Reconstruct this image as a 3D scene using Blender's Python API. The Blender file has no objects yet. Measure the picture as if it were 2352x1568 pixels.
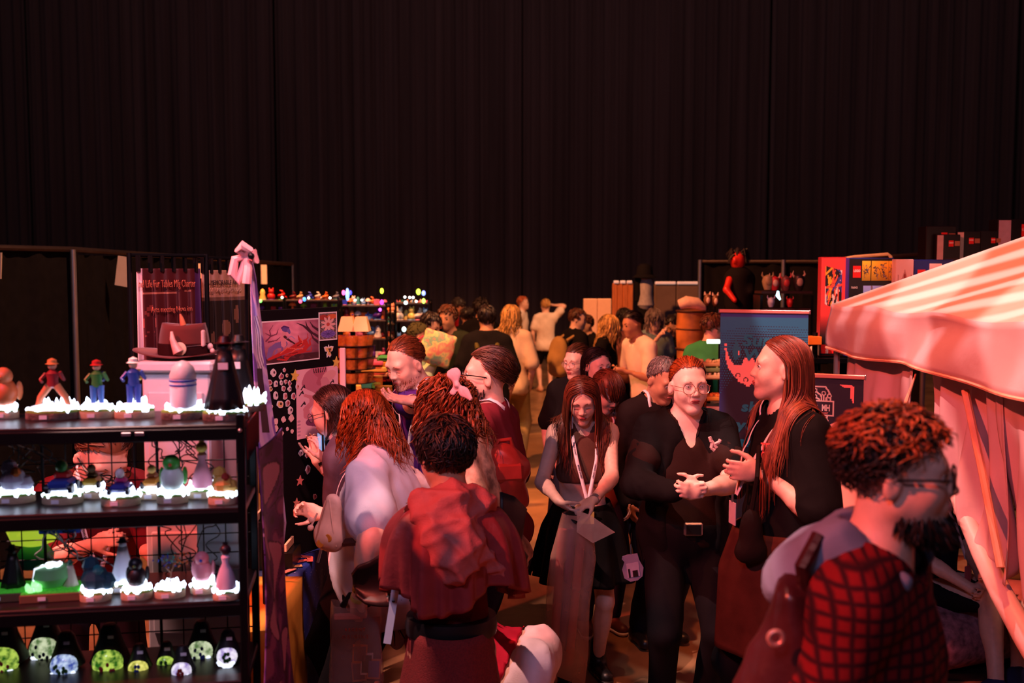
import bpy, math, random
import numpy as np
from mathutils import Vector, Matrix
R = math.radians
S = bpy.context.scene
COL = S.collection
F = 2286.7; CAMZ = 2.1; PITCH = math.atan(162 / F)
SP, CP = math.sin(PITCH), math.cos(PITCH)

# ---------------------------------------------------------------- camera, light, exposure
cam = bpy.data.objects.new('camera', bpy.data.cameras.new('camera')); COL.objects.link(cam)
cam.location = (0, 0, CAMZ); cam.rotation_euler = (R(90) - PITCH, 0, 0)
cam.data.lens = 35; cam.data.sensor_width = 36; cam.data.clip_start = .05; cam.data.clip_end = 200
cam.data.dof.use_dof = True; cam.data.dof.focus_distance = 4.6; cam.data.dof.aperture_fstop = 2.6
S.camera = cam
vs = S.view_settings
vs.view_transform = 'Standard'; vs.look = 'None'; vs.gamma = 1; vs.use_curve_mapping = False; vs.exposure = 0.2
S.cycles.max_bounces = 6; S.cycles.diffuse_bounces = 2; S.cycles.glossy_bounces = 2
S.cycles.transmission_bounces = 5; S.cycles.transparent_max_bounces = 12; S.cycles.caustics_reflective = False
S.cycles.caustics_refractive = False; S.cycles.sample_clamp_indirect = 4
S.cycles.use_denoising = True
W = bpy.data.worlds.new('dark_hall'); S.world = W; W.use_nodes = True
W.node_tree.nodes['Background'].inputs[0].default_value = (.50, .46, .80, 1)
W.node_tree.nodes['Background'].inputs[1].default_value = .022

def spot(name, loc, tgt, power, col, size=60, blend=.5, rad=.15):
    d = bpy.data.lights.new(name, 'SPOT'); d.energy = power; d.color = col
    d.spot_size = R(size); d.spot_blend = blend; d.shadow_soft_size = rad
    o = bpy.data.objects.new(name, d); COL.objects.link(o); o.location = loc
    o.rotation_euler = (Vector(tgt) - Vector(loc)).to_track_quat('-Z', 'Y').to_euler()
    return o
RED = (1, .125, .085); PINK = (1, .42, .42); AMB = (1, .33, .11); LAV = (.62, .55, 1)
spot('stage_spot_red', (-5.2, .2, 6.6), (.0, 4.2, 1.0), 3000, RED, 54, .6)
spot('front_fill', (.6, -2.6, 5.6), (.6, 4.8, 1.3), 80, (1, .36, .33), 55, .6)  # added fill from behind the camera that lightens the faces
spot('board_fill', (.4, .6, 5.2), (-1.15, 4.65, 1.5), 800, (1, .40, .42), 26, .5)  # added fill aimed at the print board to brighten it
spot('stage_spot_amber', (-3.5, 7.0, 7.5), (.6, 12.0, .8), 3700, AMB, 62, .6)
spot('stage_spot_amber_far', (4.0, 12.0, 8.5), (.5, 16.5, .8), 2300, (1, .44, .2), 60, .6)
spot('stage_spot_amber_left', (.5, 5.5, 7.0), (-2.6, 8.5, 1.0), 2000, (1, .42, .2), 60, .6)
spot('stage_spot_lavender', (-1.6, -1.5, 5.0), (-1.0, 4.2, 1.0), 270, LAV, 60, .7, .4)
spot('drape_fill', (-6, 13, 11.5), (-6, 23.5, 5.5), 420, (1, .60, .60), 120, .8, .5)  # added pair of unseen lamps that lift the black back curtain
spot('drape_fill', (6, 13, 11.5), (6, 23.5, 5.5), 420, (1, .60, .60), 120, .8, .5)

def gobo(name, loc, tgt, power, col, size, scale=4.2, rot=35, dist=4.5, lo=.42, hi=.62):
    """a projector throwing soft slanted bars: its light is cut by a procedural pattern inside the lamp"""
    o = spot(name, loc, tgt, power, col, size, .25, .03); d = o.data; d.use_nodes = True
    nt = d.node_tree; n = nt.nodes; l = nt.links
    em = n['Emission']; tc = n.new('ShaderNodeTexCoord'); mp = n.new('ShaderNodeMapping')
    sx = n.new('ShaderNodeSeparateXYZ'); l.new(tc.outputs['Normal'], sx.inputs[0])
    dv = n.new('ShaderNodeVectorMath'); dv.operation = 'DIVIDE'
    cz = n.new('ShaderNodeCombineXYZ')
    for i in range(3): l.new(sx.outputs['Z'], cz.inputs[i])
    l.new(tc.outputs['Normal'], dv.inputs[0]); l.new(cz.outputs[0], dv.inputs[1])
    l.new(dv.outputs[0], mp.inputs[0]); mp.inputs['Rotation'].default_value = (0, 0, R(rot))
    w = n.new('ShaderNodeTexWave'); w.inputs['Scale'].default_value = scale
    w.inputs['Distortion'].default_value = dist; w.inputs['Detail'].default_value = 1; w.inputs['Detail Scale'].default_value = .8
    l.new(mp.outputs[0], w.inputs[0])
    cr = n.new('ShaderNodeValToRGB'); cr.color_ramp.elements[0].position = lo; cr.color_ramp.elements[1].position = hi
    l.new(w.outputs['Fac'], cr.inputs[0]); l.new(cr.outputs[0], em.inputs['Color'])
    return o
gobo('gobo_projector', (1.0, 5.6, 8.6), (2.9, 4.2, 2.3), 1350, (1, .80, .78), 44, 8.0, 10, 1.6, .44, .66)
gobo('gobo_projector', (-3.0, 2.4, 7.4), (.35, 4.6, 1.2), 2300, (1, .50, .43), 46, 3.0, -20, 7.0, .42, .60)
spot('stage_spot_tent', (.4, 3.0, 8.0), (2.7, 4.2, 1.9), 1250, (1, .25, .09), 46, .5)

# ---------------------------------------------------------------- pixel of the 2352x1568 frame -> point at a real depth
def at(px, py, Y):
    u = (px - 1176) / F; v = -(py - 784) / F
    d = np.array([u, CP + v * SP, -SP + v * CP]); t = Y / d[1]
    return np.array([0, 0, CAMZ]) + d * t
def atz(px, py, z):
    u = (px - 1176) / F; v = -(py - 784) / F
    d = np.array([u, CP + v * SP, -SP + v * CP]); t = (z - CAMZ) / d[2]
    return np.array([0, 0, CAMZ]) + d * t

# ---------------------------------------------------------------- materials
def srgb(c):
    c = np.asarray(c, float) / 255.
    return np.where(c <= .04045, c / 12.92, ((c + .055) / 1.055) ** 2.4)
MATS = {}
def mat(name, col, rough=.6, metal=0, emit=0, ecol=None, var=.12, scale=14, bump=0, bscale=60, trans=0, alpha=1, ior=1.45, stretch=None, spec=.5, sheen=0):
    if name in MATS: return MATS[name]
    m = bpy.data.materials.new(name); m.use_nodes = True; n = m.node_tree.nodes; l = m.node_tree.links
    b = n['Principled BSDF']; c = srgb(col)
    b.inputs['Roughness'].default_value = rough; b.inputs['Metallic'].default_value = metal
    b.inputs['Transmission Weight'].default_value = trans; b.inputs['Alpha'].default_value = alpha; b.inputs['IOR'].default_value = ior
    b.inputs['Specular IOR Level'].default_value = spec; b.inputs['Sheen Weight'].default_value = sheen
    b.inputs['Base Color'].default_value = (*c, 1)
    tc = n.new('ShaderNodeTexCoord'); mp = n.new('ShaderNodeMapping'); l.new(tc.outputs['Object'], mp.inputs[0])
    if stretch: mp.inputs['Scale'].default_value = stretch
    if var:
        t = n.new('ShaderNodeTexNoise'); t.inputs['Scale'].default_value = scale; t.inputs['Detail'].default_value = 3
        l.new(mp.outputs[0], t.inputs['Vector'])
        r = n.new('ShaderNodeValToRGB'); r.color_ramp.elements[0].position = .3; r.color_ramp.elements[1].position = .7
        r.color_ramp.elements[0].color = (*(c * (1 - var)), 1); r.color_ramp.elements[1].color = (*np.minimum(c * (1 + var), 1), 1)
        l.new(t.outputs['Fac'], r.inputs[0]); l.new(r.outputs[0], b.inputs['Base Color'])
    if bump:
        t2 = n.new('ShaderNodeTexNoise'); t2.inputs['Scale'].default_value = bscale; t2.inputs['Detail'].default_value = 4
        l.new(mp.outputs[0], t2.inputs['Vector'])
        bp = n.new('ShaderNodeBump'); bp.inputs['Strength'].default_value = bump; bp.inputs['Distance'].default_value = .01
        l.new(t2.outputs['Fac'], bp.inputs['Height']); l.new(bp.outputs[0], b.inputs['Normal'])
    if emit:
        e = srgb(ecol if ecol is not None else col)
        b.inputs['Emission Color'].default_value = (*e, 1); b.inputs['Emission Strength'].default_value = emit
    MATS[name] = m
    return m
def cmat(name, rough=.6, emit=0, spec=.5):
    """material that reads the colour attribute of a flat print"""
    if name in MATS: return MATS[name]
    m = bpy.data.materials.new(name); m.use_nodes = True; n = m.node_tree.nodes; l = m.node_tree.links
    b = n['Principled BSDF']; a = n.new('ShaderNodeVertexColor'); a.layer_name = 'Col'
    b.inputs['Roughness'].default_value = rough; b.inputs['Specular IOR Level'].default_value = spec
    l.new(a.outputs[0], b.inputs['Base Color'])
    if emit: l.new(a.outputs[0], b.inputs['Emission Color']); b.inputs['Emission Strength'].default_value = emit
    MATS[name] = m
    return m

# ---------------------------------------------------------------- mesh building
def mesh_obj(name, V, faces, m, parent=None, smooth=False, auto=False):
    me = bpy.data.meshes.new(name)
    V = np.asarray(V, np.float32)
    if isinstance(faces, np.ndarray):
        k = faces.shape[1]
        me.vertices.add(len(V)); me.vertices.foreach_set('co', V.ravel())
        me.loops.add(faces.size); me.loops.foreach_set('vertex_index', faces.astype(np.int32).ravel())
        me.polygons.add(len(faces)); me.polygons.foreach_set('loop_start', np.arange(0, faces.size, k, dtype=np.int32))
        me.update(calc_edges=True)
    else:
        me.from_pydata([tuple(map(float, v)) for v in V], [], faces); me.update()
    if smooth: me.polygons.foreach_set('use_smooth', np.ones(len(me.polygons), bool))
    if m: me.materials.append(m)
    o = bpy.data.objects.new(name, me); COL.objects.link(o)
    if parent: o.parent = parent; o.matrix_parent_inverse = WM(parent).inverted()
    return o
WMS = {}
def WM(o):
    m = o.matrix_basis.copy()
    if o.parent: m = WM(o.parent) @ o.matrix_parent_inverse @ m
    return m
def tag(o, label, cat, group=None, kind=None):
    if label: o['label'] = label
    if cat: o['category'] = cat
    if group: o['group'] = group
    if kind: o['kind'] = kind
    return o
def thing(name, label, cat, loc=(0, 0, 0), rz=0, group=None, M=None):
    o = bpy.data.objects.new(name, None); COL.objects.link(o)
    if M is not None: o.matrix_basis = M
    else: o.location = loc; o.rotation_euler = (0, 0, rz)
    o.empty_display_size = .1
    return tag(o, label, cat, group)
class MB:
    """collects simple shapes in the local frame of its thing, then links them as one mesh object"""
    def __init__(s): s.V = []; s.Fc = []; s.n = 0
    def add(s, V, Fc, M=None):
        V = [Vector(v) for v in V]
        if M is not None: V = [M @ v for v in V]
        s.V += V; s.Fc += [[i + s.n for i in f] for f in Fc]; s.n += len(V); return s
    def box(s, c, d, M=None, bev=0):
        x, y, z = [k / 2 for k in d]; cx, cy, cz = c
        if bev:
            b = min(bev, x * .9, y * .9, z * .9); V = []; 
            for sx in (-1, 1):
                for sy in (-1, 1):
                    for sz in (-1, 1):
                        V += [(cx + sx * x, cy + sy * (y - b), cz + sz * (z - b)), (cx + sx * (x - b), cy + sy * y, cz + sz * (z - b)), (cx + sx * (x - b), cy + sy * (y - b), cz + sz * z)]
            I = lambda a, b2, c2: (((a > 0) * 4 + (b2 > 0) * 2 + (c2 > 0)) * 3)
            Fc = []
            for sg in (-1, 1):
                q = [I(sg, -1, -1), I(sg, 1, -1), I(sg, 1, 1), I(sg, -1, 1)]; Fc.append(q if sg > 0 else q[::-1])
                q = [I(-1, sg, -1) + 1, I(-1, sg, 1) + 1, I(1, sg, 1) + 1, I(1, sg, -1) + 1]; Fc.append(q if sg > 0 else q[::-1])
                q = [I(-1, -1, sg) + 2, I(1, -1, sg) + 2, I(1, 1, sg) + 2, I(-1, 1, sg) + 2]; Fc.append(q if sg > 0 else q[::-1])
            for a in (-1, 1):
                for b2 in (-1, 1):
                    Fc.append([I(a, b2, -1), I(a, b2, -1) + 1, I(a, b2, 1) + 1, I(a, b2, 1)])
                    Fc.append([I(a, -1, b2), I(a, -1, b2) + 2, I(a, 1, b2) + 2, I(a, 1, b2)])
                    Fc.append([I(-1, a, b2) + 1, I(-1, a, b2) + 2, I(1, a, b2) + 2, I(1, a, b2) + 1])
                    for c2 in (-1, 1): Fc.append([I(a, b2, c2), I(a, b2, c2) + 1, I(a, b2, c2) + 2])
            return s.add(V, Fc, M)
        V = [(cx + i * x, cy + j * y, cz + k * z) for i in (-1, 1) for j in (-1, 1) for k in (-1, 1)]
        return s.add(V, [[0, 1, 3, 2], [4, 6, 7, 5], [0, 4, 5, 1], [2, 3, 7, 6], [0, 2, 6, 4], [1, 5, 7, 3]], M)
    def tube(s, pts, r, n=8, cap=True, M=None):
        pts = [Vector(p) for p in pts]; k = len(pts); rs = r if isinstance(r, (list, tuple)) else [r] * k
        V = []; Fc = []; prev = None
        for i, p in enumerate(pts):
            t = (pts[min(i + 1, k - 1)] - pts[max(i - 1, 0)]).normalized()
            if prev is None: a = t.orthogonal().normalized()
            else: a = (prev - t * prev.dot(t)); a = a.normalized() if a.length > 1e-6 else t.orthogonal().normalized()
            prev = a; b = t.cross(a)
            for j in range(n):
                w = 2 * math.pi * j / n; V.append(p + (a * math.cos(w) + b * math.sin(w)) * rs[i])
        for i in range(k - 1):
            for j in range(n): Fc.append([i * n + j, i * n + (j + 1) % n, (i + 1) * n + (j + 1) % n, (i + 1) * n + j])
        if cap: Fc.append(list(range(n))[::-1]); Fc.append([(k - 1) * n + j for j in range(n)])
        return s.add(V, Fc, M)
    def lathe(s, prof, n=20, c=(0, 0, 0), M=None, sx=1, sy=1):
        V = []; Fc = []; k = len(prof)
        for r, z in prof:
            for j in range(n):
                w = 2 * math.pi * j / n; V.append((c[0] + r * math.cos(w) * sx, c[1] + r * math.sin(w) * sy, c[2] + z))
        for i in range(k - 1):
            for j in range(n): Fc.append([i * n + j, i * n + (j + 1) % n, (i + 1) * n + (j + 1) % n, (i + 1) * n + j])
        if prof[0][0] > 1e-5: Fc.append(list(range(n))[::-1])
        if prof[-1][0] > 1e-5: Fc.append([(k - 1) * n + j for j in range(n)])
        return s.add(V, Fc, M)
    def ball(s, c, r, n=12, M=None):
        r = r if isinstance(r, (tuple, list)) else (r, r, r); V = []; Fc = []; h = max(4, n // 2)
        for i in range(h + 1):
            a = math.pi * i / h
            for j in range(n):
                w = 2 * math.pi * j / n
                V.append((c[0] + r[0] * math.sin(a) * math.cos(w), c[1] + r[1] * math.sin(a) * math.sin(w), c[2] - r[2] * math.cos(a)))
        for i in range(h):
            for j in range(n): Fc.append([i * n + j, i * n + (j + 1) % n, (i + 1) * n + (j + 1) % n, (i + 1) * n + j])
        return s.add(V, Fc, M)
    def prism(s, poly, y0, y1, M=None):
        """outline in x-z, extruded along y"""
        k = len(poly); V = [(x, y0, z) for x, z in poly] + [(x, y1, z) for x, z in poly]
        Fc = [list(range(k)), list(range(k, 2 * k))[::-1]] + [[i, i + k, (i + 1) % k + k, (i + 1) % k] for i in range(k)]
        return s.add(V, Fc, M)
    def obj(s, name, m, parent=None, smooth=False, label=None, sharp=None):
        me = bpy.data.meshes.new(name); me.from_pydata([tuple(v) for v in s.V], [], s.Fc); me.update()
        if m: me.materials.append(m)
        if smooth:
            me.polygons.foreach_set('use_smooth', np.ones(len(me.polygons), bool))
            me.set_sharp_from_angle(angle=R(sharp or 40))
        o = bpy.data.objects.new(name, me); COL.objects.link(o); o.parent = parent
        if label: o['label'] = label
        return o
def copy_tree(o, parent=None):
    c = o.copy(); COL.objects.link(c)
    if parent: c.parent = parent
    for ch in list(o.children): copy_tree(ch, c)
    return c
def grid_obj(name, P, m, parent=None, smooth=True, closed_u=False, thick=0):
    """P: (nu, nv, 3) array of points -> quad sheet (with thickness as a real second skin)"""
    nu, nv = P.shape[:2]; I = np.arange(nu * nv).reshape(nu, nv)
    Q = np.stack([I[:-1, :-1], I[1:, :-1], I[1:, 1:], I[:-1, 1:]], -1).reshape(-1, 4)
    V = P.reshape(-1, 3)
    o = mesh_obj(name, V, Q, m, parent, smooth)
    if thick:
        md = o.modifiers.new('thickness', 'SOLIDIFY'); md.thickness = thick; md.offset = 0
    return o
def picture(name, w, h, fn, nx, parent, M=None, rough=.55, emit=0, thick=.002, m=None):
    """flat print: a fine grid in local x-z (facing -y) whose colours come from fn(u, v) (sRGB 0-255)"""
    ny = max(2, int(round(nx * h / w)))
    u, v = np.meshgrid((np.arange(nx) + .5) / nx, (np.arange(ny) + .5) / ny, indexing='ij')
    c = fn(u, v)
    gx = np.linspace(-w / 2, w / 2, nx + 1); gz = np.linspace(0, h, ny + 1)
    X, Z = np.meshgrid(gx, gz, indexing='ij')
    V = np.stack([X, np.zeros_like(X), Z], -1).reshape(-1, 3)
    I = np.arange((nx + 1) * (ny + 1)).reshape(nx + 1, ny + 1)
    Q = np.stack([I[:-1, :-1], I[1:, :-1], I[1:, 1:], I[:-1, 1:]], -1).reshape(-1, 4)
    o = mesh_obj(name, V, Q, m or cmat('print_matte' if not emit else 'print_lit', rough, emit))
    a = o.data.color_attributes.new('Col', 'FLOAT_COLOR', 'CORNER')
    cc = np.concatenate([srgb(np.clip(c, 0, 255)), np.ones((nx, ny, 1))], -1).reshape(-1, 4)
    a.data.foreach_set('color', np.repeat(cc, 4, 0).astype(np.float32).ravel())
    o.parent = parent
    if M is not None: o.matrix_basis = M
    return o
def text(s, size, m, parent, M, ext=.0004, shear=0, bold=0, xs=1, align='CENTER', name='lettering', spacing=1):
    c = bpy.data.curves.new(name, 'FONT'); c.body = s; c.size = size; c.extrude = ext; c.shear = shear; c.offset = bold
    c.align_x = align; c.align_y = 'CENTER'; c.resolution_u = 3; c.space_character = spacing
    t = bpy.data.objects.new(name, c); COL.objects.link(t)
    me = bpy.data.meshes.new_from_object(t.evaluated_get(bpy.context.evaluated_depsgraph_get()))
    bpy.data.objects.remove(t); bpy.data.curves.remove(c)
    me.name = name; me.materials.clear(); me.materials.append(m)
    o = bpy.data.objects.new(name, me); COL.objects.link(o); o.parent = parent
    o.matrix_basis = M @ Matrix.Rotation(R(90), 4, 'X') @ Matrix.Diagonal((xs, 1, 1, 1))
    return o
T = Matrix.Translation
def T3(x, y, z): return Matrix.Translation((x, y, z))
def RX(a): return Matrix.Rotation(R(a), 4, 'X')
def RY(a): return Matrix.Rotation(R(a), 4, 'Y')
def RZ(a): return Matrix.Rotation(R(a), 4, 'Z')
# ---------------------------------------------------------------- smooth solids (distance fields turned into one continuous skin)
A = lambda *v: np.array(v, float)
def nrm(v): v = np.asarray(v, float); return v / (np.linalg.norm(v) + 1e-9)
class Cap:
    def __init__(s, a, b, ra, rb, k=.02, sq=None, tag='', op=1):
        s.a = np.asarray(a, float); s.b = np.asarray(b, float); s.ra = ra; s.rb = rb; s.k = k; s.sq = sq; s.tag = tag; s.op = op
    def bounds(s, m):
        r = max(s.ra, s.rb) + m
        return np.minimum(s.a, s.b) - r, np.maximum(s.a, s.b) + r
    def d(s, p, off=0):
        v = p - s.a; ab = s.b - s.a
        sc = 1
        if s.sq is not None:
            n, sc = s.sq; n = np.asarray(n); v = v + (v @ n)[..., None] * n * (1 / sc - 1); ab = ab + n * (ab @ n) * (1 / sc - 1)
        t = np.clip((v @ ab) / (ab @ ab + 1e-9), 0, 1)
        q = v - t[..., None] * ab
        dd = np.sqrt((q * q).sum(-1)) - (s.ra + (s.rb - s.ra) * t)
        return dd * (1 if sc == 1 else min(1, sc * 1.15)) - off
class Ell:
    def __init__(s, c, r, M=None, k=.02, tag='', op=1):
        s.c = np.asarray(c, float); s.r = np.asarray(r, float); s.M = np.eye(3) if M is None else np.asarray(M, float); s.k = k; s.tag = tag; s.op = op
    def bounds(s, m):
        e = np.sqrt(((s.M * s.r) ** 2).sum(1)) + m
        return s.c - e, s.c + e
    def d(s, p, off=0):
        q = (p - s.c) @ s.M
        k0 = np.sqrt(((q / s.r) ** 2).sum(-1)); k1 = np.sqrt(((q / s.r ** 2) ** 2).sum(-1))
        return k0 * (k0 - 1) / (k1 + 1e-6) - off
def axis_pts(lo, hi, h, fine):
    pts = [lo]
    while pts[-1] < hi:
        x = pts[-1]; st = h
        for a, b, hf in fine:
            if a - h <= x <= b: st = min(st, hf)
        pts.append(x + st)
    return np.array(pts)
def field_mesh(prims, h, off=0, cuts=(), fine=(), subs=(), clip=None):
    """prims -> verts, quads. cuts: (point, normal) half spaces kept where dot(p-point, normal) <= 0. fine: (lo, hi, h) boxes with a denser lattice"""
    lo = np.min([p.bounds(off + 2 * h)[0] for p in prims if p.op > 0], 0); hi = np.max([p.bounds(off + 2 * h)[1] for p in prims if p.op > 0], 0)
    if clip is not None: lo = np.maximum(lo, clip[0]); hi = np.minimum(hi, clip[1])
    ax = [axis_pts(lo[i], hi[i], h, [(f[0][i], f[1][i], f[2]) for f in fine]) for i in range(3)]
    D = np.full([len(a) for a in ax], .5, np.float32)
    for p in list(prims) + list(subs):
        m = off + p.k + 3 * h
        b0, b1 = p.bounds(m)
        sl = tuple(slice(max(0, np.searchsorted(ax[i], b0[i]) - 1), np.searchsorted(ax[i], b1[i]) + 1) for i in range(3))
        gx = np.meshgrid(*[ax[i][sl[i]] for i in range(3)], indexing='ij')
        if gx[0].size == 0: continue
        P = np.stack(gx, -1)
        if p.op > 0:
            d = p.d(P, off); B = D[sl]; k = p.k
            hh = np.clip(.5 + .5 * (B - d) / k, 0, 1); D[sl] = B * (1 - hh) + d * hh - k * hh * (1 - hh)
        else:
            d = -p.d(P, 0); B = D[sl]; k = p.k
            hh = np.clip(.5 - .5 * (B - d) / k, 0, 1); D[sl] = B * (1 - hh) + d * hh + k * hh * (1 - hh)
    for pt, n in cuts:
        pt = np.asarray(pt); n = nrm(n)
        g = ((ax[0] - pt[0]) * n[0])[:, None, None] + ((ax[1] - pt[1]) * n[1])[None, :, None] + ((ax[2] - pt[2]) * n[2])[None, None, :]
        D = np.maximum(D, g.astype(np.float32))
    for e in (0, -1):
        D[e] = .1; D[:, e] = .1; D[:, :, e] = .1
    return surf_nets(D, ax)
def surf_nets(D, ax):
    N = D < 0
    sm = N[:-1, :-1, :-1].astype(np.int8)
    sm = sum((N[i:N.shape[0] - 1 + i, j:N.shape[1] - 1 + j, k:N.shape[2] - 1 + k].astype(np.int8) for i in (0, 1) for j in (0, 1) for k in (0, 1)))
    act = (sm > 0) & (sm < 8); C = np.argwhere(act)
    if len(C) == 0: return np.zeros((0, 3)), np.zeros((0, 4), int)
    idx = np.full(act.shape, -1, np.int64); idx[act] = np.arange(len(C))
    offs = [(i, j, k) for i in (0, 1) for j in (0, 1) for k in (0, 1)]
    val = [D[C[:, 0] + o[0], C[:, 1] + o[1], C[:, 2] + o[2]].astype(float) for o in offs]
    pos = [np.stack([ax[q][C[:, q] + o[q]] for q in range(3)], -1) for o in offs]
    acc = np.zeros((len(C), 3)); cnt = np.zeros(len(C))
    for a in range(8):
        for b in range(a + 1, 8):
            if sum(abs(offs[a][q] - offs[b][q]) for q in range(3)) != 1: continue
            cr = (val[a] < 0) != (val[b] < 0)
            t = val[a][cr] / (val[a][cr] - val[b][cr])
            acc[cr] += pos[a][cr] + t[:, None] * (pos[b][cr] - pos[a][cr]); cnt[cr] += 1
    V = acc / cnt[:, None]
    Qs = []
    for q in range(3):
        u, w = (q + 1) % 3, (q + 2) % 3
        s0 = [slice(None)] * 3; s1 = [slice(None)] * 3
        s0[q] = slice(0, -1); s1[q] = slice(1, None)
        s0[u] = s1[u] = slice(1, -1); s0[w] = s1[w] = slice(1, -1)
        n0 = N[tuple(s0)]; n1 = N[tuple(s1)]
        for flip, msk in ((False, n0 & ~n1), (True, ~n0 & n1)):
            E = np.argwhere(msk)
            if len(E) == 0: continue
            E[:, u] += 1; E[:, w] += 1
            def cell(du, dw):
                e = E.copy(); e[:, u] += du; e[:, w] += dw; return idx[e[:, 0], e[:, 1], e[:, 2]]
            qd = np.stack([cell(-1, -1), cell(0, -1), cell(0, 0), cell(-1, 0)], -1)
            Qs.append(qd[:, ::-1] if flip else qd)
    Q = np.concatenate(Qs); Q = Q[(Q >= 0).all(1)]
    return V, Q
def vnormals(V, Q):
    n = np.cross(V[Q[:, 2]] - V[Q[:, 0]], V[Q[:, 3]] - V[Q[:, 1]]); N = np.zeros_like(V)
    for i in range(4): np.add.at(N, Q[:, i], n)
    return N / (np.linalg.norm(N, axis=1)[:, None] + 1e-12)
def relax(V, Q, it=2, f=.5):
    for _ in range(it):
        s = np.zeros_like(V); c = np.zeros(len(V))
        for i in range(4):
            a, b = Q[:, i], Q[:, (i + 1) % 4]
            np.add.at(s, a, V[b]); np.add.at(s, b, V[a]); np.add.at(c, a, 1); np.add.at(c, b, 1)
        V = V + f * (s / np.maximum(c, 1)[:, None] - V)
    return V
def folds(P, amp, freq, seed=0, dirn=(0, 0, 1), stretch=.35):
    """cloth folds: warped waves that run roughly along dirn"""
    r = np.random.RandomState(seed); d = nrm(dirn); out = np.zeros(len(P))
    w = np.stack([np.sin(P @ (r.randn(3) * freq * .35) + r.rand() * 6) for _ in range(3)], -1)
    for i in range(5):
        k = r.randn(3); k = k - d * (k @ d) * (1 - stretch); k = nrm(k) * freq * (.6 + .9 * r.rand())
        s = np.sin(P @ k + 1.6 * w[:, i % 3] + r.rand() * 6)
        out += (1 - np.abs(s)) ** 1.6 - .45
    return out * amp / 2.2
def sdf_obj(name, prims, h, m, parent=None, off=0, cuts=(), fine=(), subs=(), amp=0, freq=22, seed=0, dirn=(0, 0, 1), sm=1, fl=None):
    V, Q = field_mesh(prims, h, off, cuts, fine, subs)
    if sm: V = relax(V, Q, sm)
    if amp: V = V + vnormals(V, Q) * folds(V, amp, freq, seed, dirn)[:, None]
    return mesh_obj(name, V, Q, m, parent, True)
def points_d(prims, P):
    d = np.full(len(P), 9.)
    for p in prims: d = np.minimum(d, p.d(P))
    return d
def push_out(prims, P, off):
    d = points_d(prims, P); b = d < off
    if b.any():
        q = P[b]; e = .004
        g = np.stack([points_d(prims, q + np.eye(3)[i] * e) - d[b] for i in range(3)], -1)
        g = g / (np.linalg.norm(g, axis=1)[:, None] + 1e-9); P[b] = q + g * (off - d[b])[:, None]
    return P
def tubes(paths, rad, flat=.55, n=5):
    """paths (m, k, 3) -> verts, quads of tapered flattened locks"""
    m, k = paths.shape[:2]
    t = np.gradient(paths, axis=1); t /= np.linalg.norm(t, axis=2)[..., None] + 1e-9
    ref = np.broadcast_to(np.array([.31, .42, .85]), t.shape); a = np.cross(t, ref); a /= np.linalg.norm(a, axis=2)[..., None] + 1e-9
    b = np.cross(t, a)
    w = np.linspace(0, 2 * np.pi, n, endpoint=False)
    ring = a[:, :, None] * np.cos(w)[None, None, :, None] + b[:, :, None] * np.sin(w)[None, None, :, None] * flat
    V = paths[:, :, None] + ring * rad[:, :, None, None]
    I = np.arange(m * k * n).reshape(m, k, n); J = np.roll(I, -1, 2)
    Q = np.stack([I[:, :-1], J[:, :-1], J[:, 1:], I[:, 1:]], -1).reshape(-1, 4)
    return V.reshape(-1, 3), Q
# ---------------------------------------------------------------- people
SKIN = {}
def skin_mat(kind):
    cols = dict(fair=(226, 178, 158), pale=(236, 196, 180), tan=(190, 134, 104), olive=(204, 154, 126))
    return mat('skin_' + kind, cols[kind], .48, var=.07, scale=35, bump=.06, bscale=220)
def cloth(name, col, rough=.85, **k):
    a = dict(var=.10, scale=9, bump=.12, bscale=260, spec=.12); a.update(k)
    return mat('cloth_' + name, col, rough, **a)
def ik(a, t, l1, l2, pole):
    d = t - a; L = np.linalg.norm(d); u = d / (L + 1e-9)
    if L > (l1 + l2) * .995: t = a + u * (l1 + l2) * .995; L = (l1 + l2) * .995
    L = max(L, abs(l1 - l2) + .02)
    x = (l1 * l1 - l2 * l2 + L * L) / (2 * L); hh = math.sqrt(max(l1 * l1 - x * x, 0))
    p = pole - u * (pole @ u); p = nrm(p)
    return a + u * x + p * hh, t
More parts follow.
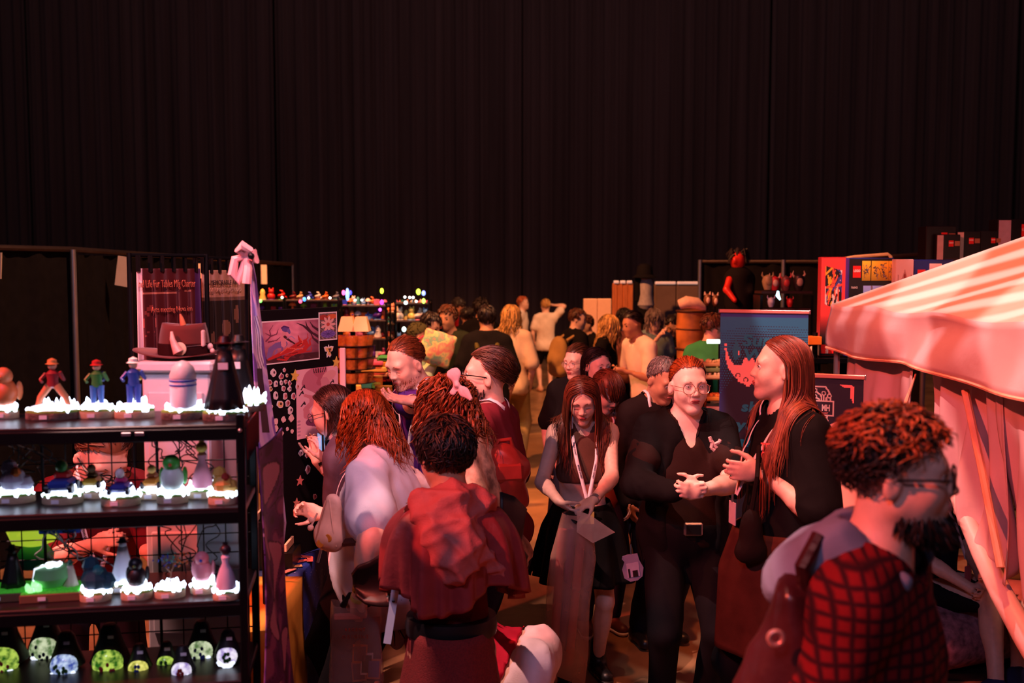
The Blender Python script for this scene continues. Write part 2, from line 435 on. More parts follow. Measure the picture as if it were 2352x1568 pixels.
class Person:
    def __init__(s, label, px, py, Y, yaw=0, lean=0, tilt=0, hy=None, hp=0, hr=0, H=None, girth=1, depth=1, bust=0, belly=0, shw=1,
                 handR=None, handL=None, skin='fair', q=0, group=None, crouch=None, feet=None, hs=1, elbR=None, elbL=None, face=True, eyes='open',
                 hdR=None, hdL=None, pnR=None, pnL=None, thR=None, thL=None, curlR=.5, curlL=.5, brow=(70, 42, 30), lip=(170, 84, 80), armw=1, legw=1, tor=1, neckl=1, mouth=0, fem=0):
        s.fem = fem
        z = np.array([0, 0, 1.]); top = at(px, py, Y); s.Y = Y
        s.H = H = H or top[2]; k = H / 1.72; s.k = k; s.hs = hk = k ** .5 * hs; s.q = q
        y = R(yaw); s.f = f = A(math.sin(y), -math.cos(y), 0); s.r = r = A(-math.cos(y), -math.sin(y), 0)
        s.t = t = nrm(z * math.cos(R(lean)) + f * math.sin(R(lean)) + r * math.sin(R(tilt)))
        s.tf = tf = nrm(np.cross(t, r)); s.tr = tr = nrm(np.cross(tf, t)); 
        if tf @ f < 0: s.tf = tf = -tf
        s.tr = tr = nrm(np.cross(tf, t))
        a = R(yaw if hy is None else hy); p = R(hp)
        hf0 = A(math.sin(a), -math.cos(a), 0); hr0 = A(-math.cos(a), -math.sin(a), 0)
        hf = hf0 * math.cos(p) - z * math.sin(p); hu = z * math.cos(p) + hf0 * math.sin(p)
        ro = R(hr); hrr = hr0 * math.cos(ro) - hu * math.sin(ro); hu = hu * math.cos(ro) + hr0 * math.sin(ro)
        # head-local axes: x = toward the camera-left when facing the camera
        s.HM = HM = np.stack([hrr, hf, hu], 1); s.hf, s.hu, s.hr = hf, hu, hrr
        s.Hc = Hc = top - z * .122 * hk
        hl = lambda x, yy, zz: Hc + HM @ (A(x, yy, zz) * hk)
        s.hl = hl
        sb = hl(0, -.022, -.075)
        s.N = N = sb - (t * .085 + hu * .02 - tf * -.012) * k * neckl
        sm = N - t * .04 * k
        w = .160 * k * shw
        s.SR, s.SL = sm + tr * w, sm - tr * w
        s.HC = HC = N - t * .545 * k * tor
        s.pr = pr = []
        g = girth; Mt = np.stack([tr, tf, t], 1); s.Mt = Mt
        C = N - t * .20 * k * tor; Wp = N - t * .37 * k * tor; s.C = C; s.Wp = Wp
        add = pr.append
        add(Ell(C + tf * .0 * k, (.155 * k * g, .108 * k * g * depth, .20 * k), Mt, .03, 'torso'))
        add(Ell(Wp, (.132 * k * g, .098 * k * g * depth, .17 * k), Mt, .05, 'torso'))
        add(Ell(HC + t * .02 * k, (.165 * k * g, .118 * k * g * depth, .135 * k), Mt, .05, 'torso pelvis'))
        add(Cap(sm + tr * w * .9 - t * .02, sm - tr * w * .9 - t * .02, .062 * k * g ** .5, .062 * k * g ** .5, .05, (tf, .9), 'torso'))
        for S_ in (s.SR, s.SL): add(Cap(N + t * .03 * k, S_ + t * .012, .048 * k, .040 * k, .06, None, 'torso trap'))
        if bust:
            for q_ in (-1, 1): add(Ell(C + tf * (.070 * g * depth + .022 * bust) * k + tr * q_ * .070 * k * g - t * .06 * k, (.064 * k * g ** .6, .045 * k * (.7 + .4 * bust), .070 * k), Mt, .045, 'torso'))
        if belly: add(Ell(Wp + tf * (.03 + .03 * belly) * k * g - t * .06 * k, (.13 * k * g, .09 * k * g, .15 * k), Mt, .06, 'torso pelvis'))
        # buttocks
        for q_ in (-1, 1): add(Ell(HC - tf * .07 * k * g + tr * q_ * .07 * k * g - t * .02 * k, (.085 * k * g, .085 * k * g, .095 * k), Mt, .04, 'torso pelvis'))
        # neck + head
        add(Cap(sb + hu * .02, N - t * .02 * k, .053 * hk * g ** .4 * (1 - .13 * fem), .060 * hk * g ** .4 * (1 - .1 * fem), .03, None, 'neck'))
        s.head_prims(hl, hk, HM, eyes, face, mouth)
        # legs
        if crouch is None:
            ft = feet or ((0, 0), (0, 0)); base = A(HC[0], HC[1], 0) - f * .0
            s.ank = [A(*(base + r * sg * .095 * k * g ** .5 + r * o[0] + f * o[1])[:2], .085 * k) for sg, o in ((1, ft[0]), (-1, ft[1]))]
        else: s.ank = [A(*c) for c in crouch]
        s.hip = [HC + r * .088 * k * g ** .6 - t * .01, HC - r * .088 * k * g ** .6 - t * .01]; s.knee = []
        s.HC = HC
        for i in (0, 1):
            sg = 1 if i == 0 else -1; lg = 'R' if i == 0 else 'L'
            kn, an = ik(s.hip[i], s.ank[i], .43 * k, .415 * k, f + r * sg * .12)
            if np.linalg.norm(s.hip[i] - s.ank[i]) > .845 * k: kn = (s.hip[i] * .49 + s.ank[i] * .51) + f * .015
            else: s.ank[i] = an
            s.knee.append(kn); an = s.ank[i]; lw = g ** .7 * legw
            add(Cap(s.hip[i], kn, .088 * k * lw, .056 * k * lw, .035, None, 'leg thigh' + lg))
            add(Cap(kn, an, .053 * k * lw, .037 * k * lw, .02, None, 'leg shank' + lg))
            u = nrm(an - kn); bk = nrm(-f - u * (-f @ u))
            add(Ell(kn + (an - kn) * .3 + bk * .014 * k, (.05 * k * lw, .05 * k * lw, .12 * k), np.stack([np.cross(u, bk), bk, u], 1), .03, 'leg shank' + lg))
            toe = an + (f + r * sg * .18) * .145 * k; toe[2] = max(an[2] - .05 * k, .03)
            add(Cap(an - z * .03 * k - f * .035 * k, toe, .036 * k, .026 * k, .02, (z, .85), 'foot'))
        # arms
        s.elb = []; s.wr = []; s.hand = []
        for i, (S_, hd, el, cu, dd, pn, th) in enumerate(((s.SR, handR, elbR, curlR, hdR, pnR, thR), (s.SL, handL, elbL, curlL, hdL, pnL, thL))):
            sg = 1 if i == 0 else -1; lg = 'R' if i == 0 else 'L'
            if hd is None: tg = S_ - z * .515 * k + r * sg * (.035 + .07 * (g - 1)) + f * .06
            elif len(hd) == 3: tg = at(hd[0], hd[1], Y + hd[2])
            else: tg = A(*hd[:3])
            pole = (r * sg * .55 - z * .8 - f * .45) if el is None else A(*el)
            e, wv = ik(S_, tg, .295 * k, .262 * k, pole); s.elb.append(e); s.wr.append(wv); aw = armw * g ** .5
            add(Cap(S_, e, .049 * k * aw, .039 * k * aw, .022, None, 'uarm' + lg))
            m_ = e + (wv - e) * .28
            add(Cap(e, wv, .040 * k * aw, .026 * k * aw ** .5, .015, None, 'farm' + lg))
            add(Cap(e + (wv - e) * .1, m_ + (wv - e) * .1, .041 * k * aw, .038 * k * aw, .02, None, 'farm' + lg))
            d = nrm(wv - e) if dd is None else nrm(A(*dd))
            n_ = (-r * sg) if pn is None else A(*pn)
            n_ = nrm(n_ - d * (n_ @ d)); tv = np.cross(d, n_); hint = (f + z * .3) if th is None else A(*th)
            if tv @ hint < 0: tv = -tv
            s.make_hand(wv, d, n_, tv, cu, k * .98, lg)
            s.hand.append((wv, d, n_, tv))
        s.root = thing('person', label, 'person', (float(HC[0]), float(HC[1]), 0), 0, group)
        s.skin = skin
        hq = (.0050, .0078, .0165, .020)[q]; bq = (.021, .023, .029, .033)[q]
        fine = []
        b = [p for p in pr if p.tag == 'head']
        lo = np.min([p.bounds(.012)[0] for p in b if p.op > 0], 0); hi = np.max([p.bounds(.012)[1] for p in b if p.op > 0], 0)
        fine.append((lo, hi, hq))
        if q < 2:
            for lg in 'RL':
                b = [p for p in pr if p.tag == 'hand' + lg]
                fine.append((np.min([p.bounds(.008)[0] for p in b], 0), np.max([p.bounds(.008)[1] for p in b], 0), .0066 if q == 0 else .0095))
        pos = [p for p in pr if p.op > 0]; neg = [p for p in pr if p.op < 0]
        body = sdf_obj('body', pos, bq, skin_mat(skin), s.root, fine=fine, subs=neg, sm=1 if q < 2 else 2)
        s.face_parts(eyes, brow, lip, face)
    def make_hand(s, w, d, n, t, cu, k, lg):
        add = s.pr.append; tg = 'hand' + lg
        add(Ell(w + d * .052 * k, (.052 * k, .040 * k, .0155 * k), np.stack([d, t, n], 1), .012, tg))
        add(Cap(w, w + d * .03 * k, .025 * k, .026 * k, .012, (n, .75), tg))
        for i in range(4):
            p = w + d * (.088, .093, .090, .080)[i] * k + t * (.028 - .0185 * i) * k
            L = (.072, .08, .075, .058)[i] * k; ph = 0
            sp = t * (.10 - .07 * i) * (1 - cu)
            for j, (fr, an) in enumerate(((.45, .55), (.31, 1.15), (.24, .8))):
                ph += an * cu * 1.25
                dr = nrm(d * math.cos(ph) + n * math.sin(ph) + sp); q_ = p + dr * L * fr
                add(Cap(p, q_, (.0092 - .0009 * j) * k, (.0086 - .001 * j) * k, .0045, None, tg)); p = q_
        p = w + d * .028 * k + t * .027 * k; dr = nrm(d * .75 + t * .62 + n * (.15 + .5 * cu))
        for j, (L, r0) in enumerate(((.042, .0125), (.034, .010), (.026, .009))):
            q_ = p + dr * L * k; add(Cap(p, q_, r0 * k, (r0 - .0012) * k, .008 if j == 0 else .004, None, tg)); p = q_
            dr = nrm(dr + d * .25 - t * .25 * (j + 1) * cu + n * .3 * cu)
    def head_prims(s, hl, hk, HM, eyes, face, mouth):
        add = s.pr.append
        E = lambda c, r, k=.02, op=1, M=None: add(Ell(hl(*c), A(*r) * hk, HM if M is None else HM @ M, k * hk, 'head', op))
        K = lambda a, b, ra, rb, k=.02, op=1: add(Cap(hl(*a), hl(*b), ra * hk, rb * hk, k * hk, None, 'head', op))
        E((0, -.014, .030), (.074, .094, .086), .02)
        E((0, .028, -.03), (.060, .060, .078), .03)
        fe = s.fem
        for x in (-1, 1): K((x * (.046 - .008 * fe), .006, -.054), (x * (.014 - .003 * fe), .066, -.100), .022 - .004 * fe, .016 - .002 * fe, .03)
        E((0, .070, -.098), (.022, .020, .018), .02)
        K((-.036, .070, .020), (.036, .070, .020), .017 - .002 * fe, .017 - .002 * fe, .02)
        for x in (-1, 1):
            E((x * .036, .058, -.032), (.021, .020, .022), .035)
            E((x * .079, -.008, -.012), (.0095, .018, .031), .008, 1, np.array(Matrix.Rotation(R(x * 22), 3, 'Z') @ Matrix.Rotation(R(-12), 3, 'X')))
            if s.q < 2: E((x * .0885, -.002, -.009), (.0065, .0095, .017), .005, -1)
            if face: E((x * .031, .092, .003), (.019, .014, .0125), .012, -1)
        if face:
            K((0, .082, .010), (0, .1025, -.027), .0080, .0100 - .001 * fe, .014)
            for x in (-1, 1): E((x * .0125, .094, -.031), (.0072, .0095, .0072), .008)
            E((0, .086, -.060), (.026, .010, .016), .014)
            for x in (-1, 1):
                E((x * .031, .0735, .003), (.0148, .0138, .0138), .004)
                if eyes == 'open' and s.q < 2: E((x * .031, .090, .002), (.0128, .012, .0058), .003, -1)
    def face_parts(s, eyes, brow, lip, face):
        if not face: return
        hl, hk = s.hl, s.hs; HM4 = Matrix.Identity(4)
        for i in range(3):
            for j in range(3): HM4[i][j] = s.HM[i][j]
        def LM(x, y, z): return Matrix.Translation(hl(x, y, z)) @ HM4 @ Matrix.Scale(hk, 4)
        s.LM = LM
        white = mat('eye_white', (225, 212, 208), .2, var=0); dark = mat('eye_iris', (34, 24, 22), .15, var=0)
        browm = mat('brow_%d_%d' % (brow[0], brow[1]), brow, .8, var=.1); lipm = mat('lips_%d_%d' % (lip[0], lip[1]), lip, .4, var=.08)
        rootinv = Matrix.Translation(-s.root.location)
        s.rinv = rootinv
        for x in (-1, 1):
            M = rootinv @ LM(x * .031, .0735, .003)
            if eyes == 'open':
                e = MB().ball((0, 0, 0), .0128, 14, M).obj('eye', white if s.q < 2 else dark, s.root, True)
                MB().ball((0, .0085, 0), (.0056, .0052, .0056), 12, M).obj('iris', dark, e, True)
            pts = [(x * q_, .0735 + .0150 * math.cos(q2), (.0080 if eyes == 'open' else -.0040) + dz) for q_, q2, dz in ((.018, .95, -.003), (.025, .35, .0), (.032, .05, .001), (.039, .5, -.0005), (.0445, 1.05, -.004))]
            MB().tube([rootinv @ Vector(hl(*p)) for p in pts], [.0006, .0012, .0014, .0014, .0006], 5).obj('eyelashes', mat('lash_dark', (22, 14, 14), .6, var=0), s.root, True)
            pts = [(x * q_, yy, zz) for q_, yy, zz in ((.014, .0885, .0215), (.024, .0875, .0255), (.036, .0805, .0275), (.047, .068, .0225))]
            MB().tube([rootinv @ Vector(hl(*p)) for p in pts], [.0012, .0024 - .0006 * s.fem, .0021 - .0006 * s.fem, .0008], 6).obj('eyebrow', browm, s.root, True)
        Vl = [Ell(hl(0, .0945, -.0565), A(.0215, .0065, .0036) * hk, s.HM, .002 * hk), Ell(hl(-.008, .0955, -.0550), A(.009, .0052, .0034) * hk, s.HM, .003 * hk),
              Ell(hl(.008, .0955, -.0550), A(.009, .0052, .0034) * hk, s.HM, .003 * hk), Ell(hl(0, .0925, -.0645), A(.0175, .0075, .0046) * hk, s.HM, .0012 * hk)]
        if s.q < 2: sdf_obj('lips', Vl, .0021, lipm, s.root)
    # -------------------------------------------------- clothes
    def sel(s, *tags): return [p for p in s.pr if p.op > 0 and any(t in p.tag.split() for t in tags)]
    def top(s, name, m, sleeve=.6, off=.016, hem=-.06, collar=.012, amp=.005, subs2=(), freq=22, flare=.02, h=None, seed=0, dirn=None, neck_drop=0, extra=(), label=None, hood=None, cut=()):
        k = s.k; pr = [p for p in s.sel('torso')]
        prims = []
        for i, (S_, lg) in enumerate(((s.SR, 'R'), (s.SL, 'L'))):
            u = [p for p in s.pr if p.tag == 'uarm' + lg][0]; e = s.elb[i]; wv = s.wr[i]
            if sleeve <= 0: continue
            fr = min(sleeve, 1); b = S_ + (e - S_) * fr
            prims.append(Cap(S_, b, u.ra + off, u.ra + (u.rb - u.ra) * fr + off + (flare if sleeve < 1 else 0), .02, None, 'sl'))
            if sleeve > 1:
                fr2 = sleeve - 1; fa = [p for p in s.pr if p.tag == 'farm' + lg][0]
                prims.append(Cap(e, e + (wv - e) * fr2, fa.ra + off, fa.rb + off + .004, .02, None, 'sl'))
        pe = [p for p in pr if 'pelvis' in p.tag and isinstance(p, Ell)][0]
        if hem < .12: pr = pr + [Cap(s.Wp - s.t * .06 * k, s.HC + s.t * (hem - .12), pe.r[0] * .80, pe.r[0] * .93, .05, (s.tf, min(.95, pe.r[1] / pe.r[0] * .98)), 'torso')]
        allp = [Off(p, off) for p in pr] + prims + list(extra)
        for p in prims: p.k = .016
        cuts = [(s.HC + s.t * hem, -s.t)] + list(cut)
        nb = s.N
        subs = [Cap(nb - s.t * .035 * k + s.tf * .008 - s.tf * 0, nb + s.t * .2 * k + s.tf * .03, .053 * s.hs + collar, .064 * s.hs + collar, .018, None, '', -1)]
        if neck_drop: subs.append(Cap(nb + s.tf * .10 * k - s.t * neck_drop, nb + s.tf * .09 * k + s.t * .05, (.012 if neck_drop > .05 else .03), .045, .018, None, '', -1))
        if sleeve <= 0: subs += [Cap(S_ + s.tr * sg * .028 * k - s.t * .12 * k, S_ + s.tr * sg * .012 * k + s.t * .14 * k, .064 * k, .070 * k, .02, None, '', -1) for S_, sg in ((s.SR, 1), (s.SL, -1))]
        hh = h or (.0105, .0135, .020, .025)[s.q]
        # sleeve ends: flat cuffs
        V, Q = field_mesh(allp, hh, 0, cuts, (), subs + list(subs2))
        V = relax(V, Q, 3)
        dn = s.t if dirn is None else dirn
        fd = folds(V, amp, freq, seed, dn)
        V = V + vnormals(V, Q) * fd[:, None]
        o = mesh_obj(name, V, Q, m, s.root, True)
        if label: o['label'] = label
        s.topprims = allp
        return o
    def pants(s, name, m, to=1.9, off=.012, waist=.10, amp=.005, freq=20, seed=3, h=None, flare=.0, label=None):
        pr = [Off(p, off) for p in s.sel('pelvis')]
        for i in (0, 1):
            a, kn, an = s.hip[i], s.knee[i], s.ank[i]; th = [p for p in s.pr if p.tag == 'leg thigh' + 'RL'[i]][0]; sh = [p for p in s.pr if p.tag == 'leg shank' + 'RL'[i]][0]
            fr = min(to, 1)
            pr.append(Cap(a, a + (kn - a) * fr, th.ra + off, th.ra + (th.rb - th.ra) * fr + off + (flare if to < 1 else 0), .03))
            if to > 1: pr.append(Cap(kn, kn + (an - kn) * (to - 1), sh.ra + off, sh.rb + off + .012 + flare, .02))
        V, Q = field_mesh(pr, h or (.018, .020, .026, .030)[s.q], 0, [(s.HC + s.t * waist * s.k, s.t)], (), ())
        V = relax(V, Q, 1); V = V + vnormals(V, Q) * folds(V, amp, freq, seed)[:, None]
        o = mesh_obj(name, V, Q, m, s.root, True)
        if label: o['label'] = label
        return o
    def shoes(s, m, sole=None, boot=0):
        k = s.k
        for i in (0, 1):
            an = s.ank[i]; sg = 1 if i == 0 else -1; d = nrm(s.f + s.r * sg * .18); z = A(0, 0, 1)
            b = A(an[0], an[1], max(an[2] - .085 * k, 0))
            pr = [Cap(b - d * .045 * k + z * .045 * k, b + d * .15 * k + z * .036 * k, .046 * k, .040 * k, .03), Cap(an + z * boot, b + z * .05 * k, .048 * k, .05 * k, .03)]
            o = sdf_obj('shoe', pr, .014 if s.q < 2 else .022, m, s.root, cuts=[(b + z * .012, (0, 0, -1))])
            if sole and s.q < 3:
                pr = [Cap(b - d * .045 * k + z * .02, b + d * .15 * k + z * .02, .050 * k, .044 * k, .02)]
                so = sdf_obj('sole', pr, .012 if s.q < 2 else .018, sole, None, cuts=[(b + z * .026, (0, 0, 1)), (b + z * .001, (0, 0, -1))])
                so.parent = o; so.matrix_parent_inverse = WM(o).inverted()
    def skirt(s, name, m, hemz, top=.11, wide=1.35, pleat=14, amp=.012, n=120, rows=24, label=None, seed=0):
        k = s.k; P = np.zeros((n + 1, rows, 3)); r_ = np.random.RandomState(seed); ph = r_.rand(6) * 6
        pel = [p for p in s.pr if 'pelvis' in p.tag.split()]; 
        w0 = max(p.r[0] for p in pel if isinstance(p, Ell)) ; d0 = w0 * 1.08
        c0 = s.HC + s.t * top * k; c1 = A(s.HC[0], s.HC[1], hemz)
        for i in range(n + 1):
            a = 2 * math.pi * i / n
            for j in range(rows):
                v = j / (rows - 1); sc = (.97 + .24 * min(v * 3, 1)) + (wide - 1.21) * v
                wv = amp * v * (math.sin(a * pleat + ph[0] + .6 * math.sin(a * 3 + ph[1])) + .5 * math.sin(a * pleat * .43 + ph[2]))
                c = c0 * (1 - v) + c1 * v
                P[i, j] = c + s.r * math.cos(a) * (w0 * sc + wv) + s.f * math.sin(a) * (d0 * sc + wv)
        return grid_obj(name, P, m, None, True, thick=.004) if False else mesh_from_grid(name, P, m, s.root, .005, label)
    # -------------------------------------------------- hair
    def hair(s, name, m, style='down', n=160, length=.3, step=.014, rad=.006, curl=0, cw=60, seed=1, recede=0, dense=None, zmin=-1, part=0., lift=.004, cap=True, jit=.2, gather=None, back=.15, minlen=.75, label=None, backz=0, grav=1., start=.3, flat=.55, sweep=0, front=.35):
        dn_ = (dense or (2.6, 1.4, 1, 1)[s.q]) * .68; n = int(n * dn_); rad = rad * dn_ ** -.45; step = step * (1.55 if s.q < 2 else 2.0)
        r_ = np.random.RandomState(seed); hk = s.hs
        c0 = A(0, -.014, .030); RR = A(.0775 + lift, .0975 + lift, .0895 + lift)
        hy = [-1, -.6, -.2, .05, .3, .55, .8, 1]; hz = [-.62 + backz, -.55 + backz, -.28, -.12, .18, .42 + recede * .5, .52 + recede, .55 + recede]
        u = r_.randn(n * 8, 3); u /= np.linalg.norm(u, axis=1)[:, None]
        u = u[(u[:, 2] > np.interp(u[:, 1], hy, hz)) & (u[:, 2] > zmin)][:n]; n = len(u)
        p = c0 + u * RR; K = max(4, int(length / step)); path = np.zeros((n, K, 3)); path[:, 0] = p
        L = length * (minlen + (1 - minlen) * r_.rand(n)); st = (L / K)[:, None]
        gl = s.HM.T @ A(0, 0, -1.)
        slip = s.HM.T @ s.f * np.where(r_.rand(n, 1) < front, 1., -1.); jt = r_.randn(n, 3) * jit; sx = np.where(p[:, 0] >= part, 1., -1.)
        body = [q for q in s.pr if q.op > 0 and q.tag.split()[0] in ('torso', 'neck')] if length > .12 else []
        hprims = [q for q in s.pr if q.op > 0 and q.tag == 'head']
        for i in range(1, K):
            q = (p - c0) / RR; lev = np.linalg.norm(q, axis=1); nn = q / RR; nn /= np.linalg.norm(nn, axis=1)[:, None]
            if style == 'part': d = np.stack([sx * 1.0, np.full(n, -back), np.full(n, -.25)], 1) + gl * .5 * grav
            elif style == 'back': d = (A(*gather) - p); d /= np.linalg.norm(d, axis=1)[:, None] + .02
            elif style == 'comb': d = np.stack([p[:, 0] * 2, np.full(n, -1.), np.full(n, -.35)], 1)
            elif style == 'fringe': d = np.stack([p[:, 0] * 3, np.where(p[:, 1] > -.03, .9, -.6), np.full(n, -.4)], 1)
            else: d = np.stack([p[:, 0] * 6, (p[:, 1] + .03) * 6, np.full(n, -.3)], 1) + gl * .6 * grav
            d = d + jt
            tan = d - nn * (d * nn).sum(1)[:, None]; tan /= np.linalg.norm(tan, axis=1)[:, None] + 1e-6
            free = (nn @ gl > .05) | (lev > 1.12)
            if style in ('short', 'curly', 'back', 'comb', 'fringe'): free = np.zeros(n, bool)
            sw = sweep * np.clip((p[:, 2] + .14) / .1, 0, 1)
            dd = np.where(free[:, None], gl * grav + jt * .25 + nn * .02 + np.stack([sx * sw * .2, -sw, 0 * sw], 1), tan)
            dd /= np.linalg.norm(dd, axis=1)[:, None] + 1e-6
            p = p + dd * st / hk
            q = (p - c0) / RR; lev = np.linalg.norm(q, axis=1); ins = lev < 1.0
            p[ins] = c0 + q[ins] / lev[ins][:, None] * RR
            if body:
                w0_ = s.Hc + (p * hk) @ s.HM.T; w_ = push_out(body, w0_.copy(), .032); hit = np.abs(w_ - w0_).sum(1) > 1e-4; p = (w_ - s.Hc) @ s.HM / hk; p[hit] += slip[hit] * st[hit] * .75
            path[:, i] = p
        if length > .12:
            for _ in range(3): path[:, 1:-1] = .5 * path[:, 1:-1] + .25 * (path[:, :-2] + path[:, 2:])
        if curl:
            t_ = np.arange(K) / K; amp = curl * np.clip((t_ - start) / .35, 0, 1)
            ph = r_.rand(n, 1) * 6.28 + np.floor(r_.rand(n, 1) * 6) * .3; w_ = cw * st * np.arange(K)[None] * (.8 + .4 * r_.rand(n, 1))
            e1 = np.stack([-(path[:, :, 1] + .014), path[:, :, 0], np.zeros((n, K))], -1); e1 /= np.linalg.norm(e1, axis=2)[..., None] + 1e-6
            e2 = np.stack([path[:, :, 0], path[:, :, 1] + .014, np.full((n, K), .03)], -1); e2 /= np.linalg.norm(e2, axis=2)[..., None] + 1e-6
            path = path + amp[None, :, None] * (np.cos(w_ + ph)[..., None] * e1 + (np.sin(w_ + ph)[..., None] * .8 + .5) * e2)
        Wd = s.Hc + (path * hk) @ s.HM.T
        prof = np.interp(np.linspace(0, 1, K), [0, .1, .6, 1], [.6, 1, .9, .12])
        V, Q = tubes(Wd, rad * prof[None] * (.7 + .6 * r_.rand(n, 1)), flat, 3)
        if cap:
            th = np.linspace(0, np.pi, 43); fi = np.linspace(0, 2 * np.pi, 81)
            TH, FI = np.meshgrid(th, fi, indexing='ij')
            U = np.stack([np.sin(TH) * np.cos(FI), np.sin(TH) * np.sin(FI), np.cos(TH)], -1)
            ok = U[..., 2] > np.interp(U[..., 1], hy, hz) + .025
            Pc = s.Hc + ((c0 + U * (RR - .0015)) * hk) @ s.HM.T
            I = np.arange(43 * 81).reshape(43, 81)
            Qc = np.stack([I[:-1, :-1], I[1:, :-1], I[1:, 1:], I[:-1, 1:]], -1)[(ok[:-1, :-1] & ok[1:, :-1] & ok[1:, 1:] & ok[:-1, 1:])]
            Q = np.concatenate([Q, Qc + len(V)]); V = np.concatenate([V, Pc.reshape(-1, 3)])
        o = mesh_obj(name, V, Q, m, s.root, True)
        if label: o['label'] = label
        return o
    def strands(s, name, m, pts, n=30, rad=.006, spread=.02, seed=1, curl=0, cw=50, label=None, tip=.3):
        """a bundle of locks along a centre path given in head-local metres"""
        r_ = np.random.RandomState(seed); pts = np.array(pts, float); K = 14
        tt = np.linspace(0, 1, K); ti = np.linspace(0, 1, len(pts))
        c = np.stack([np.interp(tt, ti, pts[:, i]) for i in range(3)], -1)
        o = r_.randn(n, 1, 3) * spread * np.interp(tt, [0, .3, .8, 1], [.4, 1, 1, tip])[None, :, None]
        P = c[None] + o
        if curl: P = P + curl * np.stack([np.cos(cw * tt[None] + r_.rand(n, 1) * 6), np.sin(cw * tt[None] + r_.rand(n, 1) * 6), 0 * tt[None] + np.zeros((n, 1))], -1) * tt[None, :, None]
        Wd = s.Hc + (P * s.hs) @ s.HM.T
        V, Q = tubes(Wd, rad * np.interp(tt, [0, .1, .7, 1], [.6, 1, .9, .15])[None] * (.7 + .6 * r_.rand(n, 1)))
        ob = mesh_obj(name, V, Q, m, s.root, True)
        if label: ob['label'] = label
        return ob
    def beard(s, m, n=220, length=.035, seed=4, name='beard', z0=-.045, rad=.0034):
        n = int(n * 1.7); r_ = np.random.RandomState(seed); hk = s.hs
        u = r_.rand(n * 6, 3) * A(.14, .10, .095) + A(-.07, .0, -.125)
        w = s.Hc + (u * hk) @ s.HM.T; hp = [q for q in s.pr if q.op > 0 and q.tag == 'head']
        d = points_d(hp, w); k_ = (np.abs(d) < .010) & (u[:, 2] < z0 - np.clip(u[:, 1] - .075, 0, 1) * .3) & ~((np.abs(u[:, 0]) < .024) & (u[:, 2] > -.076) & (u[:, 2] < -.045))
        u = u[k_][:n]; n = len(u)
        K = 5; P = np.zeros((n, K, 3)); P[:, 0] = u; dr = np.stack([u[:, 0] * 3, np.clip(u[:, 1], 0, 1) * 6, np.full(n, -.9)], 1) + r_.randn(n, 3) * .2
        dr /= np.linalg.norm(dr, axis=1)[:, None]
        for i in range(1, K):
            q = P[:, i - 1] + dr * length / K; w = s.Hc + (q * hk) @ s.HM.T; w = push_out(hp, w, .003); P[:, i] = (w - s.Hc) @ s.HM / hk
        Wd = s.Hc + (P * hk) @ s.HM.T
        V, Q = tubes(Wd, rad * np.interp(np.linspace(0, 1, K), [0, .5, 1], [.8, 1, .2])[None] * np.ones((n, 1)))
        return mesh_obj(name, V, Q, m, s.root, True)
    def glasses(s, m, shape='round', r=.024, lens=True, dark=False):
        M0 = s.rinv @ s.LM(0, 0, 0); g = MB()
        for x in (-1, 1):
            pts = []
            for i in range(25):
                a = 2 * math.pi * i / 24; ex = 1 if shape == 'round' else .72
                cx, sx_ = math.cos(a), math.sin(a)
                if shape == 'round': px_, pz = cx * r, sx_ * r * .92
                else: px_, pz = np.sign(cx) * abs(cx) ** .6 * r * 1.08, np.sign(sx_) * abs(sx_) ** .6 * r * .72
                pts.append((x * .033 + px_, .104 - .35 * (abs(x * .033 + px_) ** 1.5), -.003 + pz))
            g.tube(pts, .0013 if shape == 'round' else .0024, 6, False, M0)
            g.tube([(x * (.033 + r), .095, .002), (x * .078, .06, .004), (x * .082, .0, .0), (x * .080, -.02, -.012)], .0014 if shape == 'round' else .0024, 6, True, M0)
        g.tube([(-.011, .1035, .0), (0, .106, .003), (.011, .1035, .0)], .0013, 6, True, M0)
        o = g.obj('glasses', m, s.root, True)
        if lens:
            for x in (-1, 1):
                V = [(x * .033, .1035, -.003)] + [(x * .033 + math.cos(a) * r * .96, .1035 - .35 * (abs(x * .033 + math.cos(a) * r) ** 1.5), -.003 + math.sin(a) * r * (.88 if shape == 'round' else .62)) for a in np.linspace(0, 2 * math.pi, 21)[:-1]]
                MB().add(V, [[0, i + 1, (i + 1) % 20 + 1] for i in range(20)], M0).obj('lens', mat('lens_dark', (40, 30, 30), .1, alpha=.75, var=0) if dark else mat('lens_clear', (255, 235, 235), .04, alpha=.12, var=0), o, True)
        return o
    def strip(s, name, m, pts, w, parent=None, wdir=None, thick=.002, lift=.004, surf=True, n=40, off=None):
        """a flat band (lanyard, strap) laid along points and pushed out onto the clothed body"""
        pts = np.array(pts, float); ti = np.linspace(0, 1, len(pts)); tt = np.linspace(0, 1, n)
        c = np.stack([np.interp(tt, ti, pts[:, i]) for i in range(3)], -1)
        for _ in range(2): c[1:-1] = .5 * c[1:-1] + .25 * (c[:-2] + c[2:])
        if surf:
            pr = getattr(s, 'topprims', None) or [p for p in s.pr if p.op > 0]
            pr2 = [p for p in pr if not (p.tag.startswith('hand'))]
            for _ in range(2): c = push_out(pr2, c, lift)
            d0 = points_d(pr2, c)
        tg = np.gradient(c, axis=0); tg /= np.linalg.norm(tg, axis=1)[:, None] + 1e-9
        if surf:
            e = .004; g = np.stack([points_d(pr2, c + np.eye(3)[i] * e) - points_d(pr2, c) for i in range(3)], -1); g /= np.linalg.norm(g, axis=1)[:, None] + 1e-9
        else: g = np.broadcast_to(A(*(wdir if wdir is not None else s.f)), c.shape)
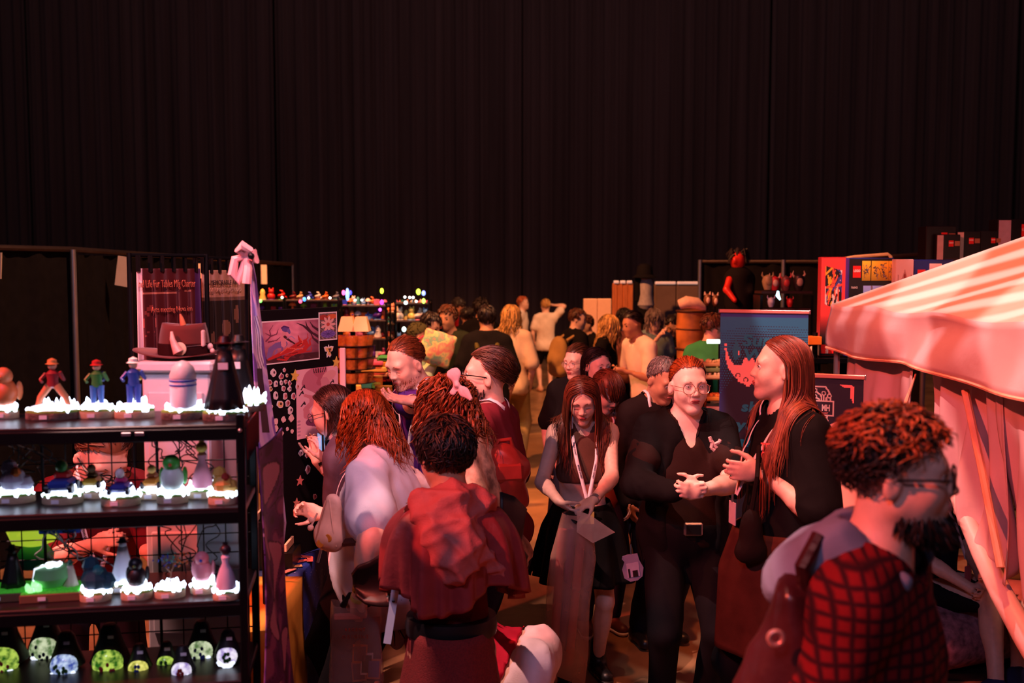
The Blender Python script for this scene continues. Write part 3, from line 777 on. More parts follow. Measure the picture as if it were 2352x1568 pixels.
        b = np.cross(tg, g); b /= np.linalg.norm(b, axis=1)[:, None] + 1e-9
        P = np.stack([c - b * w / 2, c - b * w / 2 + g * thick, c + b * w / 2 + g * thick, c + b * w / 2, c - b * w / 2], 1)
        o = grid_obj(name, P, m, s.root, False)
        return o, c, tg, b, g
class Off:
    """a solid grown by a clothing allowance"""
    def __init__(s, p, off): s.p = p; s.off = off; s.k = p.k; s.op = 1; s.tag = p.tag
    def bounds(s, m): return s.p.bounds(m + s.off)
    def d(s, P, off=0): return s.p.d(P) - s.off - off
def mesh_from_grid(name, P, m, parent, thick, label=None):
    nu, nv = P.shape[:2]; I = np.arange(nu * nv).reshape(nu, nv)
    Q = np.stack([I[:-1, :-1], I[1:, :-1], I[1:, 1:], I[:-1, 1:]], -1).reshape(-1, 4)
    o = mesh_obj(name, P.reshape(-1, 3), Q, m, parent, True)
    if thick: md = o.modifiers.new('thickness', 'SOLIDIFY'); md.thickness = thick; md.offset = 0
    if label: o['label'] = label
    return o
# ---------------------------------------------------------------- the hall: floor, black drape wall
def floor_mat():
    m = bpy.data.materials.new('polished_concrete'); m.use_nodes = True; n = m.node_tree.nodes; l = m.node_tree.links; b = n['Principled BSDF']
    tc = n.new('ShaderNodeTexCoord'); a = n.new('ShaderNodeTexNoise'); a.inputs['Scale'].default_value = .9; a.inputs['Detail'].default_value = 6; a.inputs['Roughness'].default_value = .65
    a.inputs['Distortion'].default_value = .6
    l.new(tc.outputs['Object'], a.inputs['Vector']); r = n.new('ShaderNodeValToRGB'); e = r.color_ramp.elements
    e[0].position = .32; e[0].color = (*srgb((96, 66, 44)), 1); e[1].position = .72; e[1].color = (*srgb((176, 132, 92)), 1)
    l.new(a.outputs['Fac'], r.inputs[0]); l.new(r.outputs[0], b.inputs['Base Color'])
    g = n.new('ShaderNodeTexNoise'); g.inputs['Scale'].default_value = 3.5; g.inputs['Detail'].default_value = 4; l.new(tc.outputs['Object'], g.inputs['Vector'])
    rr = n.new('ShaderNodeMapRange'); rr.inputs['To Min'].default_value = .22; rr.inputs['To Max'].default_value = .5; l.new(g.outputs['Fac'], rr.inputs['Value']); l.new(rr.outputs[0], b.inputs['Roughness'])
    v = n.new('ShaderNodeTexVoronoi'); v.feature = 'DISTANCE_TO_EDGE'; v.inputs['Scale'].default_value = .8; l.new(tc.outputs['Object'], v.inputs['Vector'])
    bp = n.new('ShaderNodeBump'); bp.inputs['Strength'].default_value = .05; l.new(a.outputs['Fac'], bp.inputs['Height']); l.new(bp.outputs[0], b.inputs['Normal'])
    return m
fl = mesh_obj('floor', [(-16, -4, 0), (16, -4, 0), (16, 24, 0), (-16, 24, 0)], [[0, 1, 2, 3]], floor_mat()); fl['kind'] = 'structure'
drape = mat('black_drape', (74, 58, 58), .9, var=.25, scale=.8, bump=.1, bscale=30, stretch=(6, 6, .15), spec=.2, sheen=.0)
wb = MB().box((0, 23.9, 6.5), (32, .1, 13)).obj('wall_back', mat('wall_dark', (12, 10, 10), .9, var=0)); wb['kind'] = 'structure'
def drape_sheet(name, x0, x1, y0, y1, z0, z1, step, amp, m, parent, seed, nz=3, thick=0):
    L = math.hypot(x1 - x0, y1 - y0); n = int(L / step) + 1; t = np.linspace(0, 1, n); r_ = np.random.RandomState(seed)
    nx, ny = -(y1 - y0) / L, (x1 - x0) / L; P = np.zeros((n, nz, 3)); s_ = t * L
    w = amp * (np.sin(s_ * 19 + 2 * np.sin(s_ * 2.3 + seed)) + .6 * np.sin(s_ * 41 + 3 * np.sin(s_ * 3.1)) + .5 * np.sin(s_ * 7.7 + seed))
    for j in range(nz):
        f_ = j / (nz - 1); wj = w * (1.1 - .3 * f_)
        P[:, j, 0] = x0 + (x1 - x0) * t + nx * wj; P[:, j, 1] = y0 + (y1 - y0) * t + ny * wj; P[:, j, 2] = z0 + (z1 - z0) * f_
    return mesh_from_grid(name, P, m, parent, thick)
for i in range(6):
    x0 = -17.1 + 5.78 * i; o = drape_sheet('curtain_panel', x0 + .015, x0 + 5.765, 23.6, 23.6 - .03 * (i % 2), .02, 12.8, .03, .035, drape, wb, i)
# ---------------------------------------------------------------- left booth: light-up display shelf
black_wood = mat('black_stained_board', (36, 24, 24), .32, var=.2, scale=6, stretch=(1, 8, 8), bump=.05)
black_metal = mat('black_metal', (20, 20, 24), .35, metal=.6, var=.05)
steel = mat('steel_pipe', (190, 185, 190), .3, metal=.9, var=.05)
SH_A = math.atan2(.10, .66)            # the shelf is turned a little: its right end is farther away
sh_o = A(-.742, 2.72, 0); SX = A(-math.cos(SH_A), -math.sin(SH_A), 0); SY = A(-math.sin(SH_A), math.cos(SH_A), 0)
MS = Matrix(((SX[0] * -1, SY[0], 0, sh_o[0]), (SX[1] * -1, SY[1], 0, sh_o[1]), (0, 0, 1, 0), (0, 0, 0, 1)))   # local x = to the right, 0 at the right post; y = back
SHZ = [1.680, 1.447, 1.186, .955]
shelf = thing('display_shelf', 'black shelf unit of four boards holding glowing crystal dioramas', 'shelf', M=MS)
SW = 1.5; SD = .30
for i, z in enumerate(SHZ):
    MB().box((-SW / 2, SD / 2, z - .011), (SW, SD, .022), bev=.003).obj('shelf_board', black_wood, shelf)
    MB().box((-SW / 2, -.004, z - .026), (SW, .012, .034), bev=.002).obj('front_rail', black_metal, shelf)
for x, y in ((-.006, .0), (-.006, SD), (-SW, 0), (-SW, SD)):
    MB().box((x, y, 1.222), (.022, .022, .97), bev=.003).obj('post', black_metal, shelf)
for x in (-.75, -.72, -.52, -.50): pass
for x in (-.305, -.27): MB().box((x, -.012, 1.66), (.024, .004, .010), bev=.001).obj('bracket', steel, shelf)
MB().box((.012, SD / 2, 1.63), (.004, SD, .10)).obj('side_cloth_band', cloth('maroon_band', (96, 22, 26)), shelf)
MB().ball((-.006, -.014, 1.664), .006).obj('bolt', steel, shelf, True)
# gridwall behind: every wire a part
gw = thing('gridwall', 'black wire gridwall panel behind the crystal diorama shelf', 'gridwall', M=MS)
for i in range(22): MB().tube([(-.03 - i * .066, SD + .03, .8), (-.03 - i * .066, SD + .03, 1.67)], .0022 if i % 5 != 4 else .005, 6).obj('wire', black_metal, gw)
for z in (.86, .925, .99, 1.055, 1.11, 1.165, 1.23, 1.29, 1.35, 1.41, 1.465, 1.52, 1.585, 1.65): MB().tube([(-SW, SD + .034, z), (0, SD + .034, z)], .0022, 6).obj('wire', black_metal, gw)
# the table it stands on
tb = thing('folding_table', 'black cloth covered table under the crystal diorama shelf', 'table', M=MS)
MB().box((-.78, .18, .72), (1.62, .62, .03), bev=.004).obj('table_top', black_wood, tb)
P = np.zeros((60, 6, 3))
for i in range(60):
    for j in range(6): P[i, j] = (-1.59 + i / 59 * 1.62, -.135 - .02 * (1 - j / 5) * (1 + math.sin(i * 1.1)), .02 + .715 * j / 5)
mesh_from_grid('table_skirt', P, cloth('black', (20, 16, 18)), None, .003).parent = tb
# --- dioramas
wood_ring = mat('pale_wood_slice', (196, 168, 136), .6, var=.15, scale=20, stretch=(3, 3, 12))
bark_ring = mat('bark_wood_slice', (112, 88, 80), .8, var=.35, scale=60, bump=.5, bscale=120)
grass_m = mat('moss_green', (120, 160, 60), .9, var=.3, scale=120, bump=.6, bscale=400)
glow = mat('lit_crystal', (214, 230, 255), .2, emit=4.4, var=0)
glow_soft = mat('lit_resin', (228, 238, 255), .3, emit=1.3, var=0)
tag_m = mat('paper_tag', (236, 230, 236), .7, var=.04)
FIG = {}
def fm(c, r=.4): return mat('painted_%d_%d_%d' % tuple(c), c, r, var=.06, scale=30)
def spike(mb, x, y, z, h, r, ax, ay):
    M = T3(x, y, z) @ Matrix.Rotation(ax, 4, 'X') @ Matrix.Rotation(ay, 4, 'Y')
    mb.lathe([(r, -.006), (r * 1.05, h * .6), (r * .55, h * .85), (0, h)], 6, (0, 0, 0), M)
def crystals(parent, w, d, z, n, hmax, seed, back=True, name='crystal_cluster', m=None):
    r_ = random.Random(seed); mb = MB()
    for i in range(n):
        a = r_.uniform(0, 6.28); q = r_.uniform(.55, .93)
        h = hmax * r_.uniform(.3, 1) * (1.1 if math.sin(a) > 0 else .45) * (1 - .55 * abs(math.cos(a)) ** 3)
        spike(mb, math.cos(a) * w * q, math.sin(a) * d * q, z, h, r_.uniform(.004, .0075), -math.sin(a) * r_.uniform(-.1, .5), math.cos(a) * r_.uniform(0, .5))
    for i in range(n // 2):
        a = r_.uniform(0, 6.28); q = r_.uniform(0, .6); mb.ball((math.cos(a) * w * q, math.sin(a) * d * q, z + .002), (r_.uniform(.010, .018), r_.uniform(.010, .018), r_.uniform(.006, .014)), 6)
    o = mb.obj(name, m or glow, parent); o['kind'] = 'stuff'; return o
def figure(parent, kind, h, cols, seed=0, z=0, x=0):
    """plain faceless toy figures in the colours seen on the shelf"""
    def col(i): return fm(cols[i % len(cols)])
    M = T3(x, 0, z)
    if kind in ('stand', 'wide'):
        wd = .30 if kind == 'wide' else .09; q = h
        lg = MB()
        for s_ in (-1, 1): lg.tube([(s_ * wd * q, 0, 0), (s_ * (wd * .8) * q, -.01 * q, .20 * q), (s_ * .07 * q, 0, .44 * q)], [.045 * q, .06 * q, .075 * q], 10, True, M)
        f = lg.obj('legs', col(0), parent, True)
        t_ = MB().lathe([(.0, .38 * q), (.12 * q, .42 * q), (.10 * q, .55 * q), (.13 * q, .68 * q), (.05 * q, .75 * q), (0, .76 * q)], 14, (0, 0, 0), M, 1, .7)
        for s_ in (-1, 1): t_.tube([(s_ * .12 * q, 0, .68 * q), (s_ * .22 * q, -.03 * q, .56 * q), (s_ * .17 * q, -.10 * q, .62 * q + s_ * .1 * q)], [.04 * q, .035 * q, .03 * q], 8, True, M)
        t_.obj('torso', col(1), parent, True)
        MB().ball((0, 0, .84 * q), (.085 * q, .085 * q, .095 * q), 14, M).obj('head', col(2), parent, True)
        MB().lathe([(.0, .86 * q), (.13 * q, .87 * q), (.09 * q, .89 * q), (.085 * q, .95 * q), (0, .99 * q)], 16, (0, 0, 0), M).obj('cap', col(3), parent, True)
        if len(cols) > 4: MB().box((.05 * q, .10 * q, .62 * q), (.2 * q, .08 * q, .22 * q), M, bev=.006).obj('pack', col(4), parent)
    elif kind == 'robe':
        P = np.zeros((25, 6, 3))
        for i in range(25):
            a = 2 * math.pi * i / 24
            for j in range(6):
                v = j / 5; rr = (.26 - .17 * v) * h * (1 + .12 * math.sin(a * 7 + seed) * (1 - v)); P[i, j] = (x + rr * math.cos(a), rr * math.sin(a) * .8, z + v * .80 * h)
        o = mesh_from_grid('robe', P, col(0), None, .002); o.parent = parent
        MB().ball((0, 0, .84 * h), (.095 * h, .09 * h, .10 * h), 12, M).obj('head', col(1), parent, True)
        MB().lathe([(.0, .90 * h), (.15 * h, .905 * h), (.09 * h, .92 * h), (.06 * h, 1.0 * h), (0, 1.01 * h)], 16, (0, 0, 0), M).obj('hat', col(2), parent, True)
        if len(cols) > 3: MB().box((.0, -.16 * h, .60 * h), (.13 * h, .004, .09 * h), M).obj('price_tag', tag_m, parent)
    elif kind == 'gown':
        MB().lathe([(.23 * h, 0), (.20 * h, .2 * h), (.13 * h, .42 * h), (.07 * h, .55 * h), (.10 * h, .68 * h), (.04 * h, .76 * h), (0, .77 * h)], 18, (0, 0, 0), M).obj('gown', col(0), parent, True)
        MB().ball((0, 0, .84 * h), (.12 * h, .12 * h, .12 * h), 14, M).obj('head', col(1), parent, True)
        MB().lathe([(.05 * h, .94 * h), (.06 * h, 1.0 * h), (.02 * h, .97 * h)], 8, (0, 0, 0), M).obj('topknot', col(2), parent, True)
    elif kind == 'car':
        b = MB().box((0, 0, .22 * h), (.55 * h, .8 * h, .24 * h), M, bev=.008); b.obj('car_body', col(0), parent)
        MB().box((0, .1 * h, .42 * h), (.40 * h, .35 * h, .22 * h), M, bev=.008).obj('car_cabin', col(1), parent)
        for sx in (-1, 1):
            for sy in (-1, 1): MB().lathe([(0, -.05 * h), (.13 * h, -.05 * h), (.13 * h, .05 * h), (0, .05 * h)], 14, (0, 0, 0), M @ T3(sx * .28 * h, sy * .26 * h, .13 * h) @ RY(90)).obj('wheel', col(2), parent, True)
        MB().ball((0, -.02 * h, .66 * h), (.15 * h, .15 * h, .16 * h), 12, M).obj('bobble', col(3), parent, True)
    elif kind == 'tree':
        r_ = random.Random(seed); tr = MB(); gm = MB()
        for i in range(9):
            a = r_.uniform(0, 6.28); e = (math.cos(a) * .35 * h * r_.uniform(.4, 1), math.sin(a) * .2 * h, h * r_.uniform(.6, .95))
            tr.tube([(0, 0, 0), (.04 * h, 0, .4 * h), e], [.03 * h, .02 * h, .006 * h], 6, True, M)
        tr.obj('trunk', fm((150, 96, 60)), parent, True)
        for ci in range(len(cols)):
            g_ = MB()
            for i in range(22): g_.ball((r_.gauss(-.12 + .2 * ci, .14) * h, r_.gauss(0, .08) * h, h * r_.uniform(.6, 1.0)), .028 * h, 5, M)
            g_.obj('gem_leaves', fm(cols[ci], .1), parent)['kind'] = 'stuff'
    elif kind == 'bird':
        MB().ball((0, 0, .35 * h), (.30 * h, .28 * h, .36 * h), 16, M).obj('body', col(0), parent, True)
        MB().ball((0, -.06 * h, .76 * h), (.22 * h, .21 * h, .22 * h), 16, M).obj('head', col(1), parent, True)
        MB().lathe([(.05 * h, 0), (0, .1 * h)], 8, (0, 0, 0), M @ T3(0, -.27 * h, .74 * h) @ RX(90)).obj('beak', col(2), parent, True)
        for s_ in (-1, 1): MB().ball((s_ * .29 * h, .02, .38 * h), (.07 * h, .17 * h, .24 * h), 10, M).obj('wing', col(3), parent, True)
    elif kind == 'jar':
        MB().lathe([(.24 * h, 0), (.27 * h, .03 * h), (.27 * h, .58 * h), (.25 * h, .62 * h)], 24, (0, 0, 0), M).obj('jar_body', col(0), parent, True, sharp=30)
        MB().lathe([(.27 * h, .62 * h), (.27 * h, .68 * h), (.22 * h, .84 * h), (.12 * h, .95 * h), (0, .99 * h)], 24, (0, 0, 0), M).obj('jar_lid', col(1), parent, True)
        for zz in (.55, .46): MB().lathe([(.273 * h, zz * h), (.278 * h, (zz + .01) * h), (.278 * h, (zz + .03) * h), (.273 * h, (zz + .04) * h)], 24, (0, 0, 0), M).obj('jar_band', col(2), parent, True)
    elif kind == 'rock':
        r_ = random.Random(seed); b = MB()
        b.ball((0, 0, .3 * h), (.4 * h, .3 * h, .4 * h), 9, M).ball((.25 * h, .05 * h, .2 * h), (.3 * h, .25 * h, .28 * h), 8, M).ball((-.1 * h, 0, .65 * h), (.25 * h, .2 * h, .3 * h), 8, M); b.obj('painted_rock', col(0), parent)
        MB().ball((.1 * h, -.12 * h, .55 * h), (.16 * h, .14 * h, .18 * h), 8, M).obj('rock_top', col(1), parent)
    elif kind == 'cup':
        MB().lathe([(.10 * h, 0), (.12 * h, .06 * h), (.04 * h, .16 * h), (.05 * h, .25 * h), (.22 * h, .45 * h), (.24 * h, .75 * h), (.22 * h, .76 * h), (.2 * h, .5 * h)], 18, (0, 0, 0), M).obj('cup', col(0), parent, True)
        for s_ in (-1, 1): MB().tube([(s_ * .23 * h, 0, .7 * h), (s_ * .42 * h, 0, .78 * h), (s_ * .36 * h, 0, .45 * h), (s_ * .16 * h, 0, .4 * h)], .025 * h, 8, True, M).obj('handle', col(0), parent, True)
def diorama(level, px, pyb, wpx, hpx, kind, cols, label, seed, depth=.07, bark=False, dy=0, spikes=.035, fig_x=0, ncr=40, glowing=True):
    z = SHZ[level]; p = atz(px, pyb, z); w = wpx * p[1] / F / 2; h = hpx * p[1] / F
    ly = dy
    d = min(w * .62, .058)
    c = A(p[0], p[1] + d * .9, z)
    loc = MS.inverted() @ Vector(c)
    root = thing('crystal_diorama', label, 'diorama', M=T3(*c) @ Matrix.Rotation(SH_A, 4, 'Z'), group='light up crystal dioramas on the shelf')
    bh = .020
    MB().lathe([(.97, 0), (1, .002 / 1), (1, bh), (.97, bh + .001), (0, bh + .001)], 36, (0, 0, 0), Matrix.Diagonal((w, d, 1, 1))).obj('wood_base', bark_ring if bark else wood_ring, root, True)
    MB().lathe([(.99, bh), (.98, bh + .005), (.88, bh + .007), (0, bh + .006)], 32, (0, 0, 0), Matrix.Diagonal((w, d, 1, 1))).obj('moss_rim', grass_m, root, True)
    MB().lathe([(.86, bh + .004), (.80, bh + .016), (.5, bh + .022), (0, bh + .024)], 28, (0, 0, 0), Matrix.Diagonal((w, d, 1, 1))).obj('light_pool', glow_soft, root, True)
    crystals(root, w, d, bh + .006, ncr, spikes, seed)
    if kind: figure(root, kind, h, cols, seed, bh + .012, fig_x)
    MB().box((-.2 * w, -d * .99 - .001, bh * .5), (.020, .002, .011)).obj('price_tag', tag_m, root)
    return root
G = 'glowing crystal base'
D_ = [
 (0, 4, 962, 60, 95, 'bird', [(224, 120, 70), (230, 140, 90)], 'glowing base cut by the left picture edge on top shelf', False),
 (0, 108, 966, 124, 118, 'wide', [(214, 140, 96), (140, 40, 46), (224, 168, 140), (226, 160, 90)], 'glowing bark base with straddling toy in orange hat', True),
 (0, 215, 962, 88, 112, 'stand', [(70, 120, 200), (60, 130, 60), (226, 180, 150), (190, 50, 46), (40, 60, 120)], 'glowing base with toy in green shirt and red cap', False),
 (0, 300, 962, 90, 118, 'stand', [(60, 90, 190), (48, 80, 170), (230, 190, 160), (236, 230, 226), (230, 190, 60)], 'glowing base with toy in blue vest and white cap', False),
 (0, 413, 965, 102, 112, 'jar', [(226, 220, 236), (196, 180, 190), (50, 66, 170)], 'glowing bark base with white domed jar banded in blue', True),
 (0, 510, 968, 104, 170, 'robe', [(22, 18, 24), (40, 34, 36), (60, 16, 20), 1], 'glowing bark base with tall black robed toy, tagged', True),
 (1, 20, 1158, 94, 80, 'rock', [(170, 170, 190), (226, 120, 50)], 'glowing base with grey and orange rock on middle shelf', False),
 (1, 133, 1160, 92, 92, 'car', [(40, 60, 150), (190, 40, 40), (24, 24, 30), (60, 150, 70)], 'glowing base with blue and red toy car, green bobble', False),
 (1, 206, 1146, 56, 66, 'car', [(200, 160, 50), (110, 70, 40), (30, 26, 26), (120, 80, 50)], 'small glowing base with yellow toy car behind', False),
 (1, 268, 1164, 90, 72, 'car', [(60, 60, 160), (190, 40, 110), (30, 26, 40), (240, 226, 226)], 'glowing base with purple toy car and white bobble', False),
 (1, 344, 1148, 62, 66, 'car', [(220, 140, 50), (160, 90, 60), (50, 40, 40), (224, 170, 90)], 'small glowing base with orange toy car behind', False),
 (1, 390, 1158, 72, 90, 'bird', [(226, 240, 230), (70, 180, 70), (220, 90, 60), (60, 170, 60)], 'glowing base with white and green round bird toy', False),
 (1, 459, 1146, 76, 110, 'gown', [(236, 150, 170), (240, 200, 90), (230, 180, 60)], 'glowing base with pink gown toy and yellow hair', False),
 (1, 507, 1160, 68, 66, 'rock', [(220, 170, 80), (170, 50, 40)], 'glowing base with spiky yellow and red rock', False),
 (2, 212, 1384, 72, 84, 'rock', [(30, 70, 90), (40, 120, 130)], 'glowing base with dark teal rock on lower shelf', False),
 (2, 276, 1362, 78, 100, 'robe', [(230, 232, 244), (220, 224, 240), (24, 26, 56)], 'glowing base with white robed toy in dark hat', False),
 (2, 307, 1380, 72, 74, 'bird', [(26, 24, 30), (24, 22, 28), (60, 110, 60), (20, 20, 24)], 'glowing base with small black bird toy', False),
 (2, 384, 1376, 70, 78, 'tree', [(60, 80, 180), (70, 170, 150), (226, 130, 70)], 'glowing base with wire gem tree in blue and orange', False),
 (2, 461, 1366, 56, 76, 'bird', [(240, 150, 160), (240, 140, 150), (60, 90, 200), (240, 160, 170)], 'small glowing base with pink bird toy', False),
 (2, 515, 1380, 62, 108, 'gown', [(206, 190, 214), (40, 30, 40), (26, 20, 28)], 'glowing base with lilac gown toy in dark hair', False),
]
for i, (lv, px, py, w, h, k_, cols, lab, bk) in enumerate(D_): diorama(lv, px, py, w, h, k_, cols, lab, i, bark=bk, spikes=.036 if lv == 0 else .031)
diorama(0, 566, 946, 76, 0, None, [], 'empty glowing crystal base behind the black robed toy', 77, bark=True, spikes=.05)
o = thing('toy_figure', 'tall glossy black robed toy standing behind the top shelf bases', 'toy', M=T3(*atz(544, 940, SHZ[0])) @ T3(0, .03, 0))
figure(o, 'robe', .225, [(14, 14, 18), (18, 18, 22), (20, 18, 20), 1], 5)
# lower shelf left: square mossy boards and round vase lamp
for px, py, w, h, lab, sd in ((105, 1384, 132, 100, 'square mossy board with green bowl and lit crystals', 3), (2, 1384, 84, 110, 'square mossy board with black robed toy at left edge', 4)):
    p = atz(px, py, SHZ[2]); wd = w * p[1] / F
    r0 = thing('moss_board', lab, 'diorama', M=T3(p[0], p[1] + .05, SHZ[2]) @ Matrix.Rotation(SH_A + .06, 4, 'Z'))
    MB().box((0, 0, .012), (wd, .10, .024), bev=.002).obj('wood_base', fm((120, 84, 60)), r0)
    MB().box((0, 0, .026), (wd * .97, .095, .008), bev=.003).obj('moss_rim', mat('lit_moss', (70, 190, 50), .9, emit=.25, var=.4, scale=150, bump=.6, bscale=300), r0)
    if sd == 3:
        MB().lathe([(0, 0), (.035, .004), (.052, .03), (.046, .055), (.03, .062), (0, .064)], 22, (-.005, .012, .028)).obj('bowl', fm((120, 190, 120)), r0, True)
        crystals(r0, .03, .016, .088, 12, .02, 9, name='crystal_lid')
        crystals(r0, .02, .014, .03, 10, .05, 19, m=mat('lit_green_crystal', (150, 240, 150), .2, emit=1.2, var=0)).location = (-.045, -.03, 0)
        figure(r0, 'robe', .075, [(196, 180, 160), (60, 120, 90), (50, 100, 80)], 2, .028, .045)
        MB().tube([(-.05, -.01, .05), (-.045, -.01, .085), (-.02, -.012, .094), (.005, -.014, .09)], .003, 8).obj('lit_tube', glow_soft, r0, True)
    else: figure(r0, 'robe', .12, [(16, 14, 16), (20, 18, 18), (16, 14, 16)], 2, .028, .01)
    MB().box((-.02, -.0515, .012), (.020, .002, .010)).obj('price_tag', tag_m, r0)
p = atz(22, 1340, SHZ[2]); lv = thing('vase_lamp', 'large rounded lime green vase lamp on lower shelf', 'lamp', M=T3(p[0], p[1] + .16, SHZ[2]))
MB().lathe([(0, 0), (.05, .005), (.055, .04), (.035, .07), (.03, .075)], 24).obj('lamp_foot', fm((40, 150, 120)), lv, True)
MB().lathe([(.03, .072), (.065, .085), (.078, .12), (.070, .155), (.04, .175), (0, .18)], 28).obj('lamp_globe', mat('lime_globe', (196, 226, 60), .3, emit=.5, var=.05), lv, True)
# bottom row: dark round lanterns, each with a lit terrarium window
dark_shell = mat('dark_ceramic', (26, 24, 26), .5, var=.1)
terr = {}
def lantern(px, py, rpx, label, tint, seed, dy=0.):
    z = .955; Y = 2.84 + dy; p = at(px, py, Y); r0 = rpx * Y / F * 1.22
    c = A(p[0], Y, z); k_ = p[2] - z
    o = thing('terrarium_lantern', label, 'lantern', M=T3(*c) @ Matrix.Rotation(SH_A, 4, 'Z'), group='dark round terrarium lanterns on the bottom shelf')
    rz = max(k_ * 1.05, r0 * 1.1)
    MB().lathe([(0, 0), (r0 * .8, .004), (r0 * 1.08, k_ * .7), (r0 * 1.02, k_ * 1.3), (r0 * .62, k_ + r0 * 1.2), (r0 * .5, k_ + r0 * 1.7), (r0 * .3, k_ + r0 * 1.95), (0, k_ + r0 * 2.0)], 26).obj('shell', dark_shell, o, True)
    m = MATS.get('terrarium_' + tint)
    if not m:
        cs = dict(green=((30, 90, 20), (190, 220, 90)), yellow=((120, 130, 20), (240, 236, 120)), blue=((60, 80, 160), (200, 220, 240)), pale=((90, 120, 70), (220, 230, 190)), white=((150, 130, 190), (245, 240, 250)))[tint]
        m = bpy.data.materials.new('terrarium_' + tint); m.use_nodes = True; n = m.node_tree.nodes; l = m.node_tree.links; b = n['Principled BSDF']
        tc = n.new('ShaderNodeTexCoord'); v = n.new('ShaderNodeTexNoise'); v.inputs['Scale'].default_value = 60; v.inputs['Detail'].default_value = 4; l.new(tc.outputs['Object'], v.inputs['Vector'])
        rp = n.new('ShaderNodeValToRGB'); rp.color_ramp.elements[0].position = .36; rp.color_ramp.elements[1].position = .62
        rp.color_ramp.elements[0].color = (*srgb(cs[0]), 1); rp.color_ramp.elements[1].color = (*srgb(cs[1]), 1); l.new(v.outputs['Fac'], rp.inputs[0])
        l.new(rp.outputs[0], b.inputs['Base Color']); l.new(rp.outputs[0], b.inputs['Emission Color']); b.inputs['Emission Strength'].default_value = .75; b.inputs['Roughness'].default_value = .15
        MATS['terrarium_' + tint] = m
    r_ = random.Random(seed); rw = rpx * Y / F
    MB().ball((0, -r0 * .62, k_), (rw, r0 * .55, rw), 24).obj('lit_window', m, o, True)
    mb = MB()
    for i in range(16):
        a = r_.uniform(-2.6, -.5); q = r_.uniform(.72, .93); x, zz = math.cos(a) * q * rw, math.sin(a) * q * rw
        mb.ball((x, -r0 * .62 - r0 * .55 * math.sqrt(max(0, 1 - q * q)) - .001, k_ + zz), (.008, .004, .006), 6)
    mb.obj('white_pebbles', glow_soft, o)['kind'] = 'stuff'
    mb = MB()
    for i in range(7):
        a = r_.uniform(0, 6.28); q = r_.uniform(.1, .6); x, zz = math.cos(a) * q * rw, math.sin(a) * q * rw - rw * .1
        mb.ball((x, -r0 * .62 - r0 * .55 * math.sqrt(1 - q * q) - .001, k_ + zz), (.005, .003, .007), 6)
    mb.obj('tiny_plants', fm(((30, 80, 30), (150, 40, 40), (40, 60, 130))[seed % 3]), o)['kind'] = 'stuff'
    MB().box((r0 * .2, -r0 * .68, k_ + r0 * 1.45), (.016, .002, .009)).obj('price_tag', tag_m, o)
for a in ((14, 1508, 38, 'large dark lantern with palm terrarium at left edge', 'green', 1, 0), (108, 1482, 32, 'dark lantern with pale green window standing at back left', 'pale', 2, .08), (154, 1520, 31, 'dark lantern with blue tinted terrarium window', 'blue', 3, -.03),
          (254, 1512, 35, 'dark lantern with wide green garden window, middle of row', 'green', 4, 0), (321, 1530, 23, 'small dark lantern with yellow window', 'yellow', 5, -.02), (383, 1518, 20, 'small dark lantern with green window, half hidden', 'green', 6, .02),
          (420, 1534, 23, 'small dark lantern with white crystal window in front', 'white', 7, -.05), (464, 1488, 28, 'dark lantern with pale window under dark cap at back right', 'pale', 8, .08), (524, 1500, 24, 'dark lantern with white purple window beside right post', 'white', 9, .0)):
    lantern(*a)
# usb hubs and cables behind the shelf
hub_blue = mat('hub_blue', (30, 90, 220), .4, var=.05); hub_dark = mat('hub_dark', (24, 34, 52), .35, var=.05); led_b = mat('led_blue', (120, 180, 255), .3, emit=5, var=0)
for px, py, wpx, hpx, m, lab in ((393, 998, 108, 24, hub_dark, 'dark usb hub with blue lights under top shelf, right'), (44, 1008, 96, 28, hub_dark, 'dark usb hub with blue lights under top shelf, left'), (138, 1203, 92, 42, hub_blue, 'bright blue usb hub under the middle shelf')):
    p = at(px, py, 2.96); w, h = wpx * 2.96 / F, hpx * 2.96 / F
    o = thing('usb_hub', lab, 'hub', M=T3(*p) @ Matrix.Rotation(SH_A, 4, 'Z'))
    MB().box((0, 0, 0), (w, .022, h), bev=.003).obj('case', m, o)
    for i in range(7):
        x = -w * .42 + i * w * .12
        MB().box((x, -.012, -h * .1), (.008, .003, h * .4)).obj('port', black_metal, o)
        MB().ball((x, -.012, h * .28), .0022, 6).obj('status_light', led_b if m is hub_dark else fm((40, 60, 120)), o)
r_ = random.Random(5)
cab_b = mat('cable_black', (16, 18, 24), .4, var=0); cab_w = mat('cable_white', (214, 214, 224), .4, var=0)
CB = [((r_.uniform(350, 440), 1008), (r_.uniform(330, 520), 1125)) for i in range(9)] + [((r_.uniform(10, 90), 1020), (r_.uniform(0, 330), 1128)) for i in range(8)] + [((r_.uniform(100, 180), 1220), (r_.uniform(90, 330), 1350)) for i in range(10)] + [((r_.uniform(340, 520), 1178), (r_.uniform(350, 530), 1345)) for i in range(6)]
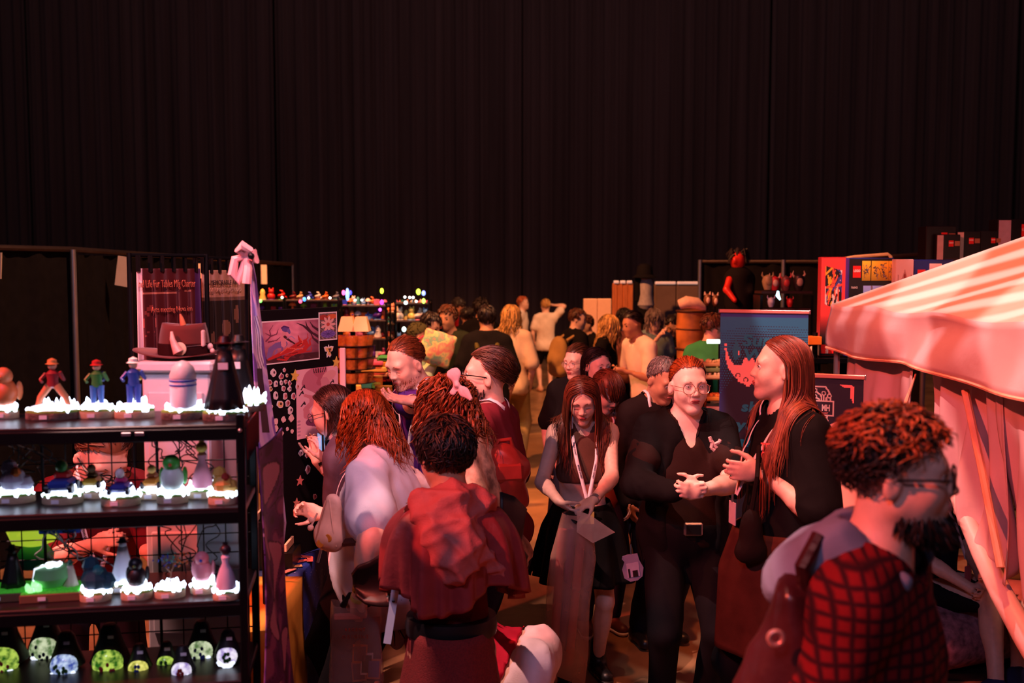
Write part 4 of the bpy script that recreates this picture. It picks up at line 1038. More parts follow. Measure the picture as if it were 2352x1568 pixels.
for i, (a, b) in enumerate(CB):
    pa, pb = at(*a, 2.94), at(*b, 2.96); n = 9; pts = []
    for j in range(n):
        t = j / (n - 1); q = pa * (1 - t) + pb * t; w_ = math.sin(math.pi * t)
        pts.append(q + A(r_.uniform(-.045, .045), r_.uniform(-.01, .03), r_.uniform(-.03, .02)) * w_)
    pts = [Vector(q) for q in pts]
    sm = [pts[0]]
    for j in range(n - 1):
        p0, p1, p2, p3 = pts[max(j - 1, 0)], pts[j], pts[j + 1], pts[min(j + 2, n - 1)]
        for u in (.25, .5, .75, 1): sm.append(.5 * ((2 * p1) + (p2 - p0) * u + (2 * p0 - 5 * p1 + 4 * p2 - p3) * u * u + (3 * p1 - p0 - 3 * p2 + p3) * u ** 3))
    wht = i in (18, 20, 22, 25)
    tag(MB().tube(sm, .0018 if not wht else .0024, 6).obj('cable', cab_w if wht else cab_b, None, True), 'white usb cable looping down from the blue hub' if wht else 'thin black usb cable hanging behind the crystal shelf', 'cable', 'white cables behind the shelf' if wht else 'black cables behind the shelf')
# purple printed cloth on the end of the shelf, lavender leaning banner
def swirl(u, v, cols, seed, sc=1.):
    r = np.random.RandomState(seed); x, y = u * sc, v * sc * 3
    f = sum(np.sin(x * r.uniform(2, 9) + y * r.uniform(-7, 7) + 2.2 * np.sin(y * r.uniform(1, 6) + x * r.uniform(-4, 4) + r.rand() * 6) + r.rand() * 6) for _ in range(4)) / 4
    cols = np.array(cols, float); q = np.clip((f * .9 + .5), 0, .999) * (len(cols) - 1); i = q.astype(int); t = np.clip((q - i - .35) / .3, 0, 1)[..., None]
    return cols[i] * (1 - t) + cols[i + 1] * t, f
def purple_art(u, v):
    c, f = swirl(u, v, [(40, 20, 70), (70, 36, 110), (96, 50, 130), (150, 96, 160)], 4, 1.6)
    c[np.abs(f - .18) < .025] = (24, 10, 40)
    for cx, cy, a, b in ((.5, .86, .24, .07), (.35, .68, .16, .09), (.6, .55, .15, .11), (.45, .38, .16, .08), (.6, .22, .18, .06), (.3, .12, .14, .05)):
        e = ((u - cx + .2 * np.sin(v * 20)) / a) ** 2 + ((v - cy) / b) ** 2; c[e < 1] = (196, 150, 190); c[np.abs(e - 1) < .12] = (40, 16, 60)
    return c
pa = thing('printed_cloth', 'dark purple swirl printed cloth hanging on shelf end', 'cloth', M=MS @ T3(.035, .0, 0))
def wavy_print(name, nx, ny, fpos, fn, parent, m, thick=.003):
    u, v = np.meshgrid((np.arange(nx) + .5) / nx, (np.arange(ny) + .5) / ny, indexing='ij'); c = fn(u, v)
    uu, vv = np.meshgrid(np.linspace(0, 1, nx + 1), np.linspace(0, 1, ny + 1), indexing='ij'); P = fpos(uu, vv)
    I = np.arange((nx + 1) * (ny + 1)).reshape(nx + 1, ny + 1); Q = np.stack([I[:-1, :-1], I[1:, :-1], I[1:, 1:], I[:-1, 1:]], -1).reshape(-1, 4)
    o = mesh_obj(name, P.reshape(-1, 3), Q, m, None, True); a = o.data.color_attributes.new('Col', 'FLOAT_COLOR', 'CORNER')
    cc = np.concatenate([srgb(np.clip(c, 0, 255)), np.ones((nx, ny, 1))], -1).reshape(-1, 4); a.data.foreach_set('color', np.repeat(cc, 4, 0).astype(np.float32).ravel())
    o.parent = parent
    if thick: md = o.modifiers.new('thickness', 'SOLIDIFY'); md.thickness = thick; md.offset = 0
    return o
wavy_print('print', 60, 170, lambda u, v: np.stack([.004 + .03 * u + .018 * np.sin(u * 4 + v * 3) + .05 * (1 - v) * u, -.03 + u * .34, .80 + v * .82 - .03 * np.sin(u * 3.1)], -1), purple_art, pa, cmat('print_cloth', .6))
def lav_art(u, v):
    c, f = swirl(u, v, [(150, 130, 210), (190, 170, 236), (214, 190, 240), (120, 90, 190)], 11, .8)
    e = (np.abs(u - .55) < .26) & (v > .62) & (v < .80); w = np.sin(u * 30 + v * 60 + 3 * np.sin(v * 40)); c[e & (w > .2)] = (226, 222, 236); c[e & (w < -.75)] = (40, 36, 60)
    e = (np.abs(u - .42) < .22) & (v > .40) & (v < .62); c[e] = (34, 28, 48)
    for cx, cy, a, b in ((.65, .47 - .2, .26, .035), (.65, .20, .26, .035), (.72, .10, .2, .03)):
        e = (np.abs(u - cx) < a) & (np.abs(v - cy) < b); c[e] = (110, 40, 120); e = (np.abs(u - cx) < a * .7) & (np.abs(v - cy) < b * .55); c[e] = (70, 20, 90)
    return c
bl = thing('leaning_banner', 'tall lavender printed banner leaning on pole with pink bow', 'banner')
Yb = 3.35
def lav_pos(u, v):
    py = 1262 - v * (1262 - 590)
    x0 = np.interp(py, [590, 750, 870, 1000, 1262], [574, 578, 584, 594, 606]); x1 = np.interp(py, [590, 640, 750, 870, 1050, 1200, 1262], [578, 588, 601, 615, 641, 657, 650])
    px = x0 + (x1 - x0) * u
    P = np.zeros(u.shape + (3,)); Yd = Yb + .30 * u * (1.1 - v) - .02 + .02 * np.sin(u * 5 + v * 9)
    uu = (px - 1176) / F; vv = -(py - 784) / F; d = np.stack([uu, CP + vv * SP, -SP + vv * CP], -1); t = Yd / d[..., 1]
    return d * t[..., None] + A(0, 0, CAMZ)
wavy_print('print', 60, 260, lav_pos, lav_art, bl, cmat('print_cloth', .6))
MB().tube([at(566, 600, Yb - .03), at(570, 985, Yb - .03), at(572, 1330, Yb + .0)], .007, 8).obj('pole', black_metal, bl, True)
pink = cloth('pink_ribbon', (240, 180, 186), .5)
b = MB()
for s_, pts in ((1, [(0, 0, 0), (-.035, -.01, -.01), (-.045, -.01, -.06), (-.03, -.005, -.085), (-.012, 0, -.04), (0, 0, 0)]), (1, [(0, 0, 0), (-.02, -.02, .02), (-.005, -.03, .035), (.015, -.02, .02), (0, 0, 0)]), (1, [(0, 0, 0), (.01, -.02, -.04), (.004, -.02, -.09)]), (1, [(0, 0, 0), (.03, -.01, .01), (.035, -.01, -.01), (0, 0, 0)])):
    b.tube([at(566, 588, Yb - .05) + A(*q) for q in pts], [.010, .014, .016, .014, .012, .01][:len(pts)], 8)
b.obj('bow', pink, bl, True)
MB().ball(tuple(at(577, 588, Yb - .08)), .011).obj('finial', black_metal, bl, True)
# hat on a white cabinet
white_lam = mat('white_laminate', (224, 208, 216), .45, var=.04)
cb = thing('cabinet', 'white cabinet behind the crystal shelf with hat on top', 'cabinet')
a0, a1 = at(322, 830, 3.2), at(478, 830, 3.2); cx = (a0[0] + a1[0]) / 2; cw = a1[0] - a0[0]; ct = a0[2]
MB().box((cx, 3.36, ct / 2 - .02), (cw, .30, ct - .04), bev=.006).obj('body', white_lam, cb)
MB().box((cx, 3.355, ct - .018), (cw + .03, .33, .035), bev=.008).obj('top_panel', white_lam, cb)
for z in (ct - .09, ct - .55, ct - .95): MB().box((cx, 3.207, z - .18), (cw - .04, .012, .34), bev=.004).obj('drawer', white_lam, cb)
wp = MB().box((0, 0, -.19), (.14, .012, .60), bev=.004); o = wp.obj('paper_pad', mat('paper_white', (226, 226, 240), .7, var=.03)); o.location = at(505, 1300, 3.13) * A(1, 1, 0) + A(0, 0, 1.225); tag(o, 'white sheet hanging behind the lower right of shelf grid', 'paper')
ht = thing('fedora', 'brown felt fedora with dark band, badge and horn ornament', 'hat', M=T3(cx - .012, 3.34, ct) @ Matrix.Scale(.80, 4))
felt = mat('brown_felt', (88, 28, 24), .95, var=.1, bump=.1, bscale=300, sheen=.3)
P = np.zeros((65, 14, 3))
for i in range(65):
    a = 2 * math.pi * i / 64
    for j in range(14):
        if j < 5: v = j / 4; rr = .205 - .10 * v; z = .012 + .028 * abs(math.cos(a)) ** 1.5 * (1 - v) ** 1.2 * 1.0
        else:
            v = (j - 5) / 8; rr = .103 - .030 * v ** 2 - (.071 if j == 13 else 0) * .98 - (.02 if j == 12 else 0); z = .014 + .140 * min(v * 1.22, 1) - .018 * (j >= 12) + .006 * math.cos(2 * a) * v
        P[i, j] = (rr * math.cos(a) * 1.02, rr * math.sin(a) * .82, z)
mesh_from_grid('felt_body', P, felt, None, .003).parent = ht
MB().lathe([(.107, .018), (.107, .062), (.104, .064)], 48, (0, 0, 0), Matrix.Diagonal((1.02, .84, 1, 1))).obj('band', cloth('band', (44, 14, 16)), ht, True)
MB().lathe([(0, 0), (.026, 0), (.028, .004), (.020, .006), (.0, .008)], 24, (0, 0, 0), T3(.012, -.094, .045) @ RX(90)).obj('badge', mat('bone_badge', (214, 190, 160), .4), ht, True)
MB().tube([(-.02, -.095, .115), (-.014, -.105, .085), (.0, -.112, .055), (.012, -.112, .032)], [.006, .011, .016, .022], 12).obj('horn', mat('pale_horn', (220, 170, 160), .35, var=.2, scale=40), ht, True)
MB().tube([(.004, -.02, .14), (.0, -.025, .165), (-.004, -.03, .185)], [.012, .009, .003], 10).obj('feather_tip', mat('orange_tip', (224, 130, 90), .4), ht, True)
MB().tube([(.03, -.094, .052), (.07, -.075, .056), (.105, -.035, .058)], .0012, 6).obj('pin', steel, ht, True)
MB().box((.094, -.045, .085), (.012, .03, .07), RZ(0), bev=.005).obj('playing_card', mat('card_white', (236, 200, 196), .5), ht)
MB().ball((.118, -.03, .05), (.012, .012, .014)).ball((.126, -.03, .032), (.010, .012, .012)).obj('charm', mat('charm_pale', (236, 196, 190), .4), ht, True)
# pipe and drape behind the booth
pd = thing('pipe_and_drape', 'black pipe and drape screen behind the left booths', 'drape')
pa_, pb_ = at(-120, 566, 6.6), at(672, 607, 12.5)
MB().tube([pa_, at(168, 573, 7.5), at(420, 590, 9.4), pb_], .022, 8).obj('crossbar', mat('dull_pipe', (70, 56, 56), .4, metal=.7), pd, True)
for px, py, Y in ((171, 573, 7.5), (672, 607, 12.5)): q = at(px, py, Y); MB().tube([(q[0], q[1] - .03, 0), (q[0], q[1] - .03, q[2])], .022, 10).obj('upright', steel, pd, True)
pts = [pa_, at(168, 573, 7.5), at(420, 590, 9.4), pb_]
for i in range(3):
    drape_sheet('drape_panel', pts[i][0], pts[i + 1][0], pts[i][1] + .04, pts[i + 1][1] + .04, .03, min(pts[i][2], pts[i + 1][2]) - .01, .03, .018, mat('booth_drape', (18, 15, 18), .95, var=.2, spec=.1), pd, i + 9)
for px, py, w, h, Y, ro, lab in ((282, 623, 32, 68, 7.9, -9, 'white paper sign tilted on the black drape'), (459, 622, 20, 34, 9.0, 0, 'small cream card clipped above the grey banner'), (606, 630, 15, 44, 11.35, 0, 'narrow white card hanging near the far upright'), (0, 610, 8, 60, 6.9, -4, 'white paper strip cut by left picture edge')):
    q = at(px, py, Y); o = MB().box((0, 0, 0), (w * Y / F, .004, h * Y / F)).obj('paper_sign', mat('paper_cream', (232, 206, 190), .7, var=.04)); o.location = q; o.rotation_euler = (0, R(-ro), R(-10)); tag(o, lab, 'sign')
# maroon and grey banners of the booth behind
def fold_banner(name, lab, x0, x1, y0, y1, Y0, Y1, fn, fill, textlines, nx=40, ny=50):
    o = thing(name, lab, 'banner'); a, b_ = at(x0, y0, Y0), at(x1, y0, Y1); zb = at(x0, y1, Y0)[2]
    def pos(u, v):
        x = a[0] + (b_[0] - a[0]) * u; y = a[1] + (b_[1] - a[1]) * u + .02 * np.sin(u * 34 + v) * (1 - .6 * v); z = zb + (a[2] - zb) * v; return np.stack([x, y, z], -1)
    wavy_print('print', nx, ny, pos, fn, o, cmat('print_cloth', .6), .004)
    d_ = b_ - a; ang = math.atan2(d_[1], d_[0]); L = np.linalg.norm(d_[:2])
    for s_, u, v, size, m, xs in textlines:
        q = a + d_ * u; q[2] = zb + (a[2] - zb) * v
        text(s_, size, m, o, T3(q[0], q[1] - .04, q[2]) @ Matrix.Rotation(ang, 4, 'Z'), xs=xs, ext=.001)
    for i in range(6):
        q = a + d_ * (i + .2) / 5.6; MB().tube([(q[0], q[1], a[2] - .015), (q[0], q[1], a[2] + .06)], .012, 6).obj('clip', black_metal, o)
    MB().tube([a + A(-.03, 0, .06), b_ + A(.03, 0, .06)], .01, 8).obj('top_rod', black_metal, o, True)
    for q in (a + A(-.03, 0, .07), b_ + A(.03, 0, .07)): MB().tube([q * A(1, 1, 0), q], .012, 8).obj('post', black_metal, o, True)
    return o
txt_m = mat('copper_print', (196, 96, 74), .6, var=.1); txt_d = mat('dark_print', (60, 44, 44), .6, var=0); txt_g = mat('pale_print', (196, 160, 140), .6, var=.1)
def maroon(u, v):
    c = np.zeros(u.shape + (3,)); c[:] = (84, 20, 26); c[u > .9] = (76, 34, 90); c[u < .09] = (230, 190, 200); c[(np.abs(v - .72 - .03 * u) < .008) & (u > .1) & (u < .86)] = (190, 110, 90)
    for cx, cy, a, b in ((.2, .36, .09, .22), (.2, .36, .055, .2), (.2, .2, .08, .12)):
        e = ((u - cx) / a) ** 2 + ((v - cy) / b) ** 2; c[(np.abs(e - 1) < .12) & (v > cy)] = (150, 60, 56)
    return c
fold_banner('cloth_banner', 'maroon banner with copper lettering behind the hat', 312, 460, 616, 830, 4.6, 4.9, maroon, None, [('nel Life Fur Tables Mfg Charter', .52, .83, .050, txt_m, .50), ('Arts meeting Nova inn', .58, .55, .036, txt_m, .7), ('art safe', .62, .36, .03, txt_m, .8)])
def grey_b(u, v):
    c = np.zeros(u.shape + (3,)); c[:] = (34, 26, 26); c[v > .68] = (176, 132, 112); c[(v > .66) & (v < .70)] = (110, 80, 70); c[(u < .18) & (v > .70)] = (206, 160, 140)
    for cx, cy, a, b in ((.22, .25, .04, .08), (.75, .5, .05, .1), (.5, .35, .1, .1)): e = ((u - cx) / a) ** 2 + ((v - cy) / b) ** 2; c[e < 1] = (120, 84, 70)
    return c
fold_banner('cloth_banner', 'grey topped dark banner with two lines of lettering', 462, 566, 620, 830, 5.1, 5.4, grey_b, None, [('A MEMORABLE ART', .52, .86, .036, txt_d, .75), ('COSTUME CO OP STUDIO', .55, .78, .028, txt_g, .75)])
# ---------------------------------------------------------------- art booth: print board, tables, small goods
def stroke(c, u, v, pts, w, col, asp=1.):
    pts = np.array(pts, float); d = np.full(u.shape, 9.); ws = np.linspace(w[0], w[1], len(pts)) if isinstance(w, tuple) else np.full(len(pts), w)
    for i in range(len(pts) - 1):
        a, b = pts[i] * (asp, 1), pts[i + 1] * (asp, 1); ab = b - a; t = np.clip(((u * asp - a[0]) * ab[0] + (v - a[1]) * ab[1]) / (ab @ ab + 1e-9), 0, 1)
        d = np.minimum(d, np.hypot(u * asp - a[0] - ab[0] * t, v - a[1] - ab[1] * t) - (ws[i] + (ws[i + 1] - ws[i]) * t))
    c[d < 0] = col; return d
def blob(c, u, v, x, y, a, b, col, rot=0, asp=1.):
    X, Y_ = (u - x) * asp, v - y; ca, sa = math.cos(rot), math.sin(rot)
    e = ((X * ca + Y_ * sa) / a) ** 2 + ((-X * sa + Y_ * ca) / b) ** 2; c[e < 1] = col; return e
bp0, bp1 = at(598, 722, 4.42), at(777, 712, 4.88)
bd = bp1 - bp0; BW = np.linalg.norm(bd[:2]); BA = math.atan2(bd[1], bd[0]); bx = A(math.cos(BA), math.sin(BA), 0); bn = A(math.sin(BA), -math.cos(BA), 0)
BZ = 1.165
MBd = T3(*((bp0 + bp1) / 2 * A(1, 1, 0))) @ Matrix.Rotation(BA, 4, 'Z') @ T3(0, 0, .76)
board = thing('print_board', 'black display board covered with fantasy prints and stickers', 'board', M=MBd)
MB().box((0, .012, BZ / 2), (BW, .02, BZ), bev=.002).obj('panel', cloth('board_black', (18, 13, 16), .8), board)
for s_ in (-1, 1): MB().tube([(s_ * BW * .4, .04, .0), (s_ * BW * .4, .03, BZ * .9)], .012, 8).obj('support', black_metal, board)
def bl_loc(px, py):
    u = (px - 1176) / F; v = -(py - 784) / F; d = A(u, CP + v * SP, -SP + v * CP); o = (bp0 + bp1) / 2 * A(1, 1, 0); c0 = A(0, 0, CAMZ)
    t = ((o - c0) @ bn) / (d @ bn); p = c0 + d * t; return (p - o) @ bx, p[2] - .76
def pic_on_board(name, x0, y0, x1, y1, fn, nx, lab, border=None, tilt=0):
    a, b = bl_loc(x0, y1), bl_loc(x1, y0); w, h = b[0] - a[0], b[1] - a[1]
    M = T3((a[0] + b[0]) / 2, -.003, a[1]) @ RY(tilt)
    if border: MB().box((0, .0012, h / 2), (w + .012, .002, h + .012), M).obj('print_margin', mat('print_paper', (240, 226, 226), .6, var=0), board)
    o = picture(name, w, h, fn, nx, board, M); o['label'] = lab; return o
def art_battle(u, v):
    c = np.zeros(u.shape + (3,)); r = np.random.RandomState(2)
    g = np.clip(1.25 - np.hypot((u - .42) * 1.1, v - .75) * 1.15, 0, 1)[..., None]
    c[:] = A(70, 26, 50) * (1 - g) + A(240, 150, 170) * g
    n = np.sin(u * 18 + 3 * np.sin(v * 9)) * np.sin(v * 22 + 2 * np.sin(u * 14)); c += n[..., None] * 10
    c[v < .16] = A(70, 30, 40); c[(v < .14) & (n > .2)] = (96, 50, 60)
    dk = (62, 26, 44)
    for P_ in ([(1, .55), (.86, .68), (.78, .85), (.76, .97)], [(.86, .68), (.72, .86), (.60, .94)], [(1, .72), (.9, .82), (.84, .95)], [(1, .4), (.9, .52), (.84, .7)]): stroke(c, u, v, P_, (.035, .006), dk, 1.2)
    for P_ in ([(.06, .55), (.14, .66), (.12, .8), (.18, .92)], [(.14, .66), (.24, .7), (.27, .82)], [(.14, .66), (.05, .74)], [(.1, .52), (.24, .55), (.3, .62)]): stroke(c, u, v, P_, (.018, .005), (120, 50, 80), 1.2)
    pu = (104, 78, 150); lt = (236, 150, 160)
    stroke(c, u, v, [(.10, .14), (.14, .34), (.24, .42), (.36, .44)], (.05, .08), (130, 100, 160), 1.2); stroke(c, u, v, [(.2, .14), (.24, .3)], .02, (150, 110, 160), 1.2); stroke(c, u, v, [(.34, .14), (.33, .34)], .02, (130, 90, 150), 1.2)
    stroke(c, u, v, [(.36, .42), (.35, .6), (.38, .74)], (.055, .045), lt, 1.2)
    blob(c, u, v, .40, .80, .085, .065, pu, -.3, 1.2); blob(c, u, v, .455, .75, .03, .07, (120, 100, 170), .2, 1.2); stroke(c, u, v, [(.33, .84), (.37, .88), (.45, .84)], .018, (84, 40, 110), 1.2)
    stroke(c, u, v, [(.38, .62), (.46, .52), (.56, .42)], (.03, .015), (70, 30, 40), 1.2); stroke(c, u, v, [(.42, .58), (.5, .62), (.56, .54)], .012, (190, 150, 190), 1.2)
    rd = (200, 44, 44)
    for P_, w in (([(.1, .1), (.3, .2), (.5, .3), (.66, .4)], (.03, .08)), ([(.4, .12), (.56, .2), (.7, .22), (.78, .34), (.74, .46)], (.05, .05)), ([(.7, .42), (.64, .52), (.62, .62)], (.035, .01)), ([(.75, .3), (.84, .36), (.83, .48), (.88, .56)], (.03, .008)), ([(.74, .2), (.86, .2), (.86, .3)], (.02, .006)), ([(.72, .45), (.8, .55), (.79, .66)], (.02, .005)), ([(.25, .08), (.4, .04), (.46, .14)], (.02, .03))): stroke(c, u, v, P_, w, rd, 1.2)
    for P_ in ([(.3, .22), (.42, .34), (.56, .3)], [(.5, .22), (.6, .3), (.7, .28)], [(.66, .36), (.7, .46), (.66, .54)]): stroke(c, u, v, P_, .012, (240, 110, 90), 1.2)
    for P_ in ([(.45, .18), (.6, .2)], [(.6, .36), (.68, .42)], [(.34, .14), (.5, .12)]): stroke(c, u, v, P_, .01, (120, 14, 24), 1.2)
    return c
def art_flower(u, v):
    c = np.zeros(u.shape + (3,)); c[:] = (120, 96, 96); n = np.sin(u * 30 + 4 * np.sin(v * 14)) * np.sin(v * 26); c += n[..., None] * 50
    blob(c, u, v, .22, .85, .18, .1, (170, 60, 50), 0, .68); blob(c, u, v, .75, .87, .2, .1, (220, 110, 60), 0, .68)
    for i in range(9):
        a = i * 2 * math.pi / 9; blob(c, u, v, .5 + .26 * math.cos(a), .57 + .19 * math.sin(a), .13, .05, (240, 180, 170), math.atan2(math.sin(a) * .19, math.cos(a) * .26 * .68), .68)
    blob(c, u, v, .5, .57, .07, .07, (200, 80, 70), 0, .68); blob(c, u, v, .5, .2, .3, .15, (120, 96, 180), 0, .68)
    for i in range(9): stroke(c, u, v, [(.5, .2), (.5 + .36 * math.cos(i * .7), .2 + .14 * math.sin(i * .7))], .008, (60, 40, 110), .68)
    return c
def art_serpent(u, v):
    c = np.zeros(u.shape + (3,)); c[:] = (250, 190, 200); d = (206, 120, 140); e = (150, 70, 110)
    stroke(c, u, v, [(.55, .95), (.36, .88), (.3, .8), (.5, .72), (.62, .66), (.7, .58)], (.10, .09), d, .55); stroke(c, u, v, [(.5, .93), (.62, .86), (.56, .78)], .05, (190, 100, 120), .55)
    blob(c, u, v, .78, .86, .10, .07, (240, 170, 170), .5, .55); stroke(c, u, v, [(.66, .80), (.72, .7), (.70, .5)], (.05, .09), (226, 150, 160), .55)
    stroke(c, u, v, [(.2, .62), (.34, .58), (.36, .5), (.22, .42), (.24, .32), (.44, .26), (.7, .26), (.9, .32)], (.02, .06), (226, 140, 150), .55)
    stroke(c, u, v, [(.3, .22), (.5, .18), (.75, .19), (.95, .26)], (.05, .05), (130, 60, 100), .55); stroke(c, u, v, [(.4, .24), (.6, .235), (.8, .25)], .006, (80, 30, 60), .55)
    blob(c, u, v, .74, .42, .12, .08, (236, 180, 80), 0, .55); blob(c, u, v, .6, .33, .10, .05, e, 0, .55)
    for x, y in ((.85, .76), (.16, .5), (.12, .66), (.16, .74)): stroke(c, u, v, [(x - .05, y - .03), (x, y + .01), (x + .04, y - .01), (x + .02, y + .03)], .008, (40, 24, 36), .55)
    for i in range(6): stroke(c, u, v, [(.42 + .05 * i, .93), (.40 + .06 * i, .985)], .006, (40, 20, 30), .55)
    for i in range(5): blob(c, u, v, .05, .06 + .05 * i, .022, .014, (206, 150, 170), 0, .55)
    return c
pic_on_board('art_print', 603, 733, 730, 836, art_battle, 190, 'pink and red fantasy battle print', True)
pic_on_board('art_print', 734, 718, 771, 780, art_flower, 80, 'pale flower print above the bird sticker', True)
pic_on_board('art_print', 681, 838, 775, 1010, art_serpent, 120, 'tall pink serpent print')
stk_cols = [(240, 214, 214), (226, 150, 150), (200, 90, 90), (236, 190, 110), (190, 120, 130), (230, 200, 190)]
def sticker(px, py, wpx, seed, kind='blob', col=None, inner=True):
    r_ = random.Random(seed); x, z = bl_loc(px, py); s_ = wpx * 4.65 / F / 2
    if kind == 'star': poly = [(x + s_ * (1 if i % 2 == 0 else .45) * math.sin(i * math.pi / 5 + .15), z + s_ * (1 if i % 2 == 0 else .45) * math.cos(i * math.pi / 5 + .15)) for i in range(10)]
    elif kind == 'bird': poly = [(x + s_ * a, z + s_ * b) for a, b in ((0, .9), (.1, .55), (.5, .7), (1, .6), (.75, 0), (.3, -.15), (.5, -.6), (.2, -.9), (-.1, -.6), (-.4, -.9), (-.45, -.45), (-.25, -.1), (-.75, 0), (-1, .6), (-.5, .7), (-.12, .55))]
    else: poly = [(x + s_ * r_.uniform(.7, 1.1) * math.sin(i * 2 * math.pi / 11), z + s_ * r_.uniform(.75, 1.2) * math.cos(i * 2 * math.pi / 11)) for i in range(11)]
    c = col or (240, 222, 220); o = MB().prism(poly, -.0045, -.001).obj('sticker', fm(c, .5), board)
    if inner:
        cx, cz = sum(p[0] for p in poly) / len(poly), sum(p[1] for p in poly) / len(poly)
        k_ = .74; MB().prism([(cx + (a - cx) * k_, cz + (b - cz) * k_) for a, b in poly], -.0052, -.0044).obj('sticker_art', fm(stk_cols[seed % 6], .5), o)
        MB().prism([(cx + (a - cx) * .3 + s_ * .15, cz + (b - cz) * .35 + s_ * .1) for a, b in poly], -.006, -.005).obj('sticker_art', fm(((60, 30, 50), (150, 40, 50), (90, 60, 120))[seed % 3], .5), o)
sticker(754, 806, 34, 3, 'bird')
for i, (x, y, w) in enumerate(((627, 856, 18), (652, 850, 10), (645, 864, 15), (658, 862, 9), (618, 878, 16), (632, 882, 15), (645, 879, 11), (655, 876, 12), (664, 880, 12), (620, 893, 12), (650, 892, 13), (664, 893, 13), (632, 908, 19), (654, 910, 16), (673, 910, 16), (642, 928, 20), (660, 926, 17), (622, 934, 10), (666, 942, 18), (682, 888, 14))): sticker(x, y, w, i)
for x, y, w in ((633, 968, 15), (650, 963, 15), (668, 960, 17), (632, 983, 16), (646, 995, 12), (659, 985, 9), (670, 990, 10)): sticker(x, y, w, 40 + x, 'blob', (242, 196, 190), False)
for x, y, w, cl in ((676, 863, 30, (240, 196, 90)), (771, 832, 30, (240, 196, 90)), (744, 1003, 20, (240, 196, 90)), (688, 1104, 26, (236, 130, 120)), (680, 1155, 24, (240, 150, 130)), (632, 1004, 12, (240, 196, 90))): sticker(x, y, w, 7, 'star', cl, False)
for x, y, w in ((690, 1040, 16), (704, 1046, 12), (706, 1078, 20), (722, 1140, 14)): sticker(x, y, w, x)
q = at(790, 880, 5.05); o = MB().box((0, 0, 0), (.03, .02, .62), bev=.004).obj('paper_roll', mat('roll_white', (224, 200, 214), .6, var=.03)); o.location = A(q[0] - .005, q[1], 1.40); tag(o, 'white panel edge standing behind the print board', 'panel')
MB().box((0, 0, -.85), (.02, .02, 1.1)).obj('stand', black_metal, o)
# tables
def cloth_table(name, lab, x0, x1, y0, y1, z, m, seed, amp=.014):
    o = thing(name, lab, 'table', ((x0 + x1) / 2, (y0 + y1) / 2, 0)); cx, cy = (x0 + x1) / 2, (y0 + y1) / 2
    MB().box((0, 0, z - .02), (x1 - x0 - .03, y1 - y0 - .03, .025)).obj('table_top', black_wood, o)
    for sx in (-1, 1):
        for sy in (-1, 1): MB().tube([(sx * (x1 - x0) * .42, sy * (y1 - y0) * .4, 0), (sx * (x1 - x0) * .42, sy * (y1 - y0) * .4, z - .03)], .015, 8).obj('leg', steel, o)
    per = []; w, d = (x1 - x0) / 2, (y1 - y0) / 2; n = 26
    for (ax, ay), (bx_, by_) in (((-w, -d), (w, -d)), ((w, -d), (w, d)), ((w, d), (-w, d)), ((-w, d), (-w, -d))):
        for i in range(n): per.append((ax + (bx_ - ax) * i / n, ay + (by_ - ay) * i / n))
    per.append(per[0]); P = np.zeros((len(per), 14, 3)); r = np.random.RandomState(seed)
    for i, (x, y) in enumerate(per):
        for j in range(14):
            if j < 4: f = j / 3.6; P[i, j] = (x * f, y * f, z)
            else:
                t = (j - 4) / 9; e = 1 + (.02 + amp * 2.2 * (1 + math.sin(i * .55 + seed) + .5 * math.sin(i * 1.3)) * t + .02 * math.sin(i * .4 + t * 9) * t)
                P[i, j] = (x * e + .012 * math.sin(t * 7 + i * .8) * t, y * e + .012 * math.cos(t * 8 + i * .7) * t, z - .004 - (z - .05) * t)
    mesh_from_grid('tablecloth', P, m, None, .003).parent = o
    return o
gal = mat('galaxy_cloth', (26, 44, 120), .7, var=.8, scale=7, bump=.1); 
n_ = gal.node_tree.nodes; l_ = gal.node_tree.links; b_ = n_['Principled BSDF']
v_ = n_.new('ShaderNodeTexVoronoi'); v_.inputs['Scale'].default_value = 42; tc_ = [x for x in n_ if x.type == 'TEX_COORD'][0]; l_.new(tc_.outputs['Object'], v_.inputs['Vector'])
cr_ = n_.new('ShaderNodeValToRGB'); cr_.color_ramp.elements[0].position = .06; cr_.color_ramp.elements[0].color = (.8, .75, .9, 1); cr_.color_ramp.elements[1].position = .12; cr_.color_ramp.elements[1].color = (0, 0, 0, 1); l_.new(v_.outputs['Distance'], cr_.inputs[0])
mx_ = n_.new('ShaderNodeMix'); mx_.data_type = 'RGBA'; mx_.blend_type = 'ADD'; mx_.inputs[0].default_value = 1
src = b_.inputs['Base Color'].links[0].from_socket; l_.new(src, mx_.inputs[6]); l_.new(cr_.outputs[0], mx_.inputs[7]); l_.new(mx_.outputs[2], b_.inputs['Base Color'])
cloth_table('cloth_table', 'table under star speckled dark blue cloth below print board', -1.30, -.945, 4.37, 5.15, .75, gal, 1)
cloth_table('cloth_table', 'table under plain yellow cloth with a few dark stickers', -1.26, -.935, 3.57, 4.33, .75, cloth('yellow', (230, 170, 70), .7), 4)
r_ = random.Random(8)
for i, (px, py) in enumerate(((633, 1372), (628, 1381), (640, 1364), (636, 1398), (622, 1402), (620, 1368))):
    p = atz(px, py, .757); o = MB().box((0, 0, 0), (r_.uniform(.012, .03), r_.uniform(.015, .04), .002)).obj('enamel_pin', fm(((110, 40, 40), (150, 60, 90), (60, 30, 40))[i % 3])); o.location = p; o.rotation_euler = (0, 0, i)
    tag(o, ('dark red', 'violet', 'brown', 'plum', 'rose', 'black')[i] + ' flat pin lying on the yellow tablecloth', 'pin', 'pins on the yellow tablecloth')
